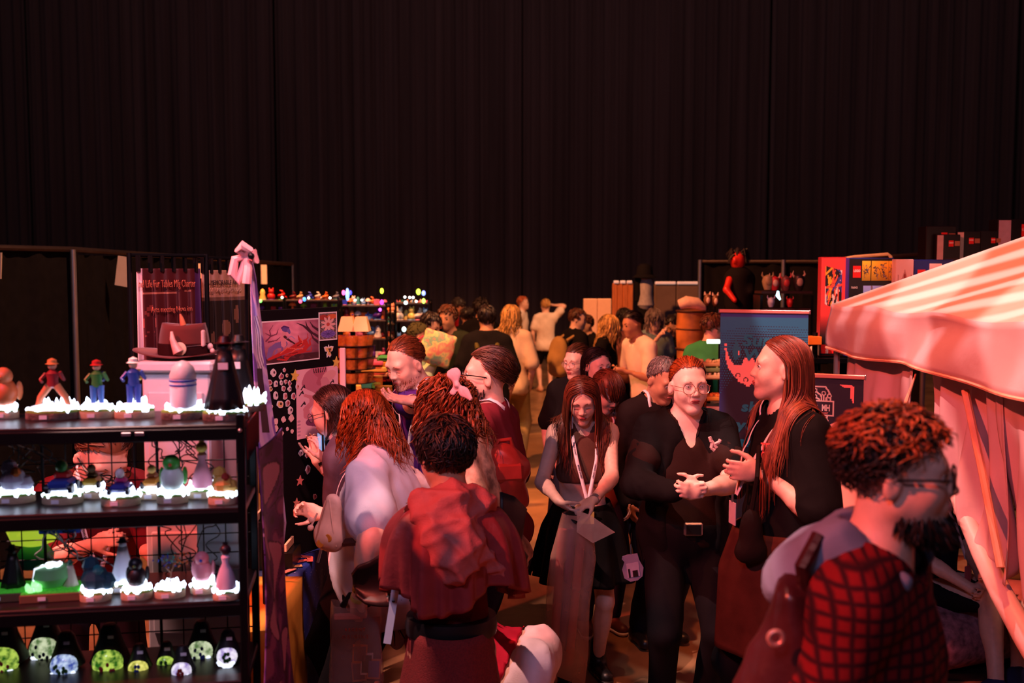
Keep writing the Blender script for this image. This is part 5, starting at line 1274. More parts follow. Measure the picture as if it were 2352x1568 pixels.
st = thing('step_stand', 'black three step display stand on star speckled cloth', 'stand', loc=(-1.10, 4.50, .755))
MB().prism([(-.13, 0), (.11, 0), (.11, .075), (.045, .075), (.045, .145), (-.015, .145), (-.015, .215), (-.13, .215)], -.09, .09).obj('body', black_metal, st)
for x, z in ((.075, .076), (.013, .146), (-.055, .216)):
    MB().box((x, 0, z + .018), (.012, .15, .036), bev=.002).obj('card', mat('card_cream', (236, 190, 150), .6), st)
for i, (px, py, Y) in enumerate(((672, 1280, 4.62), (690, 1288, 4.62), (668, 1270, 4.8), (684, 1276, 4.7), (700, 1278, 4.75), (676, 1300, 4.5), (664, 1310, 4.45), (712, 1284, 4.66))):
    p = atz(px, py, .757); o = MB().box((0, 0, 0), (.07, .028, .004), bev=.001).obj('sticker_pack', fm(((220, 140, 120), (200, 90, 80), (230, 170, 110))[i % 3])); o.location = p; o.rotation_euler = (0, 0, i * .7)
    tag(o, ('coral', 'red', 'tan', 'salmon', 'brick', 'sand', 'rose', 'rust')[i] + ' sticker strip lying on star speckled cloth', 'sticker', 'sticker strips on the blue cloth')
pb = thing('pouch', 'bright pink folded pouch standing on the blue table', 'pouch', loc=tuple(A(at(682, 1250, 4.8)[0], 4.82, .755)))
P = np.zeros((12, 8, 3))
for i in range(12):
    for j in range(8): P[i, j] = (-.075 + .15 * i / 11, -.02 + .03 * math.sin(j * .6) + .01 * math.sin(i * .5), .2 * j / 7 - .03 * (i / 11) * (j / 7))
mesh_from_grid('body', P, cloth('hot_pink', (230, 70, 110), .5), None, .012).parent = pb
P2 = P.copy()[:, 4:]; P2[:, :, 1] -= .014; mesh_from_grid('flap', P2, cloth('hot_pink', (0, 0, 0)), None, .006).parent = pb
ez = thing('easel', 'small black tripod easel beside the lavender banner', 'easel')
a, b = at(603, 1130, 3.9), at(650, 1255, 3.95)
for q in (at(648, 1258, 4.0), at(606, 1262, 3.95), at(622, 1250, 4.25)): q[2] = .757; MB().tube([a, q], .008, 8).obj('leg', black_metal, ez, True)
MB().tube([a - A(0, 0, .01), a + A(0, 0, .06)], .011, 8).obj('head', black_metal, ez, True)
rd_ = thing('ring_stand', 'round dark mirror on small folding stand by pink pouch', 'mirror', loc=tuple(A(at(682, 1278, 4.7)[0], 4.7, .755)))
MB().lathe([(0, -.004), (.04, -.004), (.044, 0), (.04, .004), (0, .004)], 24, (0, 0, 0), T3(0, 0, .05) @ RZ(55) @ RX(70)).obj('disc', mat('dull_red_disc', (120, 60, 60), .3), rd_, True)
MB().tube([(-.035, .02, 0), (0, 0, .05), (.04, .02, 0)], .003, 6).obj('stand', black_metal, rd_)
# ---------------------------------------------------------------- toy booth: wire racks full of printed toys
TOYC = dict(cream=(236, 206, 110), red=(190, 30, 30), orange=(236, 120, 50), amber=(226, 160, 60), blue=(40, 60, 190), white=(226, 214, 206), green=(80, 170, 90), teal=(60, 150, 150), pink=(230, 110, 150), purple=(110, 50, 150), sand=(220, 180, 130), lime=(150, 200, 60), maroon=(110, 20, 30), sky=(110, 160, 220), grey=(120, 120, 130), peach=(240, 160, 130))
def toy_mesh(kind, s_):
    mb = MB(); pt = []
    if kind == 'coiled':
        pts = [(math.cos(a) * .36 * s_ * (1 - a / 14), math.sin(a) * .3 * s_ * (1 - a / 14), .14 * s_ + .05 * s_ * a) for a in np.linspace(0, 7.5, 18)] + [(.1 * s_, -.1 * s_, .75 * s_), (-.05 * s_, -.2 * s_, .82 * s_)]
        mb.tube(pts, [.05 * s_] + [.14 * s_] * 10 + [.12 * s_] * 7 + [.10 * s_, .05 * s_], 7)
    elif kind == 'round': mb.ball((0, 0, .3 * s_), (.34 * s_, .30 * s_, .32 * s_), 10).ball((0, -.04 * s_, .72 * s_), (.24 * s_, .22 * s_, .22 * s_), 10); [mb.ball((x * .16 * s_, 0, .93 * s_), (.07 * s_, .05 * s_, .12 * s_), 6) for x in (-1, 1)]
    elif kind == 'upright': mb.lathe([(.26 * s_, 0), (.30 * s_, .15 * s_), (.2 * s_, .45 * s_), (.24 * s_, .62 * s_), (.15 * s_, .85 * s_), (0, .98 * s_)], 12)
    elif kind == 'capped': mb.lathe([(.12 * s_, 0), (.10 * s_, .4 * s_), (.36 * s_, .42 * s_), (.30 * s_, .62 * s_), (.14 * s_, .76 * s_), (0, .8 * s_)], 12)
    elif kind == 'boxed': mb.box((0, 0, .32 * s_), (.6 * s_, .4 * s_, .64 * s_), bev=.04 * s_)
    else: mb.ball((0, 0, .25 * s_), (.45 * s_, .3 * s_, .26 * s_), 10).ball((.3 * s_, -.05 * s_, .5 * s_), (.17 * s_, .15 * s_, .17 * s_), 8).tube([(-.3 * s_, 0, .3 * s_), (-.5 * s_, 0, .5 * s_), (-.4 * s_, 0, .7 * s_)], [.1 * s_, .07 * s_, .03 * s_], 6)
    return mb
ORD = ['first', 'second', 'third', 'fourth', 'fifth', 'sixth', 'seventh', 'eighth', 'ninth', 'tenth', 'eleventh', 'twelfth', 'thirteenth', 'fourteenth', 'fifteenth', 'sixteenth', 'seventeenth', 'eighteenth', 'nineteenth', 'twentieth', 'next to last', 'last'] + ['far right'] * 9
def rack(lab, tagname, px0, px1, Y, levels, seed, pal, fixed=None, dens=1.):
    """levels: list of (py of shelf, toy height px)"""
    a, b = at(px0, 700, Y)[0], at(px1, 700, Y)[0]; r_ = random.Random(seed); o = thing('wire_rack', lab, 'rack', loc=((a + b) / 2, Y + .18, 0)); w = b - a
    zs = [at(600, py, Y)[2] for py, _ in levels]
    for sx in (-1, 1):
        for sy in (-1, 1): MB().tube([(sx * w / 2, sy * .16, 0), (sx * w / 2, sy * .16, zs[0] + .02)], .011, 8).obj('post', black_metal, o)
    for z in zs: MB().box((0, 0, z - .012), (w, .34, .016), bev=.003).obj('shelf', mat('rack_shelf', (60, 46, 44), .5), o)
    RK.append(o); kinds = ['coiled', 'round', 'upright', 'capped', 'boxed', 'long']
    names = list(pal)
    for li, (py, th) in enumerate(levels):
        n = min(13, max(3, int((px1 - px0) / (th * .72) * dens))); h0 = th * Y / F
        for i in range(n):
            x = a + w * (i + .5) / n + r_.uniform(-.01, .01); kd = r_.choice(kinds); cn = r_.choice(names); h = h0 * r_.uniform(.7, 1.05)
            if li == 0 and fixed: kd, cn, h = fixed[i % len(fixed)][0], fixed[i % len(fixed)][1], h0
            t = thing('printed_toy', '%s %s toy, %s from left on %s shelf of %s' % (cn, kd, ORD[i], ('top', 'second', 'third', 'fourth')[li], tagname), 'toy', loc=(x, Y + .10 + r_.uniform(-.03, .03), zs[li] - .004), rz=r_.uniform(-.6, .6), group='printed toys on the wire racks')
            c = TOYC[cn]; toy_mesh(kd, h).obj('toy_body', fm(c), t, True)
            c2 = TOYC[r_.choice(names)]
            MB().lathe([(.30 * h, -.0), (.32 * h, .02 * h), (.30 * h, .06 * h), (0, .06 * h)], 12).obj('toy_base', fm(c2), t)
            if r_.random() < .5 and kd in ('boxed', 'capped', 'upright'): MB().ball((0, -.12 * h, .55 * h), (.14 * h, .14 * h, .12 * h), 8).obj('toy_front', fm(TOYC[r_.choice(names)]), t, True)
    return zs
RK = []
mix = ['cream', 'red', 'orange', 'amber', 'blue', 'white', 'green', 'teal', 'pink', 'purple', 'sand', 'maroon', 'sky']
rack('left wire rack of bright toys above the print board', 'left rack', 588, 650, 9.3, [(688, 27), (716, 24)], 1, ['green', 'red', 'pink', 'white', 'amber', 'purple', 'lime'], [('upright', 'cream'), ('round', 'red'), ('coiled', 'red'), ('coiled', 'orange')], 1.1)
rack('wire rack of curled toys right of far upright', 'second rack', 655, 776, 9.3, [(687, 21), (712, 24)], 2, ['green', 'orange', 'teal', 'sand', 'lime', 'maroon', 'amber'], [('coiled', 'maroon'), ('coiled', 'sand'), ('coiled', 'blue'), ('coiled', 'white'), ('coiled', 'orange'), ('coiled', 'grey')], .8)
rack('crowded wire rack of blue and pink toys', 'crowded rack', 784, 886, 9.3, [(700, 22), (734, 30), (776, 34), (822, 32), (868, 30)][0:4], 3, ['purple', 'pink', 'blue', 'maroon', 'orange', 'sky', 'white', 'teal'], None, 1.7)
rack('pale wire rack of white toys with lights', 'pale rack', 908, 984, 9.6, [(694, 8), (735, 34), (785, 28), (830, 28)], 4, ['white', 'peach', 'white', 'sky', 'cream', 'pink', 'teal'], None, 1.8)
rack('narrow wire rack between crowded and pale racks', 'narrow rack', 888, 906, 9.8, [(716, 20), (742, 20), (775, 22), (808, 22)], 5, ['peach', 'white', 'orange', 'teal'], None, .9)
for i, (px, py, w, h, c, lab) in enumerate(((798, 676, 9, 30, (110, 150, 255), 'blue light stick standing on the crowded rack'), (789, 672, 8, 12, (255, 90, 160), 'pink light bead beside the blue light stick'), (805, 672, 6, 10, (70, 70, 255), 'deep blue light bead right of the light stick'), (877, 668, 8, 13, (210, 255, 60), 'lime light bead on top of crowded rack'), (877, 694, 8, 12, (240, 60, 255), 'magenta light bead on the crowded rack'), (873, 711, 7, 8, (220, 90, 230), 'violet light bead low on crowded rack'),
        (961, 670, 10, 14, (200, 255, 70), 'lime light bead on top of pale rack'), (973, 673, 9, 12, (120, 140, 255), 'blue violet light bead on the pale rack'), (973, 691, 8, 12, (190, 255, 90), 'green light bead low on the pale rack'), (598, 691, 8, 8, (120, 255, 100), 'green light dot on the left rack'), (699, 687, 8, 10, (60, 140, 255), 'blue light dot on the second rack'), (690, 692, 8, 9, (255, 80, 110), 'red light dot on the second rack'),
        (648, 683, 6, 6, (255, 250, 245), 'white light dot on the left rack'), (709, 684, 6, 6, (255, 250, 245), 'white light dot beside blue dot'), (758, 684, 6, 6, (255, 250, 245), 'white light dot at right of second rack'), (930, 682, 6, 6, (255, 252, 250), 'white light dot, left of four on pale rack'), (941, 683, 6, 6, (255, 252, 250), 'white light dot, second of four on pale rack'), (949, 683, 6, 6, (255, 252, 250), 'white light dot, third of four on pale rack'), (956, 692, 6, 6, (240, 245, 250), 'white light dot, lowest on pale rack'), (932, 695, 9, 9, (230, 255, 255), 'pale cyan light globe on the pale rack'), (928, 756, 10, 12, (200, 240, 240), 'pale cyan light globe low on pale rack'), (816, 689, 6, 5, (240, 245, 250), 'white light dot, left on crowded rack'), (831, 689, 6, 5, (240, 245, 250), 'white light dot, right on crowded rack'))):
    Y = 9.22 if px < 900 else 9.5; q = at(px, py, Y); o = MB().ball((0, 0, 0), (w * Y / F / 2, w * Y / F / 2, h * Y / F / 2), 10).obj('light_bead', mat('led_%d_%d_%d' % c, c, .3, emit=3.0, var=0), None, True); o.location = q; rk = RK[0 if px < 652 else 1 if px < 780 else 2 if px < 900 else 3]; o.parent = rk; o.location = q - A(*rk.location); o['label'] = lab
# glass cup tower with two paper shades
YG = 7.1
gt = thing('cup_tower', 'tiered tower of glass cups under two paper lamp shades', 'display', loc=tuple(A(at(811, 800, YG)[0], YG, 0)))
glass = mat('amber_glass', (226, 130, 60), .06, alpha=.42, var=.35, scale=60); shade_m = mat('paper_shade', (246, 206, 160), .7, var=.04)
zt = lambda py: at(811, py, YG)[2]
MB().tube([(0, 0, .9), (0, 0, zt(755))], .018, 10).obj('pole', black_metal, gt)
MB().box((0, 0, .45), (.5, .5, .9), bev=.01).obj('plinth', cloth('booth_black', (16, 12, 14)), gt)
for s_ in (-1, 1):
    a, b = zt(760), zt(727); V = []
    for z, hw, hd in ((a, .060, .07), (b, .038, .035)): V += [(-hw, -hd, z), (hw, -hd, z), (hw, hd, z), (-hw, hd, z)]
    MB().add(V, [[0, 1, 5, 4], [1, 2, 6, 5], [2, 3, 7, 6], [3, 0, 4, 7], [4, 5, 6, 7], [0, 3, 2, 1]], T3(.012 + s_ * .050, 0, 0)).obj('lamp_shade', shade_m, gt)
for li, py in enumerate((792, 819, 845, 876)):
    z = zt(py); MB().lathe([(.0, z - .004), (.16, z - .004), (.16, z), (0, z)], 24).obj('tier', black_metal, gt)
    for i in range(5):
        a = -math.pi * .95 + i * math.pi * .22 + .1
        MB().lathe([(.0, 0), (.036, 0), (.05, .07), (.046, .07), (.033, .006), (0, .006)], 12, (.105 * math.cos(a), .105 * math.sin(a), z + .001)).obj('glass_cup', glass, gt, True)
# goods table beside it
gtab = cloth_table('goods_table', 'black clothed goods table behind the purple shirted man', -1.50, -.84, 7.55, 8.3, .95, cloth('booth_black', (0, 0, 0)), 2)
goods = [(862, 868, 60, 12, 'red'), (866, 858, 62, 10, 'peach'), (862, 846, 58, 12, 'cream'), (858, 832, 50, 10, 'pink'), (890, 834, 36, 12, 'amber'), (846, 882, 26, 14, 'teal'), (868, 882, 20, 14, 'green'), (906, 856, 26, 9, 'sand'), (884, 822, 30, 10, 'green'), (824, 888, 22, 14, 'cream'), (905, 870, 30, 8, 'maroon'), (850, 906, 40, 20, 'peach'), (884, 822, 24, 8, 'teal')]
MB().box((0, 0, 0), (.6, .3, 1.36)).obj('riser', cloth('booth_black', (0, 0, 0)), gtab).location = (.06, -.1, .62)
for i, (px, py, w, h, cn) in enumerate(goods):
    q = at(px, py, 7.72 - .012 * (i % 4)); o = MB().box((0, 0, 0), (w * 7.7 / F, .2, h * 7.7 / F), bev=.008).obj('folded_cloth', cloth('goods_' + cn, TOYC[cn], .8)); o.location = q
    tag(o, cn + (' folded cloth bundle ' + ('on top of the pile' if py < 840 else 'in the middle of pile' if py < 866 else 'low on the pile') + (' at left' if px < 860 else ' at right')), 'cloth', 'folded goods on the goods table')
for px, py, lab in ((868, 875, 'small amber jar set on top of goods pile'), (872, 898, 'left amber jar of the pair on goods table'), (890, 898, 'right amber jar of the pair on goods table')):
    q = at(px, py + 10, 7.45); j = thing('jar', lab, 'jar', M=T3(*q)); MB().lathe([(0, 0), (.036, 0), (.038, .05), (.033, .062)], 18).obj('jar_glass', glass, j, True); MB().lathe([(.036, .062), (.037, .074), (0, .075)], 18).obj('lid', fm((190, 140, 80)), j, True)
cbx = thing('cardboard_box', 'brown cardboard box below the goods table edge', 'box', M=T3(*(A(*at(910, 960, 6.9)) * A(1, 1, 0))) @ RZ(6))
MB().box((0, 0, .47), (.13, .3, .94), bev=.004).obj('carton', mat('cardboard', (196, 132, 84), .8, var=.1), cbx); MB().box((0, -.152, .80), (.05, .002, .015)).obj('printed_mark', fm((150, 80, 60)), cbx); MB().box((.0, 0, .945), (.135, .305, .004)).obj('flap', mat('cardboard', (0, 0, 0)), cbx)
# ---------------------------------------------------------------- right side: banner stands, tent, boxed sets, costume booth
alu = mat('banner_rail', (226, 150, 140), .35, metal=.3, var=.03)
def px_board(M, w, h):
    """pixel of the photo -> fraction on a standing board with matrix M (origin bottom centre, x right)"""
    o = np.array(M.translation); x = np.array(M.to_3x3() @ Vector((1, 0, 0))); n = np.array(M.to_3x3() @ Vector((0, -1, 0))); up = np.array(M.to_3x3() @ Vector((0, 0, 1)))
    def f(px, py):
        u = (px - 1176) / F; v = -(py - 784) / F; d = A(u, CP + v * SP, -SP + v * CP); c0 = A(0, 0, CAMZ); t = ((o - c0) @ n) / (d @ n); p = c0 + d * t - o
        return (p @ x) / w + .5, (p @ up) / h
    return f
def banner_stand(name, lab, p0, p1, Yl, Yr, fn, nx, z0=.09):
    a, b = at(*p0, Yl), at(*p1, Yr); d = b - a; w = np.linalg.norm(d[:2]); ang = math.atan2(d[1], d[0]); h = (a[2] + b[2]) / 2 - z0
    M = T3((a[0] + b[0]) / 2, (a[1] + b[1]) / 2, z0) @ Matrix.Rotation(ang, 4, 'Z')
    o = thing(name, lab, 'banner', M=T3((a[0] + b[0]) / 2, (a[1] + b[1]) / 2, 0) @ Matrix.Rotation(ang, 4, 'Z'))
    pb = px_board(M, w, h)
    MB().box((0, .004, z0 + h / 2), (w, .004, h)).obj('fabric', mat('banner_back', (120, 110, 120), .6), o)
    picture('print', w, h, lambda u, v: fn(u, v, pb), nx, o, T3(0, .0, z0), thick=0)
    MB().box((0, 0, z0 + h + .008), (w + .016, .022, .022), bev=.004).obj('top_rail', alu, o)
    for s_ in (-1, 1): MB().box((s_ * (w / 2 + .009), 0, z0 + h + .008), (.006, .026, .026), bev=.002).obj('rail_cap', steel, o)
    MB().box((0, .01, .045), (w + .03, .12, .09), bev=.012).obj('base_case', mat('banner_base', (250, 214, 190), .4, metal=.1, var=.03), o)
    MB().tube([(0, .03, .09), (0, .012, z0 + h)], .008, 8).obj('support_pole', steel, o)
    return o, M, w, h, pb
def art_pixel(u, v, pb):
    c = np.zeros(u.shape + (3,)); c[:] = (30, 24, 46)
    e = v - (.80 + .22 * u ** 1.2 - .14 * (u < .0))
    side = np.clip((.10 - u) / .10, 0, 1)[..., None]; c = c * (1 - side) + A(34, 44, 110) * side
    cu, cv = u * 34, v * 34 * 3.4; du = cu - np.floor(cu) - .5; row = np.floor(cv); dv = cv - row - .5; du = np.where(row % 2 == 0, du, (cu + .5) - np.floor(cu + .5) - .5)
    arc = np.hypot((u - .62) * .95, (v - .60) * 3.1); g = np.clip((arc - .62) * 1.7, 0, 1); rad = .12 + .50 * g
    dots = (np.hypot(du, dv) < rad) & (v > .55) & (arc > .66); c[dots] = (26, 112, 156)
    c[(v > .985)] = (40, 60, 140)
    c[v < .12] = (20, 110, 130); q = (v > .0) & (v < .10); c[q] = (16, 100, 124)
    pk = (250, 160, 156); P = 30
    uq = (np.floor(u * 62) + .5) / 62; vq = (np.floor(v * 200) + .5) / 200
    def pf(x, y): return pb(x, y)
    def poly(pts, col):
        pts = [pf(*p) for p in pts]; ins = np.zeros(u.shape, bool); n = len(pts)
        for i in range(n):
            x0, y0 = pts[i]; x1, y1 = pts[(i + 1) % n]; cnd = (y0 > vq) != (y1 > vq); xi = (x1 - x0) * (vq - y0) / (y1 - y0 + 1e-9) + x0; ins ^= cnd & (uq < xi)
        c[ins] = col
    poly([(1664, 797), (1669, 797), (1672, 812), (1680, 830), (1688, 838), (1704, 839), (1709, 824), (1718, 820), (1730, 824), (1738, 840), (1738, 872), (1731, 876), (1727, 880), (1722, 888), (1716, 888), (1712, 882), (1704, 880), (1696, 876), (1690, 866), (1680, 858), (1672, 842), (1666, 822)], pk)
    poly([(1664, 787), (1669, 787), (1669, 794), (1664, 794)], pk)
    tl = (22, 110, 140)
    poly([(1689, 777), (1693, 777), (1694, 790), (1700, 800), (1700, 816), (1694, 826), (1688, 826), (1682, 816), (1682, 804), (1687, 792)], tl); poly([(1695, 806), (1698, 806), (1698, 816), (1695, 816)], pk)
    for cx, cy in ((1695, 862), (1713, 872)):
        x0, y0 = pf(cx, cy); x1, _ = pf(cx + 5, cy); rr = abs(x1 - x0); dd = np.hypot(u - x0, (v - y0) * 3.4 * 1.0); c[(np.abs(dd - rr) < rr * .22) & (v > y0 - rr * .2)] = (40, 20, 40)
    return c
o, M, w, h, pb = banner_stand('banner_stand', 'tall dark blue banner stand with pink pixel creature and teal lettering', (1655, 716), (1857, 721), 6.2, 6.0, art_pixel, 136)
teal_l = mat('teal_print', (22, 118, 150), .6, var=0)
def on_b(o, M, w, h, pb, s_, px, py, hpx, m, z0=.09, **k):
    u, v = pb(px, py); sz = hpx * 6.1 / F * 1.35
    text(s_, sz, m, o, T3((u - .5) * w, -.003, z0 + v * h), **k)
for s_, px, py, hp in (('Super', 1761, 784, 27), ('World', 1772, 817, 27), ('show', 1748, 936, 24), ('your', 1734, 978, 26), ('skill', 1728, 1016, 24)):
    on_b(o, M, w, h, pb, s_, px, py, hp, teal_l, bold=.0035, xs=1.25, shear=.12, spacing=1.05)
for px, py in ((1680, 1302), (1708, 1310)):
    u, v = pb(px, py); 
    MB().lathe([(0, -.001), (.028, -.001), (.028, .001), (0, .001)], 20, (0, 0, 0), T3((u - .5) * w, -.003, .09 + v * h) @ RX(90)).obj('round_icon', mat('icon_pink', (246, 190, 170), .6, var=0), o)
    text('@ show', .022, mat('icon_pink', (0, 0, 0)), o, T3((u - .5) * w, -.003, .09 + v * h - .05))
def art_mh(u, v, pb):
    c = np.zeros(u.shape + (3,)); c[:] = (250, 190, 180); edge = pb(1880, 985)[1] + (u - pb(1880, 985)[0]) * .16; nv = (30, 24, 46); c[v > edge] = nv
    y0 = pb(1870, 1172)[1]; c[v < y0] = (200, 190, 190)
    pk = (240, 130, 130)
    for i in range(3):
        x, y = pb(1955 + i * 3, 885 + i * 2); x2, y2 = pb(1930 + i * 4, 885 + i * 2); x3, y3 = pb(1955 + i * 3, 915 + i * 5)
        stroke(c, u, v, [(x2, y), (x, y), (x, y3)], .0022, pk, w_mh / h_mh)
    g = (206, 190, 190); P_ = lambda pts: [pb(*p) for p in pts]; As = w_mh / h_mh
    for pts in ([(1830, 886), (1896, 888), (1904, 899), (1908, 912), (1908, 922)], [(1846, 895), (1858, 892), (1866, 900), (1866, 920)], [(1872, 896), (1886, 908), (1888, 922)], [(1872, 910), (1882, 917)], [(1892, 904), (1892, 920)], [(1904, 908), (1898, 914), (1898, 922)], [(1884, 952), (1896, 962), (1892, 974), (1880, 980), (1868, 984), (1850, 978), (1838, 955)], [(1900, 952), (1898, 962)], [(1876, 952), (1878, 970)]): stroke(c, u, v, P_(pts), .0028, g, As)
    for x, y in ((1872, 896), (1872, 910), (1892, 903), (1905, 909), (1897, 965), (1880, 970)): blob(c, u, v, *pb(x, y), .008, .008, g, 0, As); blob(c, u, v, *pb(x, y), .0045, .0045, nv, 0, As)
    x0, y0 = pb(1822, 951); x1, y1 = pb(1916, 921); q = (u > x0) & (u < x1) & (v > y0) & (v < y1); c[q] = g; q = (u > x0 + .014) & (u < x1 - .014) & (v > y0 + .005) & (v < y1 - .005); c[q] = (34, 24, 46)
    return c
w_mh, h_mh = .52, 1.48
o, M, w, h, pb = banner_stand('banner_stand', 'navy and pale banner stand about a quiet room beside the tent', (1752, 860), (1984, 871), 5.05, 4.85, art_mh, 136)
blk = mat('ink_black', (30, 22, 30), .6, var=0); ink2 = mat('ink_grey', (130, 84, 84), .6, var=0); lg = mat('logo_grey', (206, 196, 200), .6, var=0); lp = mat('logo_pink', (250, 150, 150), .6, var=0)
def tb(s_, px, py, hp, m, **k):
    u, v = pb(px, py); text(s_, hp * 5.15 / F * 1.35, m, o, T3((u - .5) * w, -.003, .09 + v * h), **k)
tb('TRANS', 1855, 936, 14, lp, bold=.002, xs=.74, align='CENTER'); tb('MH', 1897, 937, 14, lg, bold=.002, xs=.62, align='CENTER'); tb('FOR NON-PROFIT', 1880, 948, 4.2, lp, xs=.9)
tb('Mental Health', 1893, 1013, 12, blk, align='CENTER', xs=1.05); tb('Safe Space', 1890, 1036, 18, blk, bold=.003, align='CENTER')
for i, s_ in enumerate(('We provide attendees', 'tools, regulation and', 'away from the excite', 'of convention.', '', 'Find a quiet room,', 'with a calm, respect', 'for all guests.', '', 'welcoming atmosphere')):
    if s_: tb(s_, 1878 if i < 9 else 1888, 1057 + i * 11.3 + (2 if i > 4 else 0), 7.2, ink2, align='CENTER')
tb('BOOTH NO 37', 1880, 1174, 5, blk)
# --- tent
tent_m = mat('tent_nylon', (236, 212, 202), .55, var=.05, scale=3, bump=.12, bscale=22, spec=.3)
tent_w = mat('tent_wall_nylon', (216, 176, 180), .6, var=.06, scale=3, bump=.2, bscale=16, spec=.3)
tent = thing('canopy_tent', 'pale pop up canopy tent with draped side walls', 'tent', loc=(3.35, 4.3, 0))
TX0, TX1, TY0, TY1, TZ = 1.86, 4.86, 2.75, 5.80, 1.905
ap = A(3.36, 4.28, 2.66)
def roof_face(a, b, seed):
    n, k_ = 40, 24; P = np.zeros((n, k_, 3))
    for i in range(n):
        for j in range(k_):
            s_, t = i / (n - 1), j / (k_ - 1); e = a * (1 - s_) + b * s_; p = e * (1 - t) + ap * t
            sag = .05 * math.sin(math.pi * s_) * math.sin(math.pi * min(1, t * 1.15)) + .010 * math.sin(s_ * 23 + seed) * (1 - t) ** 2
            p[2] -= sag; P[i, j] = p
    return P
cs = [A(TX0, TY1, TZ), A(TX0, TY0, TZ), A(TX1, TY0, TZ), A(TX1, TY1, TZ)]
for i in range(4): mesh_from_grid('roof_panel', roof_face(cs[i], cs[(i + 1) % 4], i), tent_m, None, .004).parent = tent; 
for ch in tent.children: ch.matrix_basis = Matrix.Translation((-3.35, -4.3, 0))
def tadd(o): o.parent = tent; o.matrix_basis = Matrix.Translation((-3.35, -4.3, 0)); return o
def valance(a, b, seed):
    n, k_ = 90, 10; P = np.zeros((n, k_, 3)); d = nrm(b - a); out = A(d[1], -d[0], 0); 
    if out @ (A(3.35, 4.3, 0) - a) > 0: out = -out
    for i in range(n):
        for j in range(k_):
            s_, t = i / (n - 1), j / (k_ - 1); p = a * (1 - s_) + b * s_
            w_ = .030 * math.sin(s_ * 9 + seed) * math.sin(t * 2.4 + s_ * 4) + .022 * math.sin(s_ * 24 + t * 3 + seed) * t + .02 * t
            P[i, j] = p + out * (w_ * min(1, t * 3) + .001) - A(0, 0, .010 * math.sin(s_ * 23 + seed) * (1 - t) - .004 * (1 - t) + .25 * t + .015 * math.sin(s_ * 11) * t)
    return P
for i in range(2): tadd(mesh_from_grid('valance', valance(cs[i], cs[i + 1], i), tent_w, None, .003))
hem = MB(); V_ = valance(cs[0], cs[1], 0); hem.tube([Vector(V_[i, -1]) for i in range(90)], .008, 6); tadd(hem.obj('valance_hem', mat('hem_tape', (246, 170, 140), .5), None, True))
for c in cs: tadd(MB().tube([(c[0] + .03 * (1 if c[0] < 3 else -1), c[1] + .03 * (1 if c[1] < 4 else -1), 0), (c[0] + .03 * (1 if c[0] < 3 else -1), c[1] + .03 * (1 if c[1] < 4 else -1), TZ - .01)], .018, 8).obj('leg', steel, None, True))
def wall_sheet(ya, yb, zt_, zb_fn, x_fn, seed, n=110, k_=40):
    P = np.zeros((n, k_, 3))
    for i in range(n):
        s_ = i / (n - 1); y = ya + (yb - ya) * s_; zb = zb_fn(s_)
        for j in range(k_):
            t = j / (k_ - 1); z = zt_ + (zb - zt_) * t
            fold = (.25 + .75 * min(1, t * 3)) * .032 * math.sin(s_ * 26 + 1.5 * math.sin(t * 3 + seed) + seed) * (.3 + .8 * t) + .020 * math.sin(s_ * 51 + t * 5 * math.sin(seed)) * t + .03 * math.sin(s_ * 9 - t * 4 + seed)
            P[i, j] = (x_fn(s_, t) + fold, y, z)
    return P
# far panel: from the far corner to the slit; near panels: swept up and rolled along a slanting edge
tadd(mesh_from_grid('side_wall', wall_sheet(5.78, 4.66, TZ - .06, lambda s_: .03, lambda s_, t: TX0 + .06 * (1 - t) + .015 - .10 * t * s_ - .02 * t, 2), tent_w, None, .003))
tadd(mesh_from_grid('side_wall', wall_sheet(4.60, 3.85, TZ - .06, lambda s_: 1.26 - .40 * s_, lambda s_, t: TX0 + .07 + .02 * t, 3.3), tent_w, None, .003))
tadd(mesh_from_grid('side_wall', wall_sheet(3.90, 2.75, TZ - .06, lambda s_: .92 - .42 * s_, lambda s_, t: TX0 + .08 + .04 * t, 5.1), tent_w, None, .003))
tadd(MB().tube([(1.90, 4.66, 1.62), (1.84, 4.645, 1.45), (1.79, 4.63, 1.2)], [.004, .012, .016], 8).obj('zip_edge', mat('hem_tape', (0, 0, 0)), None, True))
tadd(MB().tube([(1.90, 4.15, 1.60), (1.90, 3.98, 1.30), (1.90, 3.80, .95)], .016, 8).obj('seam', mat('hem_tape', (0, 0, 0)), None, True))
roll = [at(2183, 1100, 4.28), at(2215, 1180, 4.18), at(2255, 1270, 4.04), at(2300, 1362, 3.90), at(2360, 1468, 3.72), at(2470, 1650, 3.45)]
tadd(MB().tube(roll, [.028, .034, .040, .044, .048, .05], 14).obj('rolled_flap', mat('tent_roll', (232, 190, 184), .45, var=.05, bump=.3, bscale=14), None, True))
tadd(MB().box((3.2, 4.3, .0), (.1, .1, .01)).obj('foot_plate', steel, None))
seat = thing('floor_cushion', 'large patterned cushion seat inside the tent', 'cushion', loc=(2.38, 5.2, 0))
cm = mat('quilt', (150, 96, 104), .9, var=.6, scale=26); P = field_mesh([Cap((-.20, -.1, .20), (.30, .1, .20), .24, .24, .05, (A(0, 0, 1), .72))], .022); mesh_obj('cushion', *P, cm, seat, True).matrix_parent_inverse = Matrix.Identity(4)
MB().box((.05, .05, .02), (.7, .55, .04)).obj('base', black_wood, seat)
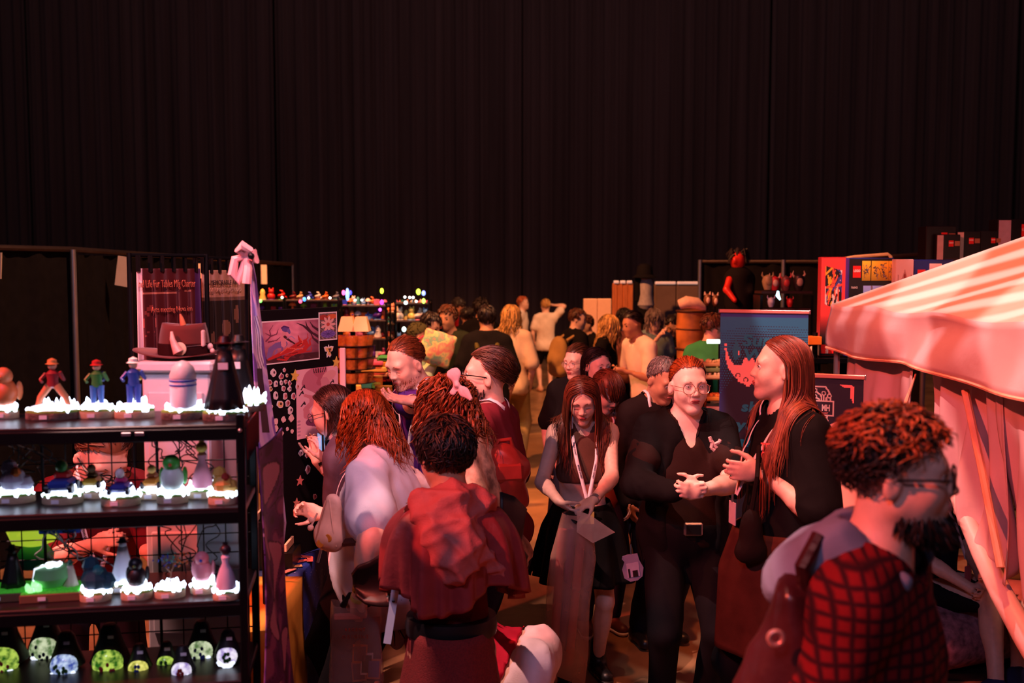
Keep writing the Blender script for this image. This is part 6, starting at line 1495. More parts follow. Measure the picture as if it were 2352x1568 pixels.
# --- boxed sets on a rack behind the tent
red_lbl = mat('logo_red', (226, 40, 36), .5, var=0); white_ink = mat('white_ink', (250, 240, 235), .5, var=0); yel_ink = mat('yellow_ink', (240, 170, 60), .5, var=0)
def toybox(name, lab, px0, px1, py0, Y, d, front, side, deco, zb, rot=0, side_left=None):
    a, b = at(px0, py0, Y), at(px1, py0, Y); w = b[0] - a[0]; zt_ = a[2]; hgt = zt_ - zb
    o = thing(name, lab, 'box', M=T3((a[0] + b[0]) / 2, Y + d / 2, zb) @ RZ(rot), group='boxed construction sets behind the tent')
    MB().box((0, 0, hgt / 2), (w, d, hgt), bev=.003).obj('carton', fm(side, .35), o)
    MB().box((0, -d / 2 - .0015, hgt / 2), (w * .985, .003, hgt * .985)).obj('front_panel', fm(front, .3), o)
    deco(o, w, hgt, d); return o
def lego_logo(o, x, z, s_, y):
    MB().box((x, y - .001, z), (s_, .002, s_ * (1.45)), bev=0).obj('logo_patch', red_lbl, o)
    text('LEGO', s_ * .40, white_ink, o, T3(x, y - .003, z + s_ * .1), bold=s_ * .012, xs=.85)
def machine_art(seed, bg, fg):
    def f(u, v):
        c = np.zeros(u.shape + (3,)); c[:] = np.array(bg) * (.7 + .5 * v)[..., None]; r = np.random.RandomState(seed)
        for i in range(26): x, y = .5 + r.randn() * .17, .45 + r.randn() * .15; stroke(c, u, v, [(x, y), (x + r.randn() * .16, y + r.randn() * .12)], r.uniform(.01, .04), np.array(fg) * r.uniform(.4, 1.5), 1.4)
        return c
    return f
def deco_hero(o, w, h, d):
    y = -d / 2 - .0055
    lego_logo(o, -w * .33, h * .86, .052, y)
    for i, fx in enumerate((-.12, .09, .28, .43)): picture('panel_art', w * (.19 if i < 3 else .10), h * .20, machine_art(i, (240, 190, 50), (90, 80, 90)), 22, o, T3(fx * w, y - .001, h * .77))
    picture('panel_art', w * .66, h * .50, machine_art(9, (130, 150, 210), (90, 84, 96)), 50, o, T3(w * .15, y - .001, h * .22))
    text('76042', .018, white_ink, o, T3(-w * .38, y - .002, h * .70))
    for z in (.5, .3): picture('panel_art', w * .13, h * .14, machine_art(int(z * 10), (40, 44, 50), (190, 200, 210)), 24, o, T3(-w * .38, y - .001, h * (z - .07)))
def deco_side(o, w, h, d):
    y = -d / 2 - .0055
    def f(u, v):
        c = np.zeros(u.shape + (3,)); c[:] = (236, 70, 66); k = np.clip((.42 - v) / .25, 0, 1)[..., None]; c = c * (1 - k) + A(20, 14, 18) * k
        q = (u > .16) & (u < .84) & (v > .44 + .10 * (1 - u)) & (v < .93 - .07 * u); r = np.random.RandomState(3); c[q] = (30, 22, 28)
        t = c.copy()
        for i in range(30): stroke(t, u, v, [(r.rand(), .4 + r.rand() * .6), (r.rand(), .4 + r.rand() * .6)], .012, [(240, 180, 40), (230, 90, 60), (60, 70, 150), (240, 220, 210), (20, 16, 20)][i % 5], .4)
        c[q] = t[q]; return c
    picture('panel_art', w * .98, h * .98, f, 36, o, T3(0, y, h * .01))
    text('SUPER', .040, yel_ink, o, T3(-w * .02, y - .003, h * .26) @ RY(-86), bold=.002, xs=1.0, shear=.15); text('HEROES', .040, yel_ink, o, T3(w * .25, y - .003, h * .25) @ RY(-86), bold=.002, xs=.9, shear=.15)
    MB().box((-w * .2, y - .002, h * .07), (w * .5, .002, h * .09)).obj('logo_patch', red_lbl, o); text('LEGO', .022, white_ink, o, T3(-w * .2, y - .004, h * .07) @ RY(-86), bold=.001)
ZR = 1.50
toybox('boxed_set', 'red and black narrow end of hero box with vertical yellow lettering', 1889, 1946, 590, 6.5, .10, (30, 20, 24), (200, 50, 50), deco_side, 1.545, -6)
toybox('boxed_set', 'large black boxed set showing yellow and blue machine pictures', 1947, 2054, 592, 6.45, .10, (24, 20, 28), (30, 50, 140), deco_hero, 1.545, 5)
def deco_castle(o, w, h, d):
    def f(u, v):
        c = np.zeros(u.shape + (3,)); c[:] = (236, 200, 204); v = (v - .50) / .52
        for x, y0, y1, ww in ((.5, .3, .80, .14), (.3, .3, .62, .05), (.7, .3, .62, .05), (.12, .3, .7, .03), (.88, .3, .7, .03)): q = (np.abs(u - x) < ww) & (v > y0) & (v < y1 - np.abs(u - x) * 1.2); c[q] = (190, 140, 140)
        for x in (.3, .4, .5, .6, .7): q = (np.abs(u - x) < .03) & (v > .42) & (v < .54); c[q] = (60, 40, 60)
        blob(c, u, v, .5, .66, .06, .05, (150, 60, 60)); c[(v > .28) & (v < .32)] = (170, 110, 110); return c
    picture('panel_art', w * .96, h * .96, f, 34, o, T3(0, -d / 2 - .0055, h * .02))
toybox('boxed_set', 'pale pink boxed set with a small domed building picture', 2057, 2098, 595, 6.4, .14, (236, 200, 204), (220, 190, 196), deco_castle, 1.545, 2)
def deco_blue(o, w, h, d):
    y = -d / 2 - .003; lego_logo(o, -w * .32, h * .84, .050, y); picture('panel_art', w * .32, h * .22, machine_art(4, (230, 200, 200), (190, 60, 50)), 30, o, T3(w * .04, y - .001, h * .74)); picture('panel_art', w * .2, h * .2, machine_art(5, (200, 200, 230), (90, 80, 110)), 24, o, T3(w * .34, y - .001, h * .72))
toybox('boxed_set', 'deep blue boxed set with red square logo, beside pink box', 2099, 2190, 596, 6.4, .14, (30, 44, 130), (24, 34, 110), deco_blue, 1.545, 2)
def deco_dark(seed, band=None, pic=None):
    def f(o, w, h, d):
        y = -d / 2 - .0055
        if band: MB().box((-w * .36, y - .0005, h * .5), (w * .26, .002, h * .97)).obj('pale_spine', fm(band), o)
        MB().box((w * .1, y - .001, h * .86), (w * .2, .002, w * .26)).obj('logo_patch', red_lbl, o); text('LEGO', w * .075, white_ink, o, T3(w * .1, y - .003, h * .87), bold=.0006)
        picture('panel_art', w * .62, h * .5, machine_art(seed, pic or (60, 40, 34), (120, 80, 60)), 20, o, T3(w * .14, y - .001, h * .14))
        MB().box((w * .36, y - .001, h * .86), (w * .22, .002, w * .2)).obj('title_patch', fm((170, 120, 90)), o)
    return f
for lab, x0, x1, y0, bd, pc in (('dark boxed set with sky blue corner picture, upper row left', 2128, 2196, 519, None, (40, 34, 36)), ('black boxed set with white spine, upper row', 2152, 2206, 538, (214, 190, 184), (40, 30, 30)), ('black boxed set with broad white spine, upper row middle', 2199, 2252, 531, (226, 204, 196), (50, 36, 34)), ('black boxed set with red logo and yellow dot, upper row', 2253, 2300, 530, None, (70, 46, 34)), ('tallest dark boxed set with orange picture at right edge', 2293, 2400, 503, (190, 170, 190), (170, 90, 40))):
    i = int(x0); toybox('boxed_set', lab, x0, x1, y0, 7.0 if x0 != 2152 else 6.95, .04 if x0 == 2152 else .14, (22, 16, 18), (26, 18, 20), deco_dark(i, bd, pc), 1.90, 0)
br = thing('box_rack', 'black two tier rack carrying the boxed sets', 'rack', loc=(0, 0, 0))
for x0, x1, z, Y0, Y1 in ((1872, 2300, 1.54, 6.40, 6.75), (2080, 2420, 1.895, 6.90, 7.25)):
    a, b = at(x0, 700, Y0)[0], at(x1, 700, Y0)[0]; MB().box(((a + b) / 2, (Y0 + Y1) / 2, z - .02), (b - a, Y1 - Y0, .03)).obj('shelf', black_metal, br)
    for x in (a, b): MB().tube([(x, Y1 - .03, 0), (x, Y1 - .03, z)], .016, 8).obj('post', black_metal, br)
q = at(1876, 768, 6.38); MB().box((q[0], q[1] + .08, 1.65), (.09, .10, .055), bev=.004).obj('beam_end', mat('rack_orange', (230, 130, 40), .5), br); MB().tube([(q[0] + .02, q[1] + .1, 0), (q[0] + .02, q[1] + .1, 1.7)], .018, 8).obj('post', black_metal, br)
a, b = at(1960, 590, 6.9), at(2046, 585, 6.9); yl = thing('sign_frame', 'curved pale yellow frame edge above the boxed sets', 'frame')
MB().tube([a - A(.1, 0, .02), a, b + A(-.02, 0, .004), b + A(0, 0, -.012), b + A(.008, 0, -.06), b + A(.008, 0, -.5)], .012, 8).obj('rim', mat('yellow_rim', (236, 200, 130), .5), yl, True)
# --- costume booth behind: pipe and drape, mannequin, masks
pdr = thing('pipe_and_drape', 'pipe and drape screen behind the costume booth', 'drape')
a, m_, b = at(1607, 601, 10.5), at(1900, 601, 9.6), at(2124, 583, 8.6)
MB().tube([a, m_, b], .02, 8).obj('crossbar', mat('dull_pipe', (0, 0, 0)), pdr, True)
for q in (a, at(1798, 601, 9.9), b): MB().tube([(q[0], q[1] - .03, 0), (q[0], q[1] - .03, q[2] + .02)], .022, 10).obj('upright', steel, pdr, True)
for i, (p, q) in enumerate(((a, m_), (m_, b))): drape_sheet('drape_panel', p[0], q[0], p[1] + .03, q[1] + .03, .03, min(p[2], q[2]) - .01, .03, .018, mat('booth_drape', (0, 0, 0)), pdr, i + 30)
mq = thing('mannequin_bust', 'dark mannequin with red mask and bare arm on drape', 'mannequin', loc=tuple(at(1695, 720, 9.0) * A(1, 1, 0)))
rdm = mat('mask_red', (200, 40, 30), .35, var=.1); qx, qY = at(1695, 720, 9.0)[0], 9.0
def lq(px, py, dY=0): p = at(px, py, qY + dY); return (p[0] - qx, p[1] - qY, p[2])
V, Q = field_mesh([Cap(lq(1697, 640), lq(1697, 700), .12, .13, .05), Cap(lq(1680, 640), lq(1716, 640), .06, .06, .05), Cap(lq(1722, 640), lq(1724, 670, -.1), .045, .035, .03)], .02); mesh_obj('torso', V, Q, cloth('mannequin_black', (22, 16, 18)), mq, True).matrix_parent_inverse = Matrix.Identity(4)
V, Q = field_mesh([Cap(lq(1676, 642, -.06), lq(1669, 665, -.12), .035, .03, .02), Cap(lq(1669, 665, -.12), lq(1688, 690, -.2), .03, .022, .02)], .012); mesh_obj('arm', V, Q, rdm, mq, True).matrix_parent_inverse = Matrix.Identity(4)
V, Q = field_mesh([Ell(lq(1695, 600), (.065, .075, .09)), Cap(lq(1697, 612), lq(1698, 628), .035, .04, .02), Ell(lq(1688, 598, -.06), (.02, .02, .03))], .012); mesh_obj('head', V, Q, rdm, mq, True).matrix_parent_inverse = Matrix.Identity(4)
hr_ = MB(); r_ = random.Random(3)
for i in range(26): a = r_.uniform(0, 6.28); c0 = lq(1695, 594, .01); hr_.tube([c0, (c0[0] + .08 * math.cos(a), c0[1] + .05 * math.sin(a), c0[2] + .03 + r_.uniform(-.02, .06)), (c0[0] + .11 * math.cos(a), c0[1] + .07 * math.sin(a), c0[2] + r_.uniform(-.05, .05))], [.02, .016, .004], 5)
hr_.obj('hair', mat('dark_hair_plain', (30, 18, 18), .6), mq, True)
MB().tube([(0, 0, 0), (0, 0, 1.75)], .02, 8).obj('stand', black_metal, mq); MB().lathe([(0, 0), (.2, 0), (.19, .02), (0, .025)], 20).obj('stand_base', black_metal, mq)
ms = thing('mask_shelf', 'dark shelf of masks and helmets behind the blue banner', 'shelf', loc=tuple(at(1810, 670, 8.2) * A(1, 1, 0) + A(0, .15, 0)))
for py in (668, 708): MB().box((0, 0, at(1810, py, 8.2)[2] - .012), (.42, .24, .02)).obj('shelf_board', mat('dark_shelf', (56, 34, 30), .5), ms)
for s_ in (-1, 1): MB().box((s_ * .21, 0, .95), (.02, .24, 1.9)).obj('side', black_metal, ms)
for i, (px, py, h, c1, c2, k_, lab) in enumerate(((1770, 666, 36, (170, 150, 110), (150, 130, 90), 'ears', 'tan eared mask at left of mask shelf'), (1786, 667, 34, (200, 40, 50), (210, 180, 160), 'ears', 'red and white mask beside the tan one'), (1812, 668, 36, (110, 60, 60), (190, 60, 60), 'horn', 'grey red horned helmet on mask shelf'), (1842, 668, 40, (40, 26, 28), (190, 160, 140), 'horn', 'black helmet with pale stand on mask shelf'), (1778, 706, 24, (190, 190, 210), (200, 200, 220), 'ears', 'pale skull mask on lower mask shelf'), (1822, 706, 22, (190, 30, 34), (200, 50, 44), 'horn', 'bright red small mask on lower mask shelf'))):
    q = at(px, py, 8.15); hh = h * 8.2 / F; o = thing('mask', lab, 'mask', M=T3(*q) @ T3(0, .1, 0), group='masks on the mask shelf')
    MB().lathe([(.2 * hh, 0), (.3 * hh, .25 * hh), (.36 * hh, .55 * hh), (.28 * hh, .85 * hh), (0, .98 * hh)], 16).obj('mask_shell', fm(c1), o, True); MB().ball((0, -.28 * hh, .5 * hh), (.2 * hh, .12 * hh, .25 * hh), 10).obj('mask_face', fm(c2), o, True)
    for s_ in (-1, 1): MB().tube([(s_ * .22 * hh, 0, .75 * hh), (s_ * .36 * hh, 0, .95 * hh), (s_ * (.3 if k_ == 'horn' else .34) * hh, 0, 1.15 * hh)], [.08 * hh, .06 * hh, .015 * hh], 8).obj('mask_' + ('horn' if k_ == 'horn' else 'ear'), fm(c2), o, True)
q = at(1788, 680, 8.0); o = MB().tube([tuple(at(1787, 668, 8.0)), tuple(at(1786, 678, 8.0)), tuple(at(1792, 688, 8.0))], [.008, .016, .008], 8).obj('crescent_light', mat('led_cyan', (190, 240, 255), .3, emit=3, var=0), None, True); o.parent = ms; o.matrix_parent_inverse = WM(ms).inverted(); o['label'] = 'small pale cyan crescent light'
# --- far booth: panels, wizard hat figure, brown drum, counter
def slab(name, lab, cat, x0, y0, x1, y1, Y, m, strips=0, parts=()):
    a, b = at(x0, y0, Y), at(x1, y1, Y); w, h = b[0] - a[0], a[2]; o = thing(name, lab, cat, loc=((a[0] + b[0]) / 2, Y + .03, 0)); n = max(1, strips)
    for i in range(n): MB().box((-w / 2 + w * (i + .5) / n, 0, h / 2), (w / n * .97, .05, h), bev=.006).obj('panel', m, o)
    return o, w, h
slab('partition', 'pale two leaf partition behind the backpack wearer', 'partition', 1340, 686, 1404, 790, 13.2, mat('partition_cream', (250, 200, 170), .6, var=.03), 2)
o, w, h = slab('plank_screen', 'tall orange wood plank screen left of bearded figure', 'screen', 1407, 650, 1454, 720, 12.4, mat('plank_orange', (206, 120, 70), .5, var=.2, stretch=(8, 8, .6)), 4)
for i in range(3): MB().box((-w * .32 + i * w * .32, -.02, h + .014), (w * .24, .06, .035), bev=.006).obj('cap_block', mat('cap_glow', (250, 220, 210), .5, emit=.2), o)  # white caps with a faint glow put into their material
o, w, h = slab('grey_screen', 'brown grey fabric screen with pale top rails', 'screen', 1503, 652, 1604, 725, 12.2, cloth('screen_grey', (120, 98, 92)), 2)
for i in range(2): MB().box((-w * .25 + i * w * .5, -.02, h + .012), (w * .46, .05, .035), bev=.006).obj('top_rail', mat('cap_glow', (0, 0, 0)), o)  # same self-glowing white, standing for light strips along the top
wz = thing('bust_figure', 'grey long bearded bust in black brimmed hat on a stand', 'statue', loc=tuple(at(1484, 700, 11.7) * A(1, 1, 0)))
zz = lambda py: at(1484, py, 11.7)[2]
MB().lathe([(.06, zz(712)), (.10, zz(700)), (.075, zz(675)), (.08, zz(650)), (.05, zz(636)), (0, zz(630))], 16).obj('beard', mat('grey_beard', (170, 160, 166), .6, var=.2, scale=40, stretch=(3, 3, .4)), wz, True)
MB().ball((-.01, -.01, zz(630)), (.075, .08, .09), 14).obj('head', mat('bust_skin', (150, 120, 116), .5), wz, True)
MB().lathe([(0, zz(641)), (.15, zz(637)), (.10, zz(630)), (.085, zz(612)), (.05, zz(606)), (0, zz(605))], 20, (-.02, 0, 0)).obj('hat', cloth('hat_black', (24, 20, 24)), wz, True)
MB().tube([(0, .02, 0), (0, .02, zz(700))], .09, 12).obj('stand', cloth('stand_black', (22, 18, 20)), wz, True)
MB().box((-.05, .03, zz(665)), (.16, .10, .32), bev=.03).obj('collar', cloth('stand_black', (0, 0, 0)), wz)
dr = thing('drum_lamp', 'brown patterned drum shaped display with horned pelt on top', 'display', loc=tuple(at(1590, 760, 9.2) * A(1, 1, 0)))
zd = lambda py: at(1590, py, 9.2)[2]
MB().lathe([(.13, 0), (.14, zd(800)), (.15, zd(760)), (.14, zd(712)), (0, zd(710))], 28).obj('drum_body', mat('drum_brown', (170, 104, 50), .5, var=.55, scale=5), dr, True)
for py in (800, 755, 714): MB().lathe([(.147, zd(py) - .01), (.156, zd(py)), (.147, zd(py) + .01)], 28).obj('drum_band', fm((70, 40, 26)), dr, True)
MB().tube([(-.12, 0, zd(700)), (-.06, -.02, zd(694)), (.03, -.02, zd(697)), (.12, 0, zd(712))], [.05, .06, .06, .03], 10).obj('pelt', mat('pelt_cream', (220, 180, 160), .9, var=.2), dr, True)
for x in (-.08, -.03): MB().tube([(x, -.03, zd(692)), (x - .01, -.03, zd(682))], [.02, .004], 8).obj('horn', mat('pelt_cream', (0, 0, 0)), dr, True)
for i, (px, py) in enumerate(((1625, 688), (1643, 690))):
    q = at(px, py, 9.0); o = thing('animal_mask', ('left' if i == 0 else 'right') + ' brown eared animal mask above the drum display', 'mask', M=T3(*q)); MB().ball((0, 0, 0), (.035, .04, .055), 12).obj('mask_shell', fm((110, 70, 50)), o, True)
    for s_ in (-1, 1): MB().tube([(s_ * .02, 0, .045), (s_ * .026, 0, .075)], [.012, .003], 6).obj('mask_ear', fm((210, 180, 160)), o)
    MB().ball((0, -.035, -.005), (.018, .012, .03), 8).obj('mask_face', fm((226, 196, 176)), o, True)
    MB().tube([(0, .03, 0), (0, .03, -q[2])], .008, 6).obj('stand', black_metal, o)
ct = thing('sales_counter', 'beige sales counter of bead trays behind the glasses wearer', 'counter', loc=tuple(at(1630, 900, 7.4) * A(1, 1, 0)))
MB().box((0, .15, .55), (.34, .5, 1.1), bev=.01).obj('cabinet', mat('counter_beige', (206, 170, 150), .6), ct)
for i, (py, c) in enumerate(((838, (214, 160, 100)), (850, (130, 150, 90)), (866, (230, 190, 130)), (915, (220, 150, 60)))):
    z = at(1630, py, 7.3)[2]; MB().box((0, -.02 * i, z), (.30, .16, .03), bev=.008).obj('bead_tray', fm(c), ct)
    b = MB(); r_ = random.Random(i); [b.ball((r_.uniform(-.14, .14), -.02 * i + r_.uniform(-.07, .07), z + .022), .012, 6) for _ in range(30)]; b.obj('beads', fm(((236, 190, 120), (190, 200, 120), (240, 210, 160), (230, 140, 60))[i], .3), ct)['kind'] = 'stuff'
MB().box((0, .12, 1.2), (.05, .05, .3)).obj('tray_stand', black_metal, ct)
q0, q1 = at(1624, 784, 8.0), at(1653, 784, 8.0); o = MB().tube([q0, q1], .016, 10).obj('tube_light', mat('led_mint', (220, 255, 235), .3, emit=3.5, var=0), None, True); tag(o, 'short white green tube light by the green hoodie', 'light'); MB().tube([q1 + A(0, .012, 0), q1 * A(1, 1, 0) + A(0, .012, 0)], .008, 6).obj('stand', black_metal, o)
pl = thing('plaster_cast', 'white plaster casts on dark stand right of blue banner', 'ornament', loc=tuple(at(1869, 870, 6.7) * A(1, 1, 0)))
zp = lambda py: at(1869, py, 6.7)[2]
MB().ball((-.01, 0, zp(812)), (.035, .04, .055), 12).ball((.012, -.02, zp(800)), (.028, .03, .03), 10).obj('upper_cast', mat('plaster', (230, 206, 170), .8, bump=.3, bscale=90), pl, True)
MB().ball((0, 0, zp(845)), (.025, .03, .03), 10).box((0, 0, zp(856)), (.10, .08, .02)).obj('lower_cast', mat('plaster', (0, 0, 0)), pl)
for py in (862, 828): MB().box((0, .02, zp(py) - .01), (.16, .14, .018)).obj('shelf', black_metal, pl)
MB().tube([(.05, .06, 0), (.05, .06, zp(800))], .014, 8).obj('post', black_metal, pl)
MB().ball((-.02, -.01, zp(834)), (.03, .03, .035), 8).obj('green_pad', fm((60, 130, 50)), pl)
# ---------------------------------------------------------------- people
def hairm(nm, c, r=.42):
    m = mat('hair_' + nm, c, r, var=.3, scale=40, stretch=(1, 1, .2), spec=.45); n = m.node_tree.nodes; l = m.node_tree.links
    if n.get('lock_mix'): return m
    b = n['Principled BSDF']; g = n.new('ShaderNodeNewGeometry'); rp = n.new('ShaderNodeMapRange'); rp.inputs['To Min'].default_value = .38; rp.inputs['To Max'].default_value = 1.5; l.new(g.outputs['Random Per Island'], rp.inputs['Value'])
    v = n.new('ShaderNodeVectorMath'); v.operation = 'SCALE'; v.name = 'lock_mix'; l.new(b.inputs['Base Color'].links[0].from_socket, v.inputs[0]); l.new(rp.outputs[0], v.inputs['Scale']); l.new(v.outputs[0], b.inputs['Base Color'])
    return m
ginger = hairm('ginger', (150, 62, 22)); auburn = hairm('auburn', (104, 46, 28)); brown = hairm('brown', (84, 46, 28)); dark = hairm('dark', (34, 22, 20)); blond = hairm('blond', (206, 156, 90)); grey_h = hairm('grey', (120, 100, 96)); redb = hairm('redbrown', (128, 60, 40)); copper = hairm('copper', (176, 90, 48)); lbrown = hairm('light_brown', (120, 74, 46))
black_c = cloth('black_knit', (22, 18, 19), .9); lany = mat('lanyard_white', (232, 214, 222), .6, var=.03); ink_d = mat('ink_dark', (36, 30, 40), .6, var=0)
gold = mat('gold_wire', (220, 150, 130), .25, metal=.8, var=0); blackp = mat('black_plastic', (16, 14, 16), .3, var=0)
def lanyard(p, w=.018, front=True, drop=.30, txt='KINGS COAST', n=3, side=0, tag_=True, badge=(.075, .10), bcol=(236, 190, 120), tsz=.011):
    """neck band hanging to a clip at the chest, with printed words"""
    k = p.k; N, tf, tr, t = p.N, p.tf, p.tr, p.t
    end = N + tf * .20 * k - t * drop
    for s_ in (-1, 1):
        a = N - tf * .05 * k + t * .03 * k; b = N + tr * s_ * .075 * k + t * .02 * k + tf * .03; c = N + tr * s_ * .055 * k + tf * .15 * k - t * drop * .45
        o, cp, tg, b_, g = p.strip('lanyard', lany, [a, b, c, end + tr * s_ * .006], w, lift=.013)
        if txt:
            for j in range(n):
                i = int(14 + j * 24 / n); i = min(i, 36)
                x = tg[i]; y = np.cross(g[i], x); y /= np.linalg.norm(y); zz = np.cross(x, y); zz /= np.linalg.norm(zz)
                if zz @ (A(0, 0, CAMZ) - cp[i]) < 0: pass
                M = Matrix(((x[0], -zz[0], y[0], cp[i][0] + g[i][0] * .0035), (x[1], -zz[1], y[1], cp[i][1] + g[i][1] * .0035), (x[2], -zz[2], y[2], cp[i][2] + g[i][2] * .0035), (0, 0, 0, 1)))
                t_ = text(txt, tsz, ink_d, p.root, p.rinv @ M, ext=.0003, bold=.0002)
    if tag_:
        e = cp[-1]; M = p.rinv @ T3(*(e + tf * .012))
        MB().tube([(0, 0, 0), (0, 0, -.03)], .005, 8, True, M).obj('clip', steel, p.root)
        if badge: MB().box((0, 0, -.03 - badge[1] / 2), (badge[0], .004, badge[1]), M @ Matrix.Rotation(math.atan2(p.f[0], -p.f[1]), 4, 'Z'), bev=.001).obj('badge', fm(bcol), p.root)
    return cp[-1]
def wristband(p, i, m, w=.012, r=.031, off=.02, name='wristband'):
    wv, e = p.wr[i], p.elb[i]; u = nrm(wv - e); c = wv - u * off
    return MB().tube([Vector(c - u * w / 2), Vector(c + u * w / 2)], r * p.k, 16, True, p.rinv).obj(name, m, p.root, True)
jean = cloth('denim_dark', (26, 28, 44)); shoe_b = mat('shoe_black', (20, 18, 20), .4); sole_w = mat('sole_white', (226, 214, 210), .5)
# 1 woman with lanyard looking down at her phone
c7 = Person('woman with long auburn hair in brown crop top reading phone, white lanyard', 1338, 864, 5.0, yaw=4, hy=-4, hp=26, hr=3, q=0, bust=.35, shw=.94, fem=1, skin='fair', eyes='closed', handR=(1283, 1150, -.30), handL=(1366, 1146, -.32),
            hdR=(.75, -.35, -.5), hdL=(-.8, -.3, -.35), pnR=(.5, .2, .55), pnL=(.1, .3, -.8), thR=(.3, -.2, 1), thL=(.1, -.6, .7), curlR=.55, curlL=.6, elbR=(-.6, .2, -.8), elbL=(.7, .2, -.8), brow=(70, 34, 24), lip=(176, 70, 70), legw=.95, girth=.96)
c7.top('crop_top', cloth('brown_rib', (92, 60, 50), .8), sleeve=0, off=.008, hem=.22, collar=.006, amp=.002)
c7.skirt('skirt', black_c, .53, top=.125, wide=1.75, pleat=9, amp=.022, seed=2)
c7.hair('hair', auburn, 'part', n=420, length=.47, rad=.0058, curl=.012, cw=24, start=.55, seed=5, jit=.06, back=.5, sweep=.30, minlen=.85, front=.8)
c7.shoes(shoe_b, shoe_b, boot=.09)
lanyard(c7, drop=.33, n=3)
w_, d_, n_, t_ = c7.hand[0]; q = w_ + d_ * .115 + n_ * .022
o = MB().box((0, 0, 0), (.074, .009, .15), bev=.004).obj('phone', blackp); o.matrix_basis = T3(*q) @ RZ(20) @ RX(-50) @ RY(62); tag(o, 'black phone held by the woman with white lanyard', 'phone')
wristband(c7, 1, mat('silver_watch', (200, 180, 180), .25, metal=.8), .018, .030, .0, 'watch')
bag = mat('clear_pink_bag', (250, 170, 150), .18, alpha=.42, var=.35, scale=5, bump=.5, bscale=10)
bg = thing('plastic_bag', 'long clear plastic bag of rolled posters held below the phone', 'bag', loc=tuple(at(1310, 1200, 4.66)))
gl_ = lambda px, py, dY=0: Vector(at(px, py, 4.66 + dY)) - Vector(at(1310, 1200, 4.66))
P = np.zeros((25, 12, 3))
for i in range(25):
    a = 2 * math.pi * i / 24
    for j in range(12):
        t = j / 11; cx = 1322 + (1295 - 1322) * t; hw = (30 + 24 * min(1, t * 4)) * (1 - .12 * t); p = at(cx + hw * math.cos(a) * (1 + .06 * math.sin(3 * a + t * 9)), 1178 + 372 * t + 18 * math.cos(a) * t, 4.66)
        P[i, j] = p + A(0, .05 * math.sin(a), 0) - at(1310, 1200, 4.66)
mesh_from_grid('bag_film', P, bag, None, 0).parent = bg
MB().add([gl_(1325, 1172, -.03), gl_(1355, 1182, -.06), gl_(1413, 1222, -.09), gl_(1362, 1247, -.08), gl_(1325, 1222, -.07)], [[0, 1, 2, 3, 4]]).obj('bag_flap', mat('clear_bag_flap', (250, 200, 180), .15, alpha=.6, var=.15), bg)
for i in range(3): MB().tube([gl_(1292 + i * 22, 1215, .0), gl_(1270 + i * 18, 1525, .0)], .022, 12).obj('rolled_poster', fm(((200, 70, 70), (110, 50, 90), (210, 90, 80))[i]), bg, True)
# 2 person with glasses, black hooded jacket, hands clasped
c8 = Person('person with round glasses and ginger hair in black jacket, hands clasped', 1583, 820, 4.57, yaw=2, hy=9, hp=2, q=0, girth=1.22, bust=.6, belly=.3, fem=.6, skin='pale', handR=(1558, 1128, -.36), handL=(1612, 1126, -.36), shw=1.02,
            hdR=(.75, -.45, .1), hdL=(-.75, -.45, .1), pnR=(.4, .7, .1), pnL=(-.4, .7, .1), thR=(0, -.2, 1), thL=(0, -.2, 1), curlR=.95, curlL=.8, elbR=(-.8, .25, -.6), elbL=(.8, .25, -.6), brow=(170, 110, 80), lip=(150, 64, 66), armw=1.05, hs=1.06)
c8.top('polo_shirt', cloth('polo_brown', (40, 22, 20), .8), sleeve=.6, off=.012, hem=-.02, neck_drop=.11, collar=.008)
def opening(p, w=.075):
    a, b = p.N + p.tf * .26 * p.k + p.t * .04, p.HC + p.tf * .30 * p.k - p.t * .3
    return [Cap(a, b, w + .09, w + .12, .02, None, '', -1)]
c8.top('jacket', cloth('jacket_black', (20, 17, 19), .9), sleeve=1.93, off=.028, hem=-.20, collar=.03, amp=.007, freq=26, subs2=opening(c8, .07))
nd = c8.N; sdf_obj('hood', [Cap(nd + c8.r * s_ * .09 - c8.f * .02 + A(0, 0, .01), nd + c8.r * s_ * .11 + c8.f * .05 - A(0, 0, .03), .042, .026, .03) for s_ in (-1, 1)] + [Cap(nd + c8.r * .09 - c8.f * .08, nd - c8.r * .09 - c8.f * .08, .05, .05, .03)], .011, MATS['cloth_jacket_black'], c8.root, amp=.004)
c8.pants('trousers', cloth('trouser_black', (18, 16, 20), .85), 1.93, .014, waist=.11)
c8.shoes(shoe_b)
c8.hair('hair', ginger, 'back', n=760, length=.26, rad=.0030, gather=(-.03, -.10, .02), jit=.035, seed=3, recede=.10, lift=.002, flat=.5)
c8.strands('ponytail', ginger, [(-.05, -.10, .03), (-.075, -.11, -.02), (-.085, -.09, -.09), (-.095, -.06, -.15)], 40, .005, .012, 3, .006, 12)
c8.glasses(gold, 'round', .026)
MB().tube([(c8.rinv @ Vector(c8.N + c8.tr * x * c8.k + c8.tf * (.093 - .5 * x * x) * c8.k + c8.t * (-.085 + 9 * x * x) * c8.k)) for x in np.linspace(-.085, .085, 17)], .0016, 5).obj('necklace', gold, c8.root)
MB().box((0, 0, 0), (.085, .02, .060), c8.rinv @ T3(*(c8.HC + c8.t * .085 * c8.k + c8.tf * .185 * c8.k)), bev=.006).obj('belt_buckle', steel, c8.root); MB().box((0, -.004, 0), (.066, .02, .042), c8.rinv @ T3(*(c8.HC + c8.t * .085 * c8.k + c8.tf * .185 * c8.k))).obj('belt_leather', shoe_b, c8.root)
pe_ = at(1640, 1017, 4.30); mk = MB()
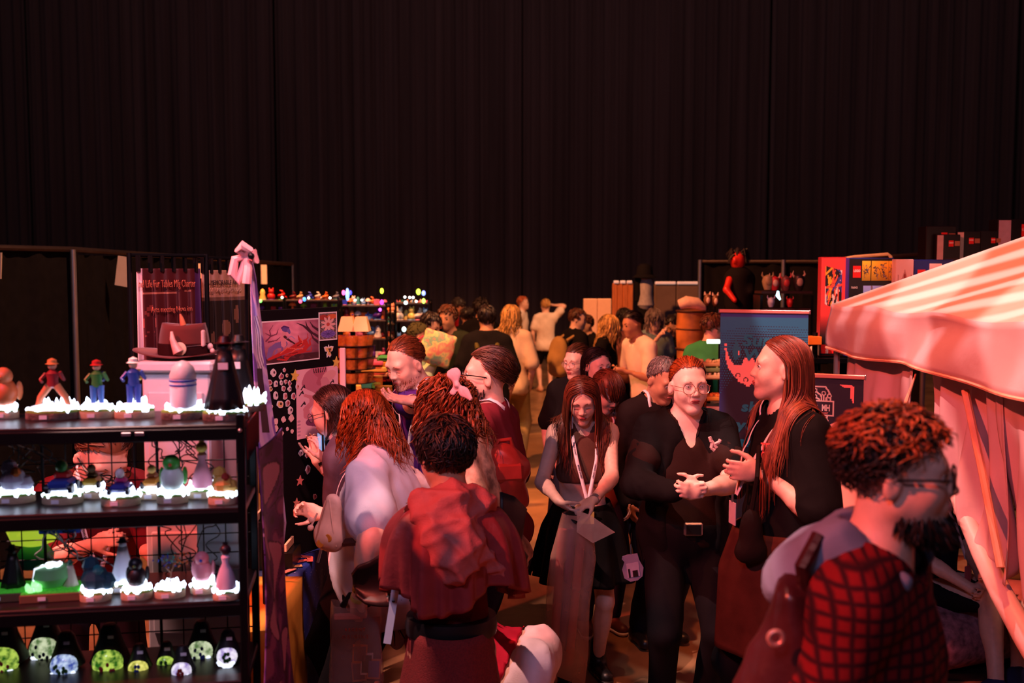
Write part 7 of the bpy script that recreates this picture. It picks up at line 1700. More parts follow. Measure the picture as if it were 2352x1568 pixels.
for a, b in (((1630, 1003), (1634, 1014)), ((1634, 1012), (1640, 1020)), ((1640, 1020), (1652, 1015)), ((1652, 1015), (1655, 1009)), ((1640, 1020), (1646, 1028)), ((1636, 1018), (1634, 1028)), ((1634, 1028), (1641, 1034))):
    qa, qb = at(*a, 4.31), at(*b, 4.31)
    q2 = push_out(c8.topprims, np.array([qa, qb]), .0); mk.tube([Vector(q2[0]), Vector(q2[1])], .008, 6, True, c8.rinv)
mk.obj('chest_emblem', mat('emblem_white', (226, 190, 190), .6, var=.1), c8.root, True, 'white robot arm emblem')
bd_ = thing('badge_holder', 'grey jug shaped badge holder hanging beside black jacket', 'badge', M=T3(*at(1453, 1302, 4.5)) @ RZ(8) @ RY(-8))
MB().prism([(-.02, .062), (.03, .06), (.034, .03), (.05, -.01), (.04, -.05), (.015, -.065), (-.02, -.065), (-.045, -.045), (-.05, -.005), (-.035, .03), (-.045, .045), (-.04, .058)], -.003, .003).obj('holder', mat('holder_grey', (150, 146, 176), .4), bd_)
MB().box((0, -.004, -.012), (.058, .002, .066)).obj('card', mat('card_lilac', (190, 180, 206), .5), bd_); MB().box((.008, -.0055, -.03), (.024, .002, .03)).obj('photo_patch', fm((40, 30, 34)), bd_); MB().box((-.02, -.0055, -.024), (.008, .002, .04)).obj('bar_patch', fm((40, 30, 34)), bd_)
MB().tube([(0, 0, .06), (.01, .02, .10), (.03, .06, .14)], .003, 6).obj('cord', blackp, bd_)
# 3 long haired person in profile, black printed tee
c9 = Person('long haired person in profile wearing black printed tee, jacket round waist', 1795, 770, 3.9, yaw=-78, hy=-98, hp=-2, q=0, girth=1.1, belly=.35, skin='fair', handL=(1752, 1083, -.10), handR=(1738, 1066, .22), elbL=(.5, -.5, -.6), curlL=.6, hdL=(-.9, -.1, .05), brow=(110, 62, 44), armw=1.05, lip=(176, 80, 80), hs=1.02)
c9.top('tee', cloth('tee_black', (20, 16, 17), .9), sleeve=.86, off=.020, hem=-.02, flare=.02, amp=.007)
c9.pants('trousers', cloth('trouser_black', (0, 0, 0)), 1.93, .014)
c9.skirt('tied_jacket', cloth('rust_denim', (70, 34, 28), .8, var=.3), .60, top=.14, wide=1.22, pleat=6, amp=.016, seed=4)
for i, (dz, w) in enumerate(((.06, .03), (.02, .028), (-.02, .03))): MB().lathe([(.0, -w), (.185, -w), (.20, 0), (.185, w), (0, w)], 30, (0, 0, 0), c9.rinv @ T3(*(c9.HC + A(0, 0, dz))) @ Matrix.Rotation(R(6 - 5 * i), 4, 'Y') @ Matrix.Diagonal((.98, .92, 1, 1))).obj('sleeve_wrap', cloth('wrap_dark', (40, 24, 28), .8), c9.root, True)
c9.hair('hair', redb, 'part', n=520, length=.64, rad=.0052, jit=.06, seed=8, back=.95, front=.6, recede=.10, minlen=.85)
c9.shoes(shoe_b)
lanyard(c9, drop=.30, txt=None, n=1, w=.014, badge=(.06, .09), bcol=(214, 190, 200))
for s_, px, py, sz in (('TEXAS', 1752, 1004, .055), ('GAMES', 1744, 1030, .040)):
    q = push_out(c9.topprims, np.array([at(px, py, 3.70)]), .006)[0]; q = push_out(c9.topprims, np.array([q + (c9.C - q) * .35]), .006)[0]
    text(s_, sz, mat('print_salmon', (240, 100, 90), .6, var=0), c9.root, c9.rinv @ T3(*q) @ RZ(-40), bold=.001, xs=.55)
q = push_out(c9.topprims, np.array([at(1758, 1046, 3.72)]), .006)[0]; q = push_out(c9.topprims, np.array([q + (c9.C - q) * .3]), .005)[0]
MB().lathe([(0, 0), (.035, 0), (.035, .003), (0, .003)], 18, (0, 0, 0), c9.rinv @ T3(*q) @ RZ(-40) @ RX(90) @ Matrix.Diagonal((.8, 1.2, 1, 1))).obj('shirt_print', fm((240, 150, 120)), c9.root)
sb = thing('shoulder_bag', 'dark brown cloth bag hanging at the long haired person\'s front', 'bag', loc=tuple(at(1725, 1215, 3.72)))
V, Q = field_mesh([Ell((0, 0, -.02), (.045, .04, .10)), Cap((-.025, 0, -.09), (.025, 0, -.085), .036, .036, .04)], .012); mesh_obj('bag_body', V, Q, cloth('bag_brown', (30, 20, 19)), sb, True).matrix_parent_inverse = Matrix.Identity(4)
MB().tube([(0, 0, .06), (.02, .0, .2), (.05, .1, .3)], .009, 6).obj('strap', cloth('bag_brown', (0, 0, 0)), sb)
# 4 foreground man in plaid
c10 = Person('curly haired bearded man in red plaid overshirt with grey hood, foreground', 2068, 946, 2.05, yaw=58, hy=67, hp=0, lean=3, q=0, girth=1.12, belly=.3, skin='fair', handL=None, shw=1.05, brow=(40, 24, 18), hs=1.02, eyes='open', lip=(190, 96, 96), neckl=1.1)
def plaid():
    m = bpy.data.materials.new('plaid_flannel'); m.use_nodes = True; n = m.node_tree.nodes; l = m.node_tree.links; b = n['Principled BSDF']; b.inputs['Roughness'].default_value = .9; b.inputs['Specular IOR Level'].default_value = .2
    tc = n.new('ShaderNodeTexCoord'); out = None
    mx = n.new('ShaderNodeMath'); mx.operation = 'MAXIMUM'
    for i, ax in enumerate(('X', 'Z')):
        w = n.new('ShaderNodeTexWave'); w.bands_direction = ax; w.inputs['Scale'].default_value = 11; w.inputs['Distortion'].default_value = 1.5; w.inputs['Detail'].default_value = 2; l.new(tc.outputs['Object'], w.inputs[0])
        r = n.new('ShaderNodeValToRGB'); r.color_ramp.elements[0].position = .50; r.color_ramp.elements[1].position = 1.0; l.new(w.outputs['Fac'], r.inputs[0]); l.new(r.outputs[0], mx.inputs[i])
    c = n.new('ShaderNodeMix'); c.data_type = 'RGBA'; c.inputs[6].default_value = (*srgb((118, 22, 26)), 1); c.inputs[7].default_value = (*srgb((40, 12, 20)), 1); l.new(mx.outputs[0], c.inputs[0]); l.new(c.outputs[2], b.inputs['Base Color'])
    return m
plaid_m = plaid()
c10.top('overshirt', plaid_m, sleeve=1.93, off=.030, hem=-.22, collar=.03, amp=.012, freq=17, flare=.0)
N = c10.N; r_, f_ = c10.r, c10.f
hood_m = cloth('hood_grey', (120, 128, 150), .9, bump=.2)
sdf_obj('hood', [Cap(N - f_ * .06 + r_ * .09 + A(0, 0, .035), N - f_ * .06 - r_ * .09 + A(0, 0, .035), .070, .070, .04), Cap(N - f_ * .13 + r_ * .08 - A(0, 0, .035), N - f_ * .13 - r_ * .08 - A(0, 0, .035), .088, .088, .05), Cap(N + r_ * .105 - f_ * .05 + A(0, 0, .035), N + r_ * .10 + f_ * .07 - A(0, 0, .0), .050, .030, .04), Cap(N - r_ * .105 - f_ * .05 + A(0, 0, .035), N - r_ * .10 + f_ * .07 - A(0, 0, .0), .050, .030, .04)], .009, hood_m, c10.root,
        subs=[Cap(N + A(0, 0, -.05), N + c10.hu * .3 + f_ * .02, .070, .085, .015, None, '', -1)], amp=.009, freq=26, dirn=tuple(r_), seed=4)
c10.pants('trousers', jean, 1.93, .014)
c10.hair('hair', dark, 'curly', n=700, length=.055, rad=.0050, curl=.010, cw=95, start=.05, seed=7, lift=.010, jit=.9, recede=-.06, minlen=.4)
c10.hair('hair_top', copper, 'curly', n=220, length=.055, rad=.0050, curl=.011, cw=95, start=.05, seed=17, lift=.018, zmin=.30, jit=.9, backz=.8, cap=False, label='copper curls on top, stage light put into the colour')  # second copper layer paints the lit top of the dark hair
c10.beard(dark, 520, .045, z0=-.072); c10.glasses(blackp, 'square', .026, dark=False)
bp = thing('leather_bag', 'dark glossy leather bag with eyelet on plaid man\'s back', 'bag', loc=tuple(at(1815, 1440, 2.0)))
lm = mat('bag_leather', (62, 24, 26), .28, var=.25, scale=6, bump=.5, bscale=14); o0 = at(1815, 1440, 2.0); lc = lambda px, py, Y: at(px, py, Y) - o0
V, Q = field_mesh([Cap(lc(1850, 1345, 2.02), lc(1775, 1600, 2.0), .045, .095, .05, (A(.3, 1, 0) / 1.044, .8)), Cap(lc(1820, 1380, 1.98), lc(1860, 1640, 1.98), .04, .10, .05)], .012); V = V + vnormals(V, Q) * folds(V, .010, 22, 3, (-.3, 0, 1))[:, None]; mesh_obj('bag_body', V, Q, lm, bp, True).matrix_parent_inverse = Matrix.Identity(4)
q = lc(1782, 1465, 1.905); tor = [(q[0] + .0135 * math.cos(a), q[1], q[2] + .0135 * math.sin(a)) for a in np.linspace(0, 2 * math.pi, 20)]; MB().tube(tor, .0055, 8).obj('eyelet', mat('eyelet_pale', (236, 170, 150), .3, metal=.5), bp, True)
MB().tube([tuple(lc(1850, 1350, 1.98)), tuple(lc(1842, 1300, 1.96)), tuple(lc(1880, 1230, 1.99))], .016, 8).obj('strap', lm, bp, True)
# 5 red haired woman in white tee
c1 = Person('red haired woman in white tee with cream belt bag, facing left', 838, 896, 4.0, yaw=-98, hy=-112, hp=26, fem=1, q=1, girth=1.42, belly=.8, bust=.7, skin='fair', handL=(826, 1362, -.36), handR=(742, 1182, .10), elbL=(.35, -1, -.2), hdL=(-.1, 0, -1), curlL=.9, curlR=.7, hdR=(-.8, -.1, .3), armw=1.2, shw=1.30, tor=1.02)
tee = cloth('white_tee', (214, 206, 222), .9)
c1.top('tee', tee, sleeve=.70, off=.020, hem=-.13, flare=.03, amp=.012, freq=20, dirn=(.4, 0, 1))
c1.pants('trousers', cloth('trouser_black', (0, 0, 0)), 1.93, .014); c1.shoes(shoe_b)
c1.hair('hair', ginger, 'part', n=520, dense=2.2, length=.27, rad=.0062, curl=.016, cw=62, start=.25, seed=9, jit=.12, back=.5)
c1.glasses(blackp, 'square', .024)
Rr = c1.r; q0 = c1.N - c1.r * .10 + c1.t * .02; q1 = c1.HC + c1.f * .30 + c1.t * .10 - c1.r * .05
lanyard(c1, drop=.36, txt='TEXAS NERD EXPO', n=2, w=.022, badge=None)
fp = thing('belt_bag', 'cream belt bag with two round badges on white tee woman', 'bag', M=T3(*at(762, 1205, 3.70)) @ RZ(-25) @ RY(14))
cream = mat('cream_bag', (236, 200, 190), .5, bump=.2, bscale=30); V, Q = field_mesh([Cap((-.012, 0, .085), (.0, 0, -.04), .034, .056, .03, (A(0, 1, 0), .7)), Ell((.004, -.004, -.045), (.066, .040, .055), None, .03)], .007); V = V + vnormals(V, Q) * folds(V, .003, 40, 2)[:, None]; mesh_obj('bag_body', V, Q, cream, fp, True).matrix_parent_inverse = Matrix.Identity(4)
MB().tube([(-.036, -.018, .09), (-.030, -.036, .04), (-.026, -.044, -.02), (-.03, -.04, -.07)], .0035, 6).obj('zip', mat('zip_tan', (190, 140, 130), .4), fp, True); MB().tube([(-.02, -.02, .10), (.03, -.034, .0), (.056, -.028, -.06)], .0025, 6).obj('piping', cream, fp, True)
for x, z in ((.022, -.035), (-.006, -.066)): MB().lathe([(0, 0), (.015, 0), (.016, .003), (.014, .005), (0, .005)], 18, (0, 0, 0), T3(x, -.040, z) @ RX(90)).obj('round_badge', fm((220, 150, 60)), fp, False)
MB().tube([(.06, 0, -.05), (.13, .01, -.02), (.2, .12, .05)], .016, 8).obj('strap', cloth('strap_brown', (110, 66, 56)), fp, True)
MB().tube([(0, -.04, -.09), (.0, -.045, -.14)], .005, 8).obj('key_ring', steel, fp)
MB().tube([(-.06, -.02, .03), (-.068, -.03, -.02)], .004, 6).ball((-.07, -.03, -.03), .012).ball((-.075, -.03, .0), (.012, .006, .012)).obj('charm', mat('charm_pale', (0, 0, 0)), fp)
wristband(c1, 0 if False else 1, blackp, .035, .034, .03, 'watch'); wristband(c1, 1, fm((200, 190, 110)), .015, .033, -.02 + .0, 'wristband')
cb2 = thing('plastic_bag', 'clear plastic carrier bag of cards held by white tee woman', 'bag', M=T3(*at(818, 1470, 3.66)) @ RZ(4))
clear = mat('clear_carrier', (220, 190, 186), .12, alpha=.34, var=.3, scale=6, bump=.4, bscale=12)
P = np.zeros((41, 10, 3))
for i in range(41):
    a = 2 * math.pi * i / 40; ca, sa = math.cos(a), math.sin(a)
    for j in range(10):
        t = j / 9; x = .100 * np.sign(ca) * abs(ca) ** .35 * (1 - .10 * t) ; P[i, j] = (x + .004 * math.sin(5 * a + t * 9), .035 * np.sign(sa) * abs(sa) ** .6, -.165 + .30 * t + .02 * abs(ca) * t)
mesh_from_grid('bag_film', P, clear, None, 0).parent = cb2
MB().prism([(-.09, -.16), (.09, -.16), (.09, .085), (-.09, .085)], .0, .012).obj('sleeve_board', mat('bag_inner', (110, 70, 70), .6, alpha=.6, var=.05), cb2)
MB().box((-.03, -.02, .10), (.10, .02, .022), bev=.005).obj('foam_roll', fm((250, 150, 140)), cb2)
MB().tube([(-.05, 0, .13), (-.02, 0, .175), (.03, 0, .175), (.05, 0, .13)], .012, 8).obj('handle', blackp, cb2, True)
for x, z, w, h, c, ro in ((.015, -.045, .055, .07, (230, 120, 40), 3), (.04, -.085, .045, .085, (230, 214, 220), 3), (.01, -.115, .052, .075, (200, 120, 90), -4), (.066, -.105, .050, .078, (220, 130, 90), 4)):
    o = MB().box((0, 0, 0), (w, .003, h)).obj('card', fm(c), cb2); o.matrix_basis = T3(x, -.016 - .004 * ro * .1, z) @ RY(ro); MB().box((0, -.002, .0), (w * .8, .002, h * .8)).obj('card_art', fm(((60, 30, 20), (120, 70, 80), (110, 90, 150), (110, 90, 150))[int(abs(x * 100)) % 4]), o)
text('REGENT', .016, fm((200, 90, 70)), cb2, T3(.0, -.04, .055), spacing=1.4); text('ORIGINS', .018, fm((170, 80, 66)), cb2, T3(.0, -.04, .028), spacing=1.5)
# 6 person in red hooded cape seen from behind
c4 = Person('dark haired person seen from behind in red hooded cape and skirt', 1022, 962, 3.4, yaw=190, hy=208, hp=12, q=1, girth=.92, shw=.80, armw=.85, skin='tan', handR=(1000, 1180, .34), handL=(960, 1180, .30), hs=1.08, eyes='closed')
red_cape = mat('red_cape', (138, 48, 50), .38, var=.15, bump=.2, bscale=40)
def cape_grid(p, z0, z1, r0, r1, n=150, k_=26, seed=1, amp=.03, cz=.0):
    P = np.zeros((n, k_, 3)); c = p.N
    for i in range(n):
        a = 2 * math.pi * i / (n - 1)
        for j in range(k_):
            t = j / (k_ - 1); rr = r0 + (r1 - r0) * (1 - (1 - t) ** 4.0); fo = amp * t ** 1.0 * ((1 - abs(math.sin(a * 5.5 + seed + .5 * math.sin(a * 2)))) * 1.5 - .6 + .35 * math.sin(a * 23 + 2 * math.sin(a * 3)) * t)
            d = A(math.cos(a) * 1.12, math.sin(a) * .80, 0); zz = z0 - (z0 - z1) * (t ** 1.25) - .05 * math.sin(a * 3 + .5) * t * t
            P[i, j] = A(c[0], c[1], 0) + d * (rr + fo) + A(0, 0, zz)
    return P
mesh_from_grid('cape', cape_grid(c4, c4.N[2] + .03, 1.01, .075, .205, seed=1, amp=.038), red_cape, c4.root, .004)
N = c4.N; f_, r_ = c4.f, c4.r
sdf_obj('hood', [Cap(N - f_ * .07 + A(0, 0, .03), N - f_ * .17 - A(0, 0, .15), .085, .06, .05), Cap(N - f_ * .05 + r_ * .11 + A(0, 0, .02), N - f_ * .05 - r_ * .11 + A(0, 0, .02), .055, .055, .05), Cap(N - f_ * .14 + r_ * .03 - A(0, 0, .08), N - f_ * .12 + r_ * .16 - A(0, 0, .20), .07, .035, .05), Cap(N - f_ * .12 - r_ * .08 - A(0, 0, .05), N - f_ * .15 - A(0, 0, .18), .05, .04, .05)], .009, mat('red_hood', (178, 88, 84), .65, var=.08, bump=.2, bscale=160), c4.root,
        subs=[Cap(N + A(0, 0, .0), N + c4.hu * .3, .066, .085, .015, None, '', -1)], amp=.020, freq=30, seed=9, dirn=(.6, 0, 1))
c4.top('tunic', cloth('dark_red_tunic', (84, 20, 22)), sleeve=.9, off=.006, flare=.0, hem=-.02)
c4.skirt('skirt', mat('red_linen', (112, 26, 26), .85, var=.25, scale=160, stretch=(1, 1, 1), bump=.4, bscale=240), .06, top=.10, wide=1.48, pleat=7, amp=.022, seed=6)
MB().lathe([(.0, -.03), (.150, -.03), (.153, .0), (.148, .03), (0, .03)], 36, (0, 0, 0), c4.rinv @ T3(*(c4.HC + A(0, 0, .10))) @ Matrix.Diagonal((1.04, .86, 1, 1))).obj('belt', shoe_b, c4.root, True)
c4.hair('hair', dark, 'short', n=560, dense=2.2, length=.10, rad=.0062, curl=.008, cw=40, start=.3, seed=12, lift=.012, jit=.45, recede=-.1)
c4.hair('hair_top', brown, 'curly', n=120, length=.07, rad=.006, curl=.010, cw=50, seed=13, lift=.020, jit=.6, backz=.95, cap=False, zmin=.4, label='brown hair on top, light put into the colour')  # browner layer over the dark hair paints light falling from above
c4.glasses(blackp, 'round', .025); c4.shoes(shoe_b)
def wing(px_pts, Y, name, bow):
    P = np.zeros((14, 10, 3)); top_ = [p for p in px_pts[0]]; bot = [p for p in px_pts[1]]; tt = np.linspace(0, 1, 14)
    for i, s_ in enumerate(tt):
        a = A(np.interp(s_, np.linspace(0, 1, len(top_)), [p[0] for p in top_]), np.interp(s_, np.linspace(0, 1, len(top_)), [p[1] for p in top_])); b = A(np.interp(s_, np.linspace(0, 1, len(bot)), [p[0] for p in bot]), np.interp(s_, np.linspace(0, 1, len(bot)), [p[1] for p in bot]))
        for j in range(10): q = a + (b - a) * j / 9; P[i, j] = at(q[0], q[1], Y + bow * math.sin(math.pi * j / 9) + .06 * s_)
    return mesh_from_grid(name, P, mat('foam_black', (26, 16, 18), .45, var=.15), c4.root, .012)
wing((((878, 1272), (850, 1290), (822, 1300), (808, 1320)), ((900, 1392), (870, 1392), (840, 1386), (818, 1366))), 3.42, 'foam_wing', .05)
wing((((1150, 1130), (1180, 1140), (1208, 1170)), ((1150, 1345), (1175, 1320), (1195, 1240))), 3.46, 'foam_wing', -.04)
wing((((1150, 1255), (1190, 1245), (1212, 1280)), ((1148, 1345), (1180, 1338), (1206, 1312))), 3.44, 'foam_wing', .03)
o = MB().box((0, 0, 0), (.026, .006, .24)).obj('paper_tube', mat('paper_white', (0, 0, 0))); o.matrix_basis = T3(*at(901, 1400, 3.36)) @ RY(9); tag(o, 'thin white card standing beside the red skirt', 'card'); MB().lathe([(0, 0), (.006, 0), (.006, .003), (0, .003)], 10, (.0, -.004, .03)).obj('hole_patch', fm((60, 20, 24)), o)
# 7 woman with bow and curly hair
c3 = Person('curly haired woman with pink bow, floral top and red backpack', 1026, 866, 4.25, yaw=-100, hy=-125, hp=30, lean=12, fem=1, q=1, girth=1.05, bust=.4, skin='pale', handL=(985, 1112, -.20), handR=(945, 1105, .12), curlL=.6, elbL=(.4, -.3, -.7), hdL=(-.9, -.1, .1))
flo = mat('floral_print', (206, 156, 130), .8, var=.75, scale=16, bump=.2)
c3.top('blouse', flo, sleeve=.7, off=.022, hem=-.05, flare=.03, amp=.008)
sdf_obj('ruffle', [Cap(c3.SL + (c3.elb[1] - c3.SL) * .62, c3.SL + (c3.elb[1] - c3.SL) * .78, .085, .09, .02)], .011, cloth('lace_black', (44, 30, 30)), c3.root, amp=.016, freq=60)
c3.pants('trousers', jean, 1.93, .014); c3.shoes(shoe_b)
c3.hair('hair', hairm('auburn_warm', (140, 66, 34)), 'down', n=540, dense=1.7, length=.26, rad=.0098, curl=.022, cw=60, start=.12, seed=14, jit=.35, lift=.012)
pinkb = cloth('bow_pink', (246, 196, 196), .7)
bq = lambda px, py, dy=0: at(px, py, 4.06 + dy)
sdf_obj('bow', [Cap(bq(1049, 884), bq(1044, 862), .010, .026, .008, (A(.3, 1, 0) / 1.044, .45)), Cap(bq(1046, 856), bq(1034, 858), .022, .016, .01, (A(.3, 1, 0) / 1.044, .45)), Cap(bq(1051, 886), bq(1066, 900, -.02), .010, .020, .008, (A(.3, 1, 0) / 1.044, .45)), Cap(bq(1066, 900, -.02), bq(1080, 914, -.03), .020, .012, .01, (A(.3, 1, 0) / 1.044, .45)), Cap(bq(1047, 886), bq(1040, 900), .010, .016, .008, (A(.3, 1, 0) / 1.044, .45)), Ell(bq(1049, 884, -.012), (.014, .014, .014), None, .004)], .005, pinkb, c3.root, amp=.003, freq=60)
rb = thing('backpack', 'red leather backpack with looped handle on curly haired woman', 'backpack', M=T3(*at(1160, 1095, 4.22)) @ RZ(15))
V, Q = field_mesh([Ell((0, 0, -.01), (.085, .10, .14)), Cap((-.04, 0, -.10), (.05, 0, -.10), .06, .06, .05), Cap((-.02, -.02, .10), (.06, -.02, .04), .05, .05, .04)], .011); V = V + vnormals(V, Q) * folds(V, .006, 24, 5)[:, None]; mesh_obj('bag_body', V, Q, mat('red_leather', (160, 50, 40), .4, var=.15, bump=.3, bscale=20), rb, True).matrix_parent_inverse = Matrix.Identity(4)
MB().tube([(-.06, 0, .10), (-.03, -.01, .16), (.02, -.01, .165), (.04, 0, .11)], .010, 8).obj('handle', mat('red_leather', (0, 0, 0)), rb, True); MB().box((.0, -.085, .02), (.12, .03, .08), RX(-10), bev=.02).obj('flap', mat('red_leather', (0, 0, 0)), rb)
# 8 bearded man in maroon, 9 man in purple, 10 grey tee with phone
c2 = Person('bearded man with glasses in maroon long sleeved shirt facing left', 1116, 798, 4.75, yaw=-112, hy=-88, hp=-4, q=0, girth=1.05, skin='fair', hs=1.1, brow=(50, 28, 20), handL=None)
c2.top('sweater', cloth('maroon_knit', (112, 34, 44), .9), sleeve=1.95, off=.018, hem=-.10, amp=.007, freq=26)
c2.pants('trousers', jean, 1.93, .014); c2.shoes(shoe_b)
c2.hair('hair', brown, 'comb', n=480, length=.19, rad=.0055, curl=.010, cw=40, start=.5, seed=15, recede=.05, lift=.008, jit=.15); c2.beard(hairm('beard_dark', (50, 24, 20)), 380, .035); c2.glasses(blackp, 'square', .025)
lanyard(c2, drop=.34, txt='COMPANION', n=2, w=.02, badge=None)
cm_ = Person('smiling balding man in purple tee reaching to the left', 930, 775, 5.2, yaw=-52, hy=-42, hp=24, lean=20, q=0, girth=1.15, belly=.3, skin='fair', handR=(952, 922, -.42), hdR=(-1, -.1, .15), pnR=(-.1, -.3, .8), curlR=.35, elbR=(.3, -.3, -.7), handL=None, eyes='closed', hs=1.06, H=1.84, brow=(110, 60, 40), mouth=1)
cm_.top('tee', cloth('purple_tee', (74, 34, 110), .85), sleeve=.7, off=.018, hem=-.12, amp=.006); cm_.pants('trousers', jean, 1.93, .014); cm_.shoes(shoe_b)
cm_.hair('hair', hairm('ginger_dark', (120, 56, 26)), 'comb', n=340, length=.13, rad=.005, seed=16, recede=.30, jit=.15); cm_.beard(hairm('ginger_dark', (0, 0, 0)), 260, .012, rad=.0022)
lanyard(cm_, drop=.30, txt='COMPANION', n=2, w=.02, badge=None); wristband(cm_, 0, blackp, .014, .033, .03, 'bracelet')
c5 = Person('woman in grey tee photographing the sticker board with blue phone', 762, 884, 4.46, yaw=-96, hy=-108, hp=18, lean=6, fem=1, q=1, girth=1.05, skin='fair', handL=(748, 1062, -.02), elbL=(.3, -.2, -.9), handR=(728, 1058, .14), hdL=(-.25, 0, .95), curlL=.45, curlR=.4, hdR=(-.1, 0, 1), pnL=(-.8, .3, 0), H=1.60)
c5.top('tee', cloth('grey_tee', (92, 80, 98), .9), sleeve=.8, off=.018, hem=-.1, amp=.006); c5.pants('trousers', cloth('trouser_black', (0, 0, 0)), 1.93, .014); c5.shoes(shoe_b)
c5.hair('hair', hairm('dark_brown', (58, 34, 30), .3), 'part', n=420, dense=2, length=.20, rad=.005, seed=18, jit=.05, back=1.2, recede=.04); c5.glasses(blackp, 'round', .023)
o = MB().box((0, 0, 0), (.15, .009, .075), bev=.003).obj('phone', blackp); o.matrix_basis = T3(*at(737, 1014, 4.40)) @ RZ(-72) @ RY(-4); tag(o, 'phone with blue screen held up by grey tee woman', 'phone'); MB().box((0, .0055, 0), (.14, .002, .066)).obj('screen', mat('screen_blue', (90, 170, 226), .2, emit=.6, var=.2), o); MB().box((0, -.0055, 0), (.14, .002, .066)).obj('case', mat('screen_blue', (0, 0, 0)), o)
wristband(c5, 1, mat('beads_pale', (220, 200, 200), .4), .03, .034, .03, 'bracelet'); wristband(c5, 1, blackp, .012, .036, .0, 'bracelet')
# 11 crouching
cz_ = Person('crouching person in red top and white trousers behind the cape', 884, 1350, 3.95, yaw=-100, lean=70, hy=-100, hp=60, q=1, girth=1.1, skin='fair', H=1.66, tor=.8, crouch=[(-.34, 3.82, .08), (-.30, 4.05, .08)], face=False, handL=(1000, 1560, -.1), handR=(980, 1560, .1))
cz_.top('top', cloth('crimson', (186, 30, 56), .8), sleeve=.8, off=.016, hem=.06, amp=.008, freq=30, dirn=tuple(cz_.r)); cz_.pants('trousers', cloth('white_trouser', (226, 206, 212), .8), 1.93, .016, waist=.06, amp=.009, freq=30); cz_.hair('hair', dark, 'down', n=160, length=.2, rad=.007); cz_.shoes(shoe_b)
for i, (px, c, t_) in enumerate(((1200, (240, 180, 80), 'RE'), (1222, (70, 60, 130), ''), (1234, (240, 180, 80), 'ALICE'))):
    o = MB().box((0, 0, 0), (.045 if i == 0 else .022, .004, .16)).obj('paper_ticket', fm(c)); o.matrix_basis = T3(*at(px, 1585, 3.7 - .01 * i)); tag(o, ('broad amber', 'narrow blue', 'narrow amber')[i] + ' paper strip at the bottom edge by white trousers', 'paper')
    if t_: text(t_, .03 if i == 0 else .016, ink_d if i else white_ink, o, T3(.0, -.004, .055) @ RY(0 if i == 0 else -86), bold=.0005)
    MB().tube([(0, .003, -.08), (0, .01, -float(o.matrix_basis.translation[2]))], .004, 6).obj('stick', black_metal, o)
# 12 middle group behind the woman with phone
g1 = Person('girl with dark hair and clip in black tee between two heads', 1372, 797, 6.15, yaw=10, hy=30, hp=4, fem=1, q=1, skin='pale', brow=(50, 28, 24)); g1.top('tee', black_c, sleeve=.7, hem=-.1); g1.pants('trousers', jean, 1.93); g1.hair('hair', dark, 'part', n=320, length=.20, rad=.006, seed=21, back=.8, recede=-.05, jit=.08)
g2 = Person('boy with brown fringe looking down in two tone jersey', 1396, 852, 5.65, yaw=14, hy=36, hp=38, q=1, skin='fair', eyes='closed', handL=(1450, 1205, -.25), curlL=.3); jer = cloth('jersey_brown', (150, 84, 66), .8); g2.top('jersey', jer, sleeve=.75, hem=-.12, off=.018)
g2.pants('trousers', cloth('navy_short', (40, 34, 60)), 1.93); g2.hair('hair', hairm('chestnut', (104, 52, 32)), 'fringe', n=420, length=.13, rad=.0055, seed=22, lift=.010, jit=.1, recede=-.15); g2.shoes(mat('shoe_brown', (90, 40, 34), .5), sole_w); lanyard(g2, drop=.3, txt='COMPANION', n=1, badge=None); wristband(g2, 1, blackp, .03, .032, .02, 'watch')
g3 = Person('person with glasses in black tee behind the dark haired girl', 1324, 790, 6.7, yaw=-20, hy=-40, hp=8, q=1, skin='fair', shw=1.05, girth=1.15, handR=None); g3.top('tee', black_c, sleeve=.85, hem=-.12, off=.02); g3.pants('trousers', jean, 1.93); g3.hair('hair', brown, 'back', n=280, length=.2, rad=.005, gather=(0, -.1, .02), jit=.05, seed=23); g3.glasses(gold, 'round', .024)
g4 = Person('older man with cropped grey hair in dark jacket, looking down', 1524, 820, 5.5, yaw=20, hy=30, hp=26, q=1, skin='tan', brow=(50, 34, 30), girth=1.1, hs=1.05); g4.top('jacket', cloth('jacket_dark', (30, 20, 20)), sleeve=1.95, hem=-.15, off=.024); g4.pants('trousers', jean, 1.93); g4.hair('hair', grey_h, 'short', n=380, length=.03, rad=.0045, seed=24, recede=.12); lanyard(g4, txt=None, badge=None, w=.016); g4.shoes(shoe_b)
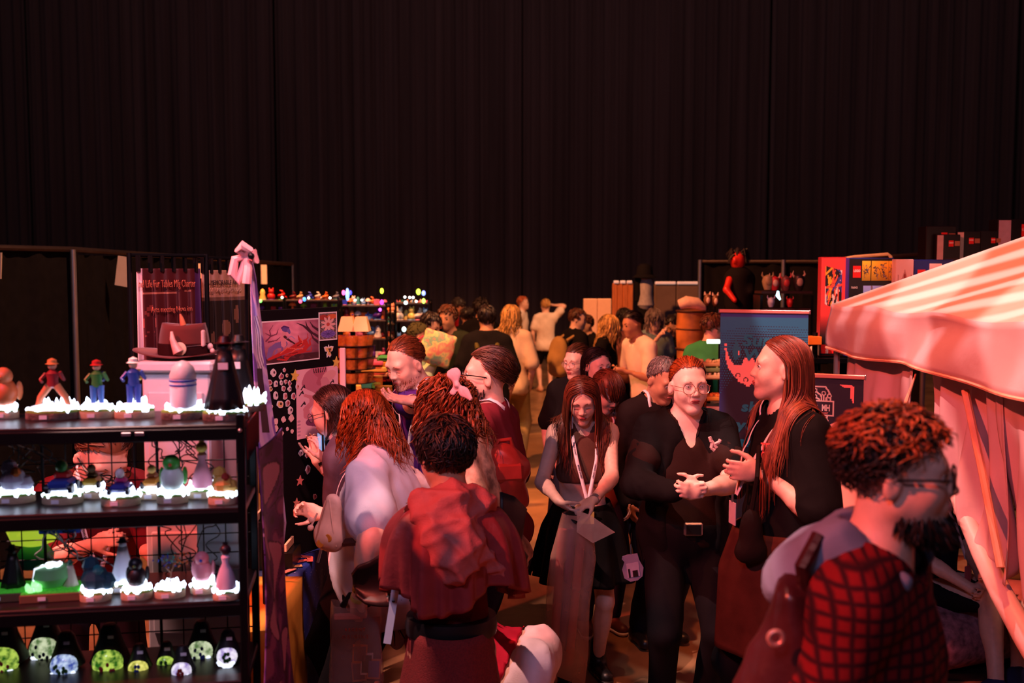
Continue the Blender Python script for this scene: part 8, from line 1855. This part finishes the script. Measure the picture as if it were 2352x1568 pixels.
# 13 far crowd: label, px, py, Y, kwargs, top, bottom, hair
tan_s = cloth('sand_shirt', (222, 192, 166)); wt = cloth('far_white', (226, 206, 190)); blk_t = black_c; olive = cloth('olive', (70, 66, 40)); grn = cloth('hoodie_green', (60, 150, 90)); dkg = cloth('dark_green_tee', (40, 44, 30)); red_t = cloth('far_red', (190, 26, 40)); khaki = cloth('khaki', (170, 144, 96)); yel = cloth('lime_short', (206, 200, 110)); mintc = cloth('mint_hood', (190, 220, 180)); tealt = cloth('grey_teal', (120, 140, 140))
FAR = [
 ('man in white tee leaning over a far table, teal back print', 1452, 714, 9.3, dict(yaw=-62, hy=-66, hp=14, lean=12, skin='tan', handL=(1430, 850, -.2), handR=(1416, 852, .1), H=1.76), (wt, .75), (cloth('denim_mid', (50, 56, 70)), 1.93), (dark, 'comb', .08)),
 ('blonde woman in black tee seen from the side', 1402, 722, 10.3, dict(yaw=70, hy=60, hp=10, skin='fair'), (blk_t, .6), (jean, 1.93), (blond, 'down', .32)),
 ('smiling woman with grey hair holding goods at far booth', 1503, 708, 10.8, dict(yaw=12, hy=14, hp=6, skin='fair', handR=(1515, 770, -.3)), (tealt, .5), (jean, 1.93), (grey_h, 'down', .22)),
 ('person in dark tee bending over camera at far booth', 1548, 722, 11.3, dict(yaw=-50, hy=-60, hp=30, lean=15, skin='tan', handR=(1540, 770, -.3), handL=(1566, 765, -.3), H=1.75), (blk_t, .6), (jean, 1.93), (dark, 'short', .05)),
 ('bearded man in black tee with tan backpack, side view', 1328, 708, 11.2, dict(yaw=120, hy=80, hp=8, skin='fair', girth=1.1), (blk_t, .7), (cloth('charcoal', (24, 22, 24)), 1.93), (brown, 'short', .06)),
 ('person in black tee beside bearded backpack man', 1345, 722, 11.9, dict(yaw=-60, hy=-60, hp=10, skin='fair'), (blk_t, .7), (jean, 1.93), (brown, 'short', .05)),
 ('woman in pale tee and black shorts, hand on ponytail, from behind', 1253, 687, 17.3, dict(yaw=185, hy=180, skin='fair', handR=(1266, 700, .1), elbR=(1, -.2, .3)), (wt, .6), (blk_t, .75), (blond, 'back', .2)),
 ('man in white tee standing in profile far left of gap', 1202, 680, 17.6, dict(yaw=75, hy=80, skin='fair'), (wt, .6), (jean, 1.93), (copper, 'short', .05)),
 ('blonde long haired person in sand shirt and pale trousers from behind', 1176, 699, 10.6, dict(yaw=165, hy=150, skin='fair', girth=1.1), (tan_s, .95), (khaki, 1.93), (blond, 'down', .30)),
 ('person in black tee wearing olive backpack, seen from behind', 1118, 700, 9.5, dict(yaw=182, skin='tan', girth=1.15), (blk_t, .9), (jean, 1.93), (dark, 'short', .10)),
 ('curly dark haired person half hidden behind backpack wearer', 1106, 685, 12.2, dict(yaw=160, skin='tan'), (blk_t, .9), (jean, 1.93), (dark, 'curly', .12)),
 ('brown haired young man in dark green tee facing the camera', 1028, 702, 10.0, dict(yaw=-10, hy=-25, hp=10, skin='tan', girth=1.1), (dkg, .9), (olive, 1.93), (brown, 'curly', .08)),
 ('dark haired person looking down at left of green tee man', 990, 717, 9.1, dict(yaw=50, hy=60, hp=25, skin='olive'), (blk_t, .7), (jean, 1.93), (dark, 'short', .08)),
 ('person with dark cap and mint hood carrying tie dye pillow', 962, 741, 8.8, dict(yaw=80, hy=100, hp=15, skin='tan', handR=(1000, 815, -.2)), (mintc, 1.9), (yel, .9), (olive, 'short', .03)),
 ('person in red top bending forward in the far crowd', 1052, 684, 14.0, dict(yaw=60, hy=60, hp=40, lean=45, skin='tan', H=1.75), (red_t, 1.9), (jean, 1.93), (dark, 'short', .05)),
 ('person with dark cap in black tee near far crowd centre', 1074, 705, 12.8, dict(yaw=170, skin='tan'), (blk_t, .9), (jean, 1.93), (dark, 'short', .06)),
 ('person in green hoodie with black backpack by drum display', 1640, 722, 8.5, dict(yaw=140, hy=110, hp=10, skin='fair', girth=1.1), (grn, 1.93), (jean, 1.93), (brown, 'curly', .06)),
 ('woman in dark top behind white tee man at far stall', 1435, 706, 12.0, dict(yaw=20, hy=30, skin='fair'), (cloth('far_floral', (150, 90, 80), var=.6), .6), (jean, 1.93), (dark, 'down', .25)),
]
FP = {}
for lab, px, py, Y, kw, tp, bt, hr in FAR:
    p = Person(lab, px, py, Y, q=2 if Y < 14 else 3, group='people in the far crowd', **kw); FP[lab[:14]] = p
    p.top('tee' if tp[1] < 1.2 else 'sweater', tp[0], sleeve=tp[1], off=.022, hem=-.10, amp=.006); p.pants('shorts' if bt[1] < 1 else 'trousers', bt[0], bt[1], .016); p.shoes(shoe_b if px not in (1202, 1253) else mat('shoe_tan', (214, 160, 130), .6), None)
    p.hair('cap' if 'dark cap' in lab else 'hair', hr[0], hr[1], n=200, length=hr[2], rad=.009, seed=int(px), gather=(0, -.1, .02), curl=.012 if hr[1] in ('curly', 'down') else 0, lift=.012 if hr[1] == 'curly' else .006, jit=.5 if hr[1] == 'curly' else .12)
def rucksack(p, lab, col, sc=1., dz=-.20, dx=0):
    c = p.N - p.tf * .21 * p.k + p.t * dz + p.r * dx; o = thing('backpack', lab, 'backpack', M=T3(*c) @ Matrix.Rotation(math.atan2(p.f[0], -p.f[1]), 4, 'Z')); m = cloth('ruck_%d_%d' % col[:2], col)
    V, Q = field_mesh([Ell((0, 0, 0), (.15 * sc, .09, .20 * sc)), Cap((-.07, 0, -.16 * sc), (.07, 0, -.16 * sc), .085, .085, .04), Ell((0, .06, -.06), (.11 * sc, .06, .10 * sc))], .018); mesh_obj('bag_body', V, Q, m, o, True).matrix_parent_inverse = Matrix.Identity(4)
    for s_ in (-1, 1): MB().tube([(s_ * .09, -.05, .16), (s_ * .10, -.16, .22), (s_ * .11, -.30, .10)], .022, 6).obj('strap', m, o, True)
    return o
rucksack(FP['bearded man in'], 'tan backpack worn by bearded man in black tee', (176, 136, 80), 1.05, -.22); rucksack(FP['person in blac'] if False else [p for k_, p in FP.items() if k_.startswith('person in bla')][0], 'olive backpack on person in black tee', (84, 74, 36), .9, -.26)
rucksack([p for k_, p in FP.items() if k_.startswith('person in gree')][0], 'black backpack over the green hoodie', (22, 18, 20), 1., -.28)
pw = thing('pillow', 'square tie dye pillow in yellow, green and pink', 'pillow', M=T3(*at(1004, 800, 8.45)) @ RZ(15) @ RY(18))
V, Q = field_mesh([Ell((0, 0, 0), (.15, .06, .15)), Cap((-.12, 0, .12), (.12, 0, -.12), .025, .025, .06), Cap((-.12, 0, -.12), (.12, 0, .12), .025, .025, .06)], .016)
tdm = mat('tie_dye', (230, 200, 120), .8); n_ = tdm.node_tree.nodes; rp = [x for x in n_ if x.type == 'VALTORGB'][0]; [x for x in n_ if x.type == 'TEX_NOISE'][0].inputs['Scale'].default_value = 9
for ps, c in ((.42, (120, 190, 150)), (.5, (240, 220, 140)), (.58, (240, 140, 130))): e = rp.color_ramp.elements.new(ps); e.color = (*srgb(c), 1)
rp.color_ramp.elements[0].color = (*srgb((236, 120, 120)), 1); rp.color_ramp.elements[-1].color = (*srgb((230, 226, 150)), 1)
mesh_obj('pillow', V, Q, tdm, pw, True).matrix_parent_inverse = Matrix.Identity(4)
tg_ = thing('tote_bag', 'bright pink tote flap at the purple tee man\'s shoulder', 'bag', M=T3(*at(962, 798, 8.62)) @ RY(20)); MB().box((0, 0, 0), (.09, .03, .12), bev=.012).obj('bag_body', cloth('hot_pink', (0, 0, 0)), tg_); MB().tube([(-.03, 0, .06), (0, 0, .11), (.03, 0, .06)], .008, 6).obj('handle', cloth('hot_pink', (0, 0, 0)), tg_)
# 14 vendor behind the grid, 15 seated person in tent
vd = Person('vendor in maroon tee with glasses leaning behind wire grid', 235, 962, 3.9, yaw=32, hy=42, hp=38, lean=26, q=1, skin='fair', H=1.66, hs=1.2, girth=1.25, handL=(335, 1265, -.1), handR=(215, 1250, -.25), hdL=(.6, -.5, -.3), brow=(60, 34, 26))
vd.top('tee', cloth('vendor_maroon', (104, 26, 32)), sleeve=.8, hem=-.12, off=.02); vd.pants('trousers', jean, 1.93, .014); vd.hair('hair', brown, 'comb', n=300, length=.13, rad=.006, seed=31, lift=.008); vd.glasses(blackp, 'square', .025); lanyard(vd, txt='TEXAS EXPO', n=2, w=.02, badge=None)
ts = Person('seated person in dark tee with badge inside the tent', 2188, 1002, 5.2, yaw=35, hy=35, hp=15, lean=6, q=1, skin='fair', H=1.74, crouch=[(2.36, 4.72, .085), (2.54, 4.86, .085)], handR=(2232, 1352, -.30), handL=(2262, 1345, -.25), hdR=(.8, -.3, 0), hdL=(-.3, -.5, -.1))
ts.top('tee', cloth('navy_tee', (26, 26, 36)), sleeve=.75, hem=-.08, off=.018); ts.pants('shorts', cloth('charcoal', (0, 0, 0)), .9, .02); ts.hair('hair', dark, 'short', n=220, length=.06, rad=.006); ts.shoes(cloth('shoe_navy', (50, 50, 90)), sole_w); lanyard(ts, txt=None, w=.014, drop=.32, badge=(.06, .13), bcol=(206, 110, 120)); wristband(ts, 1, blackp, .016, .034, .02, 'bracelet')
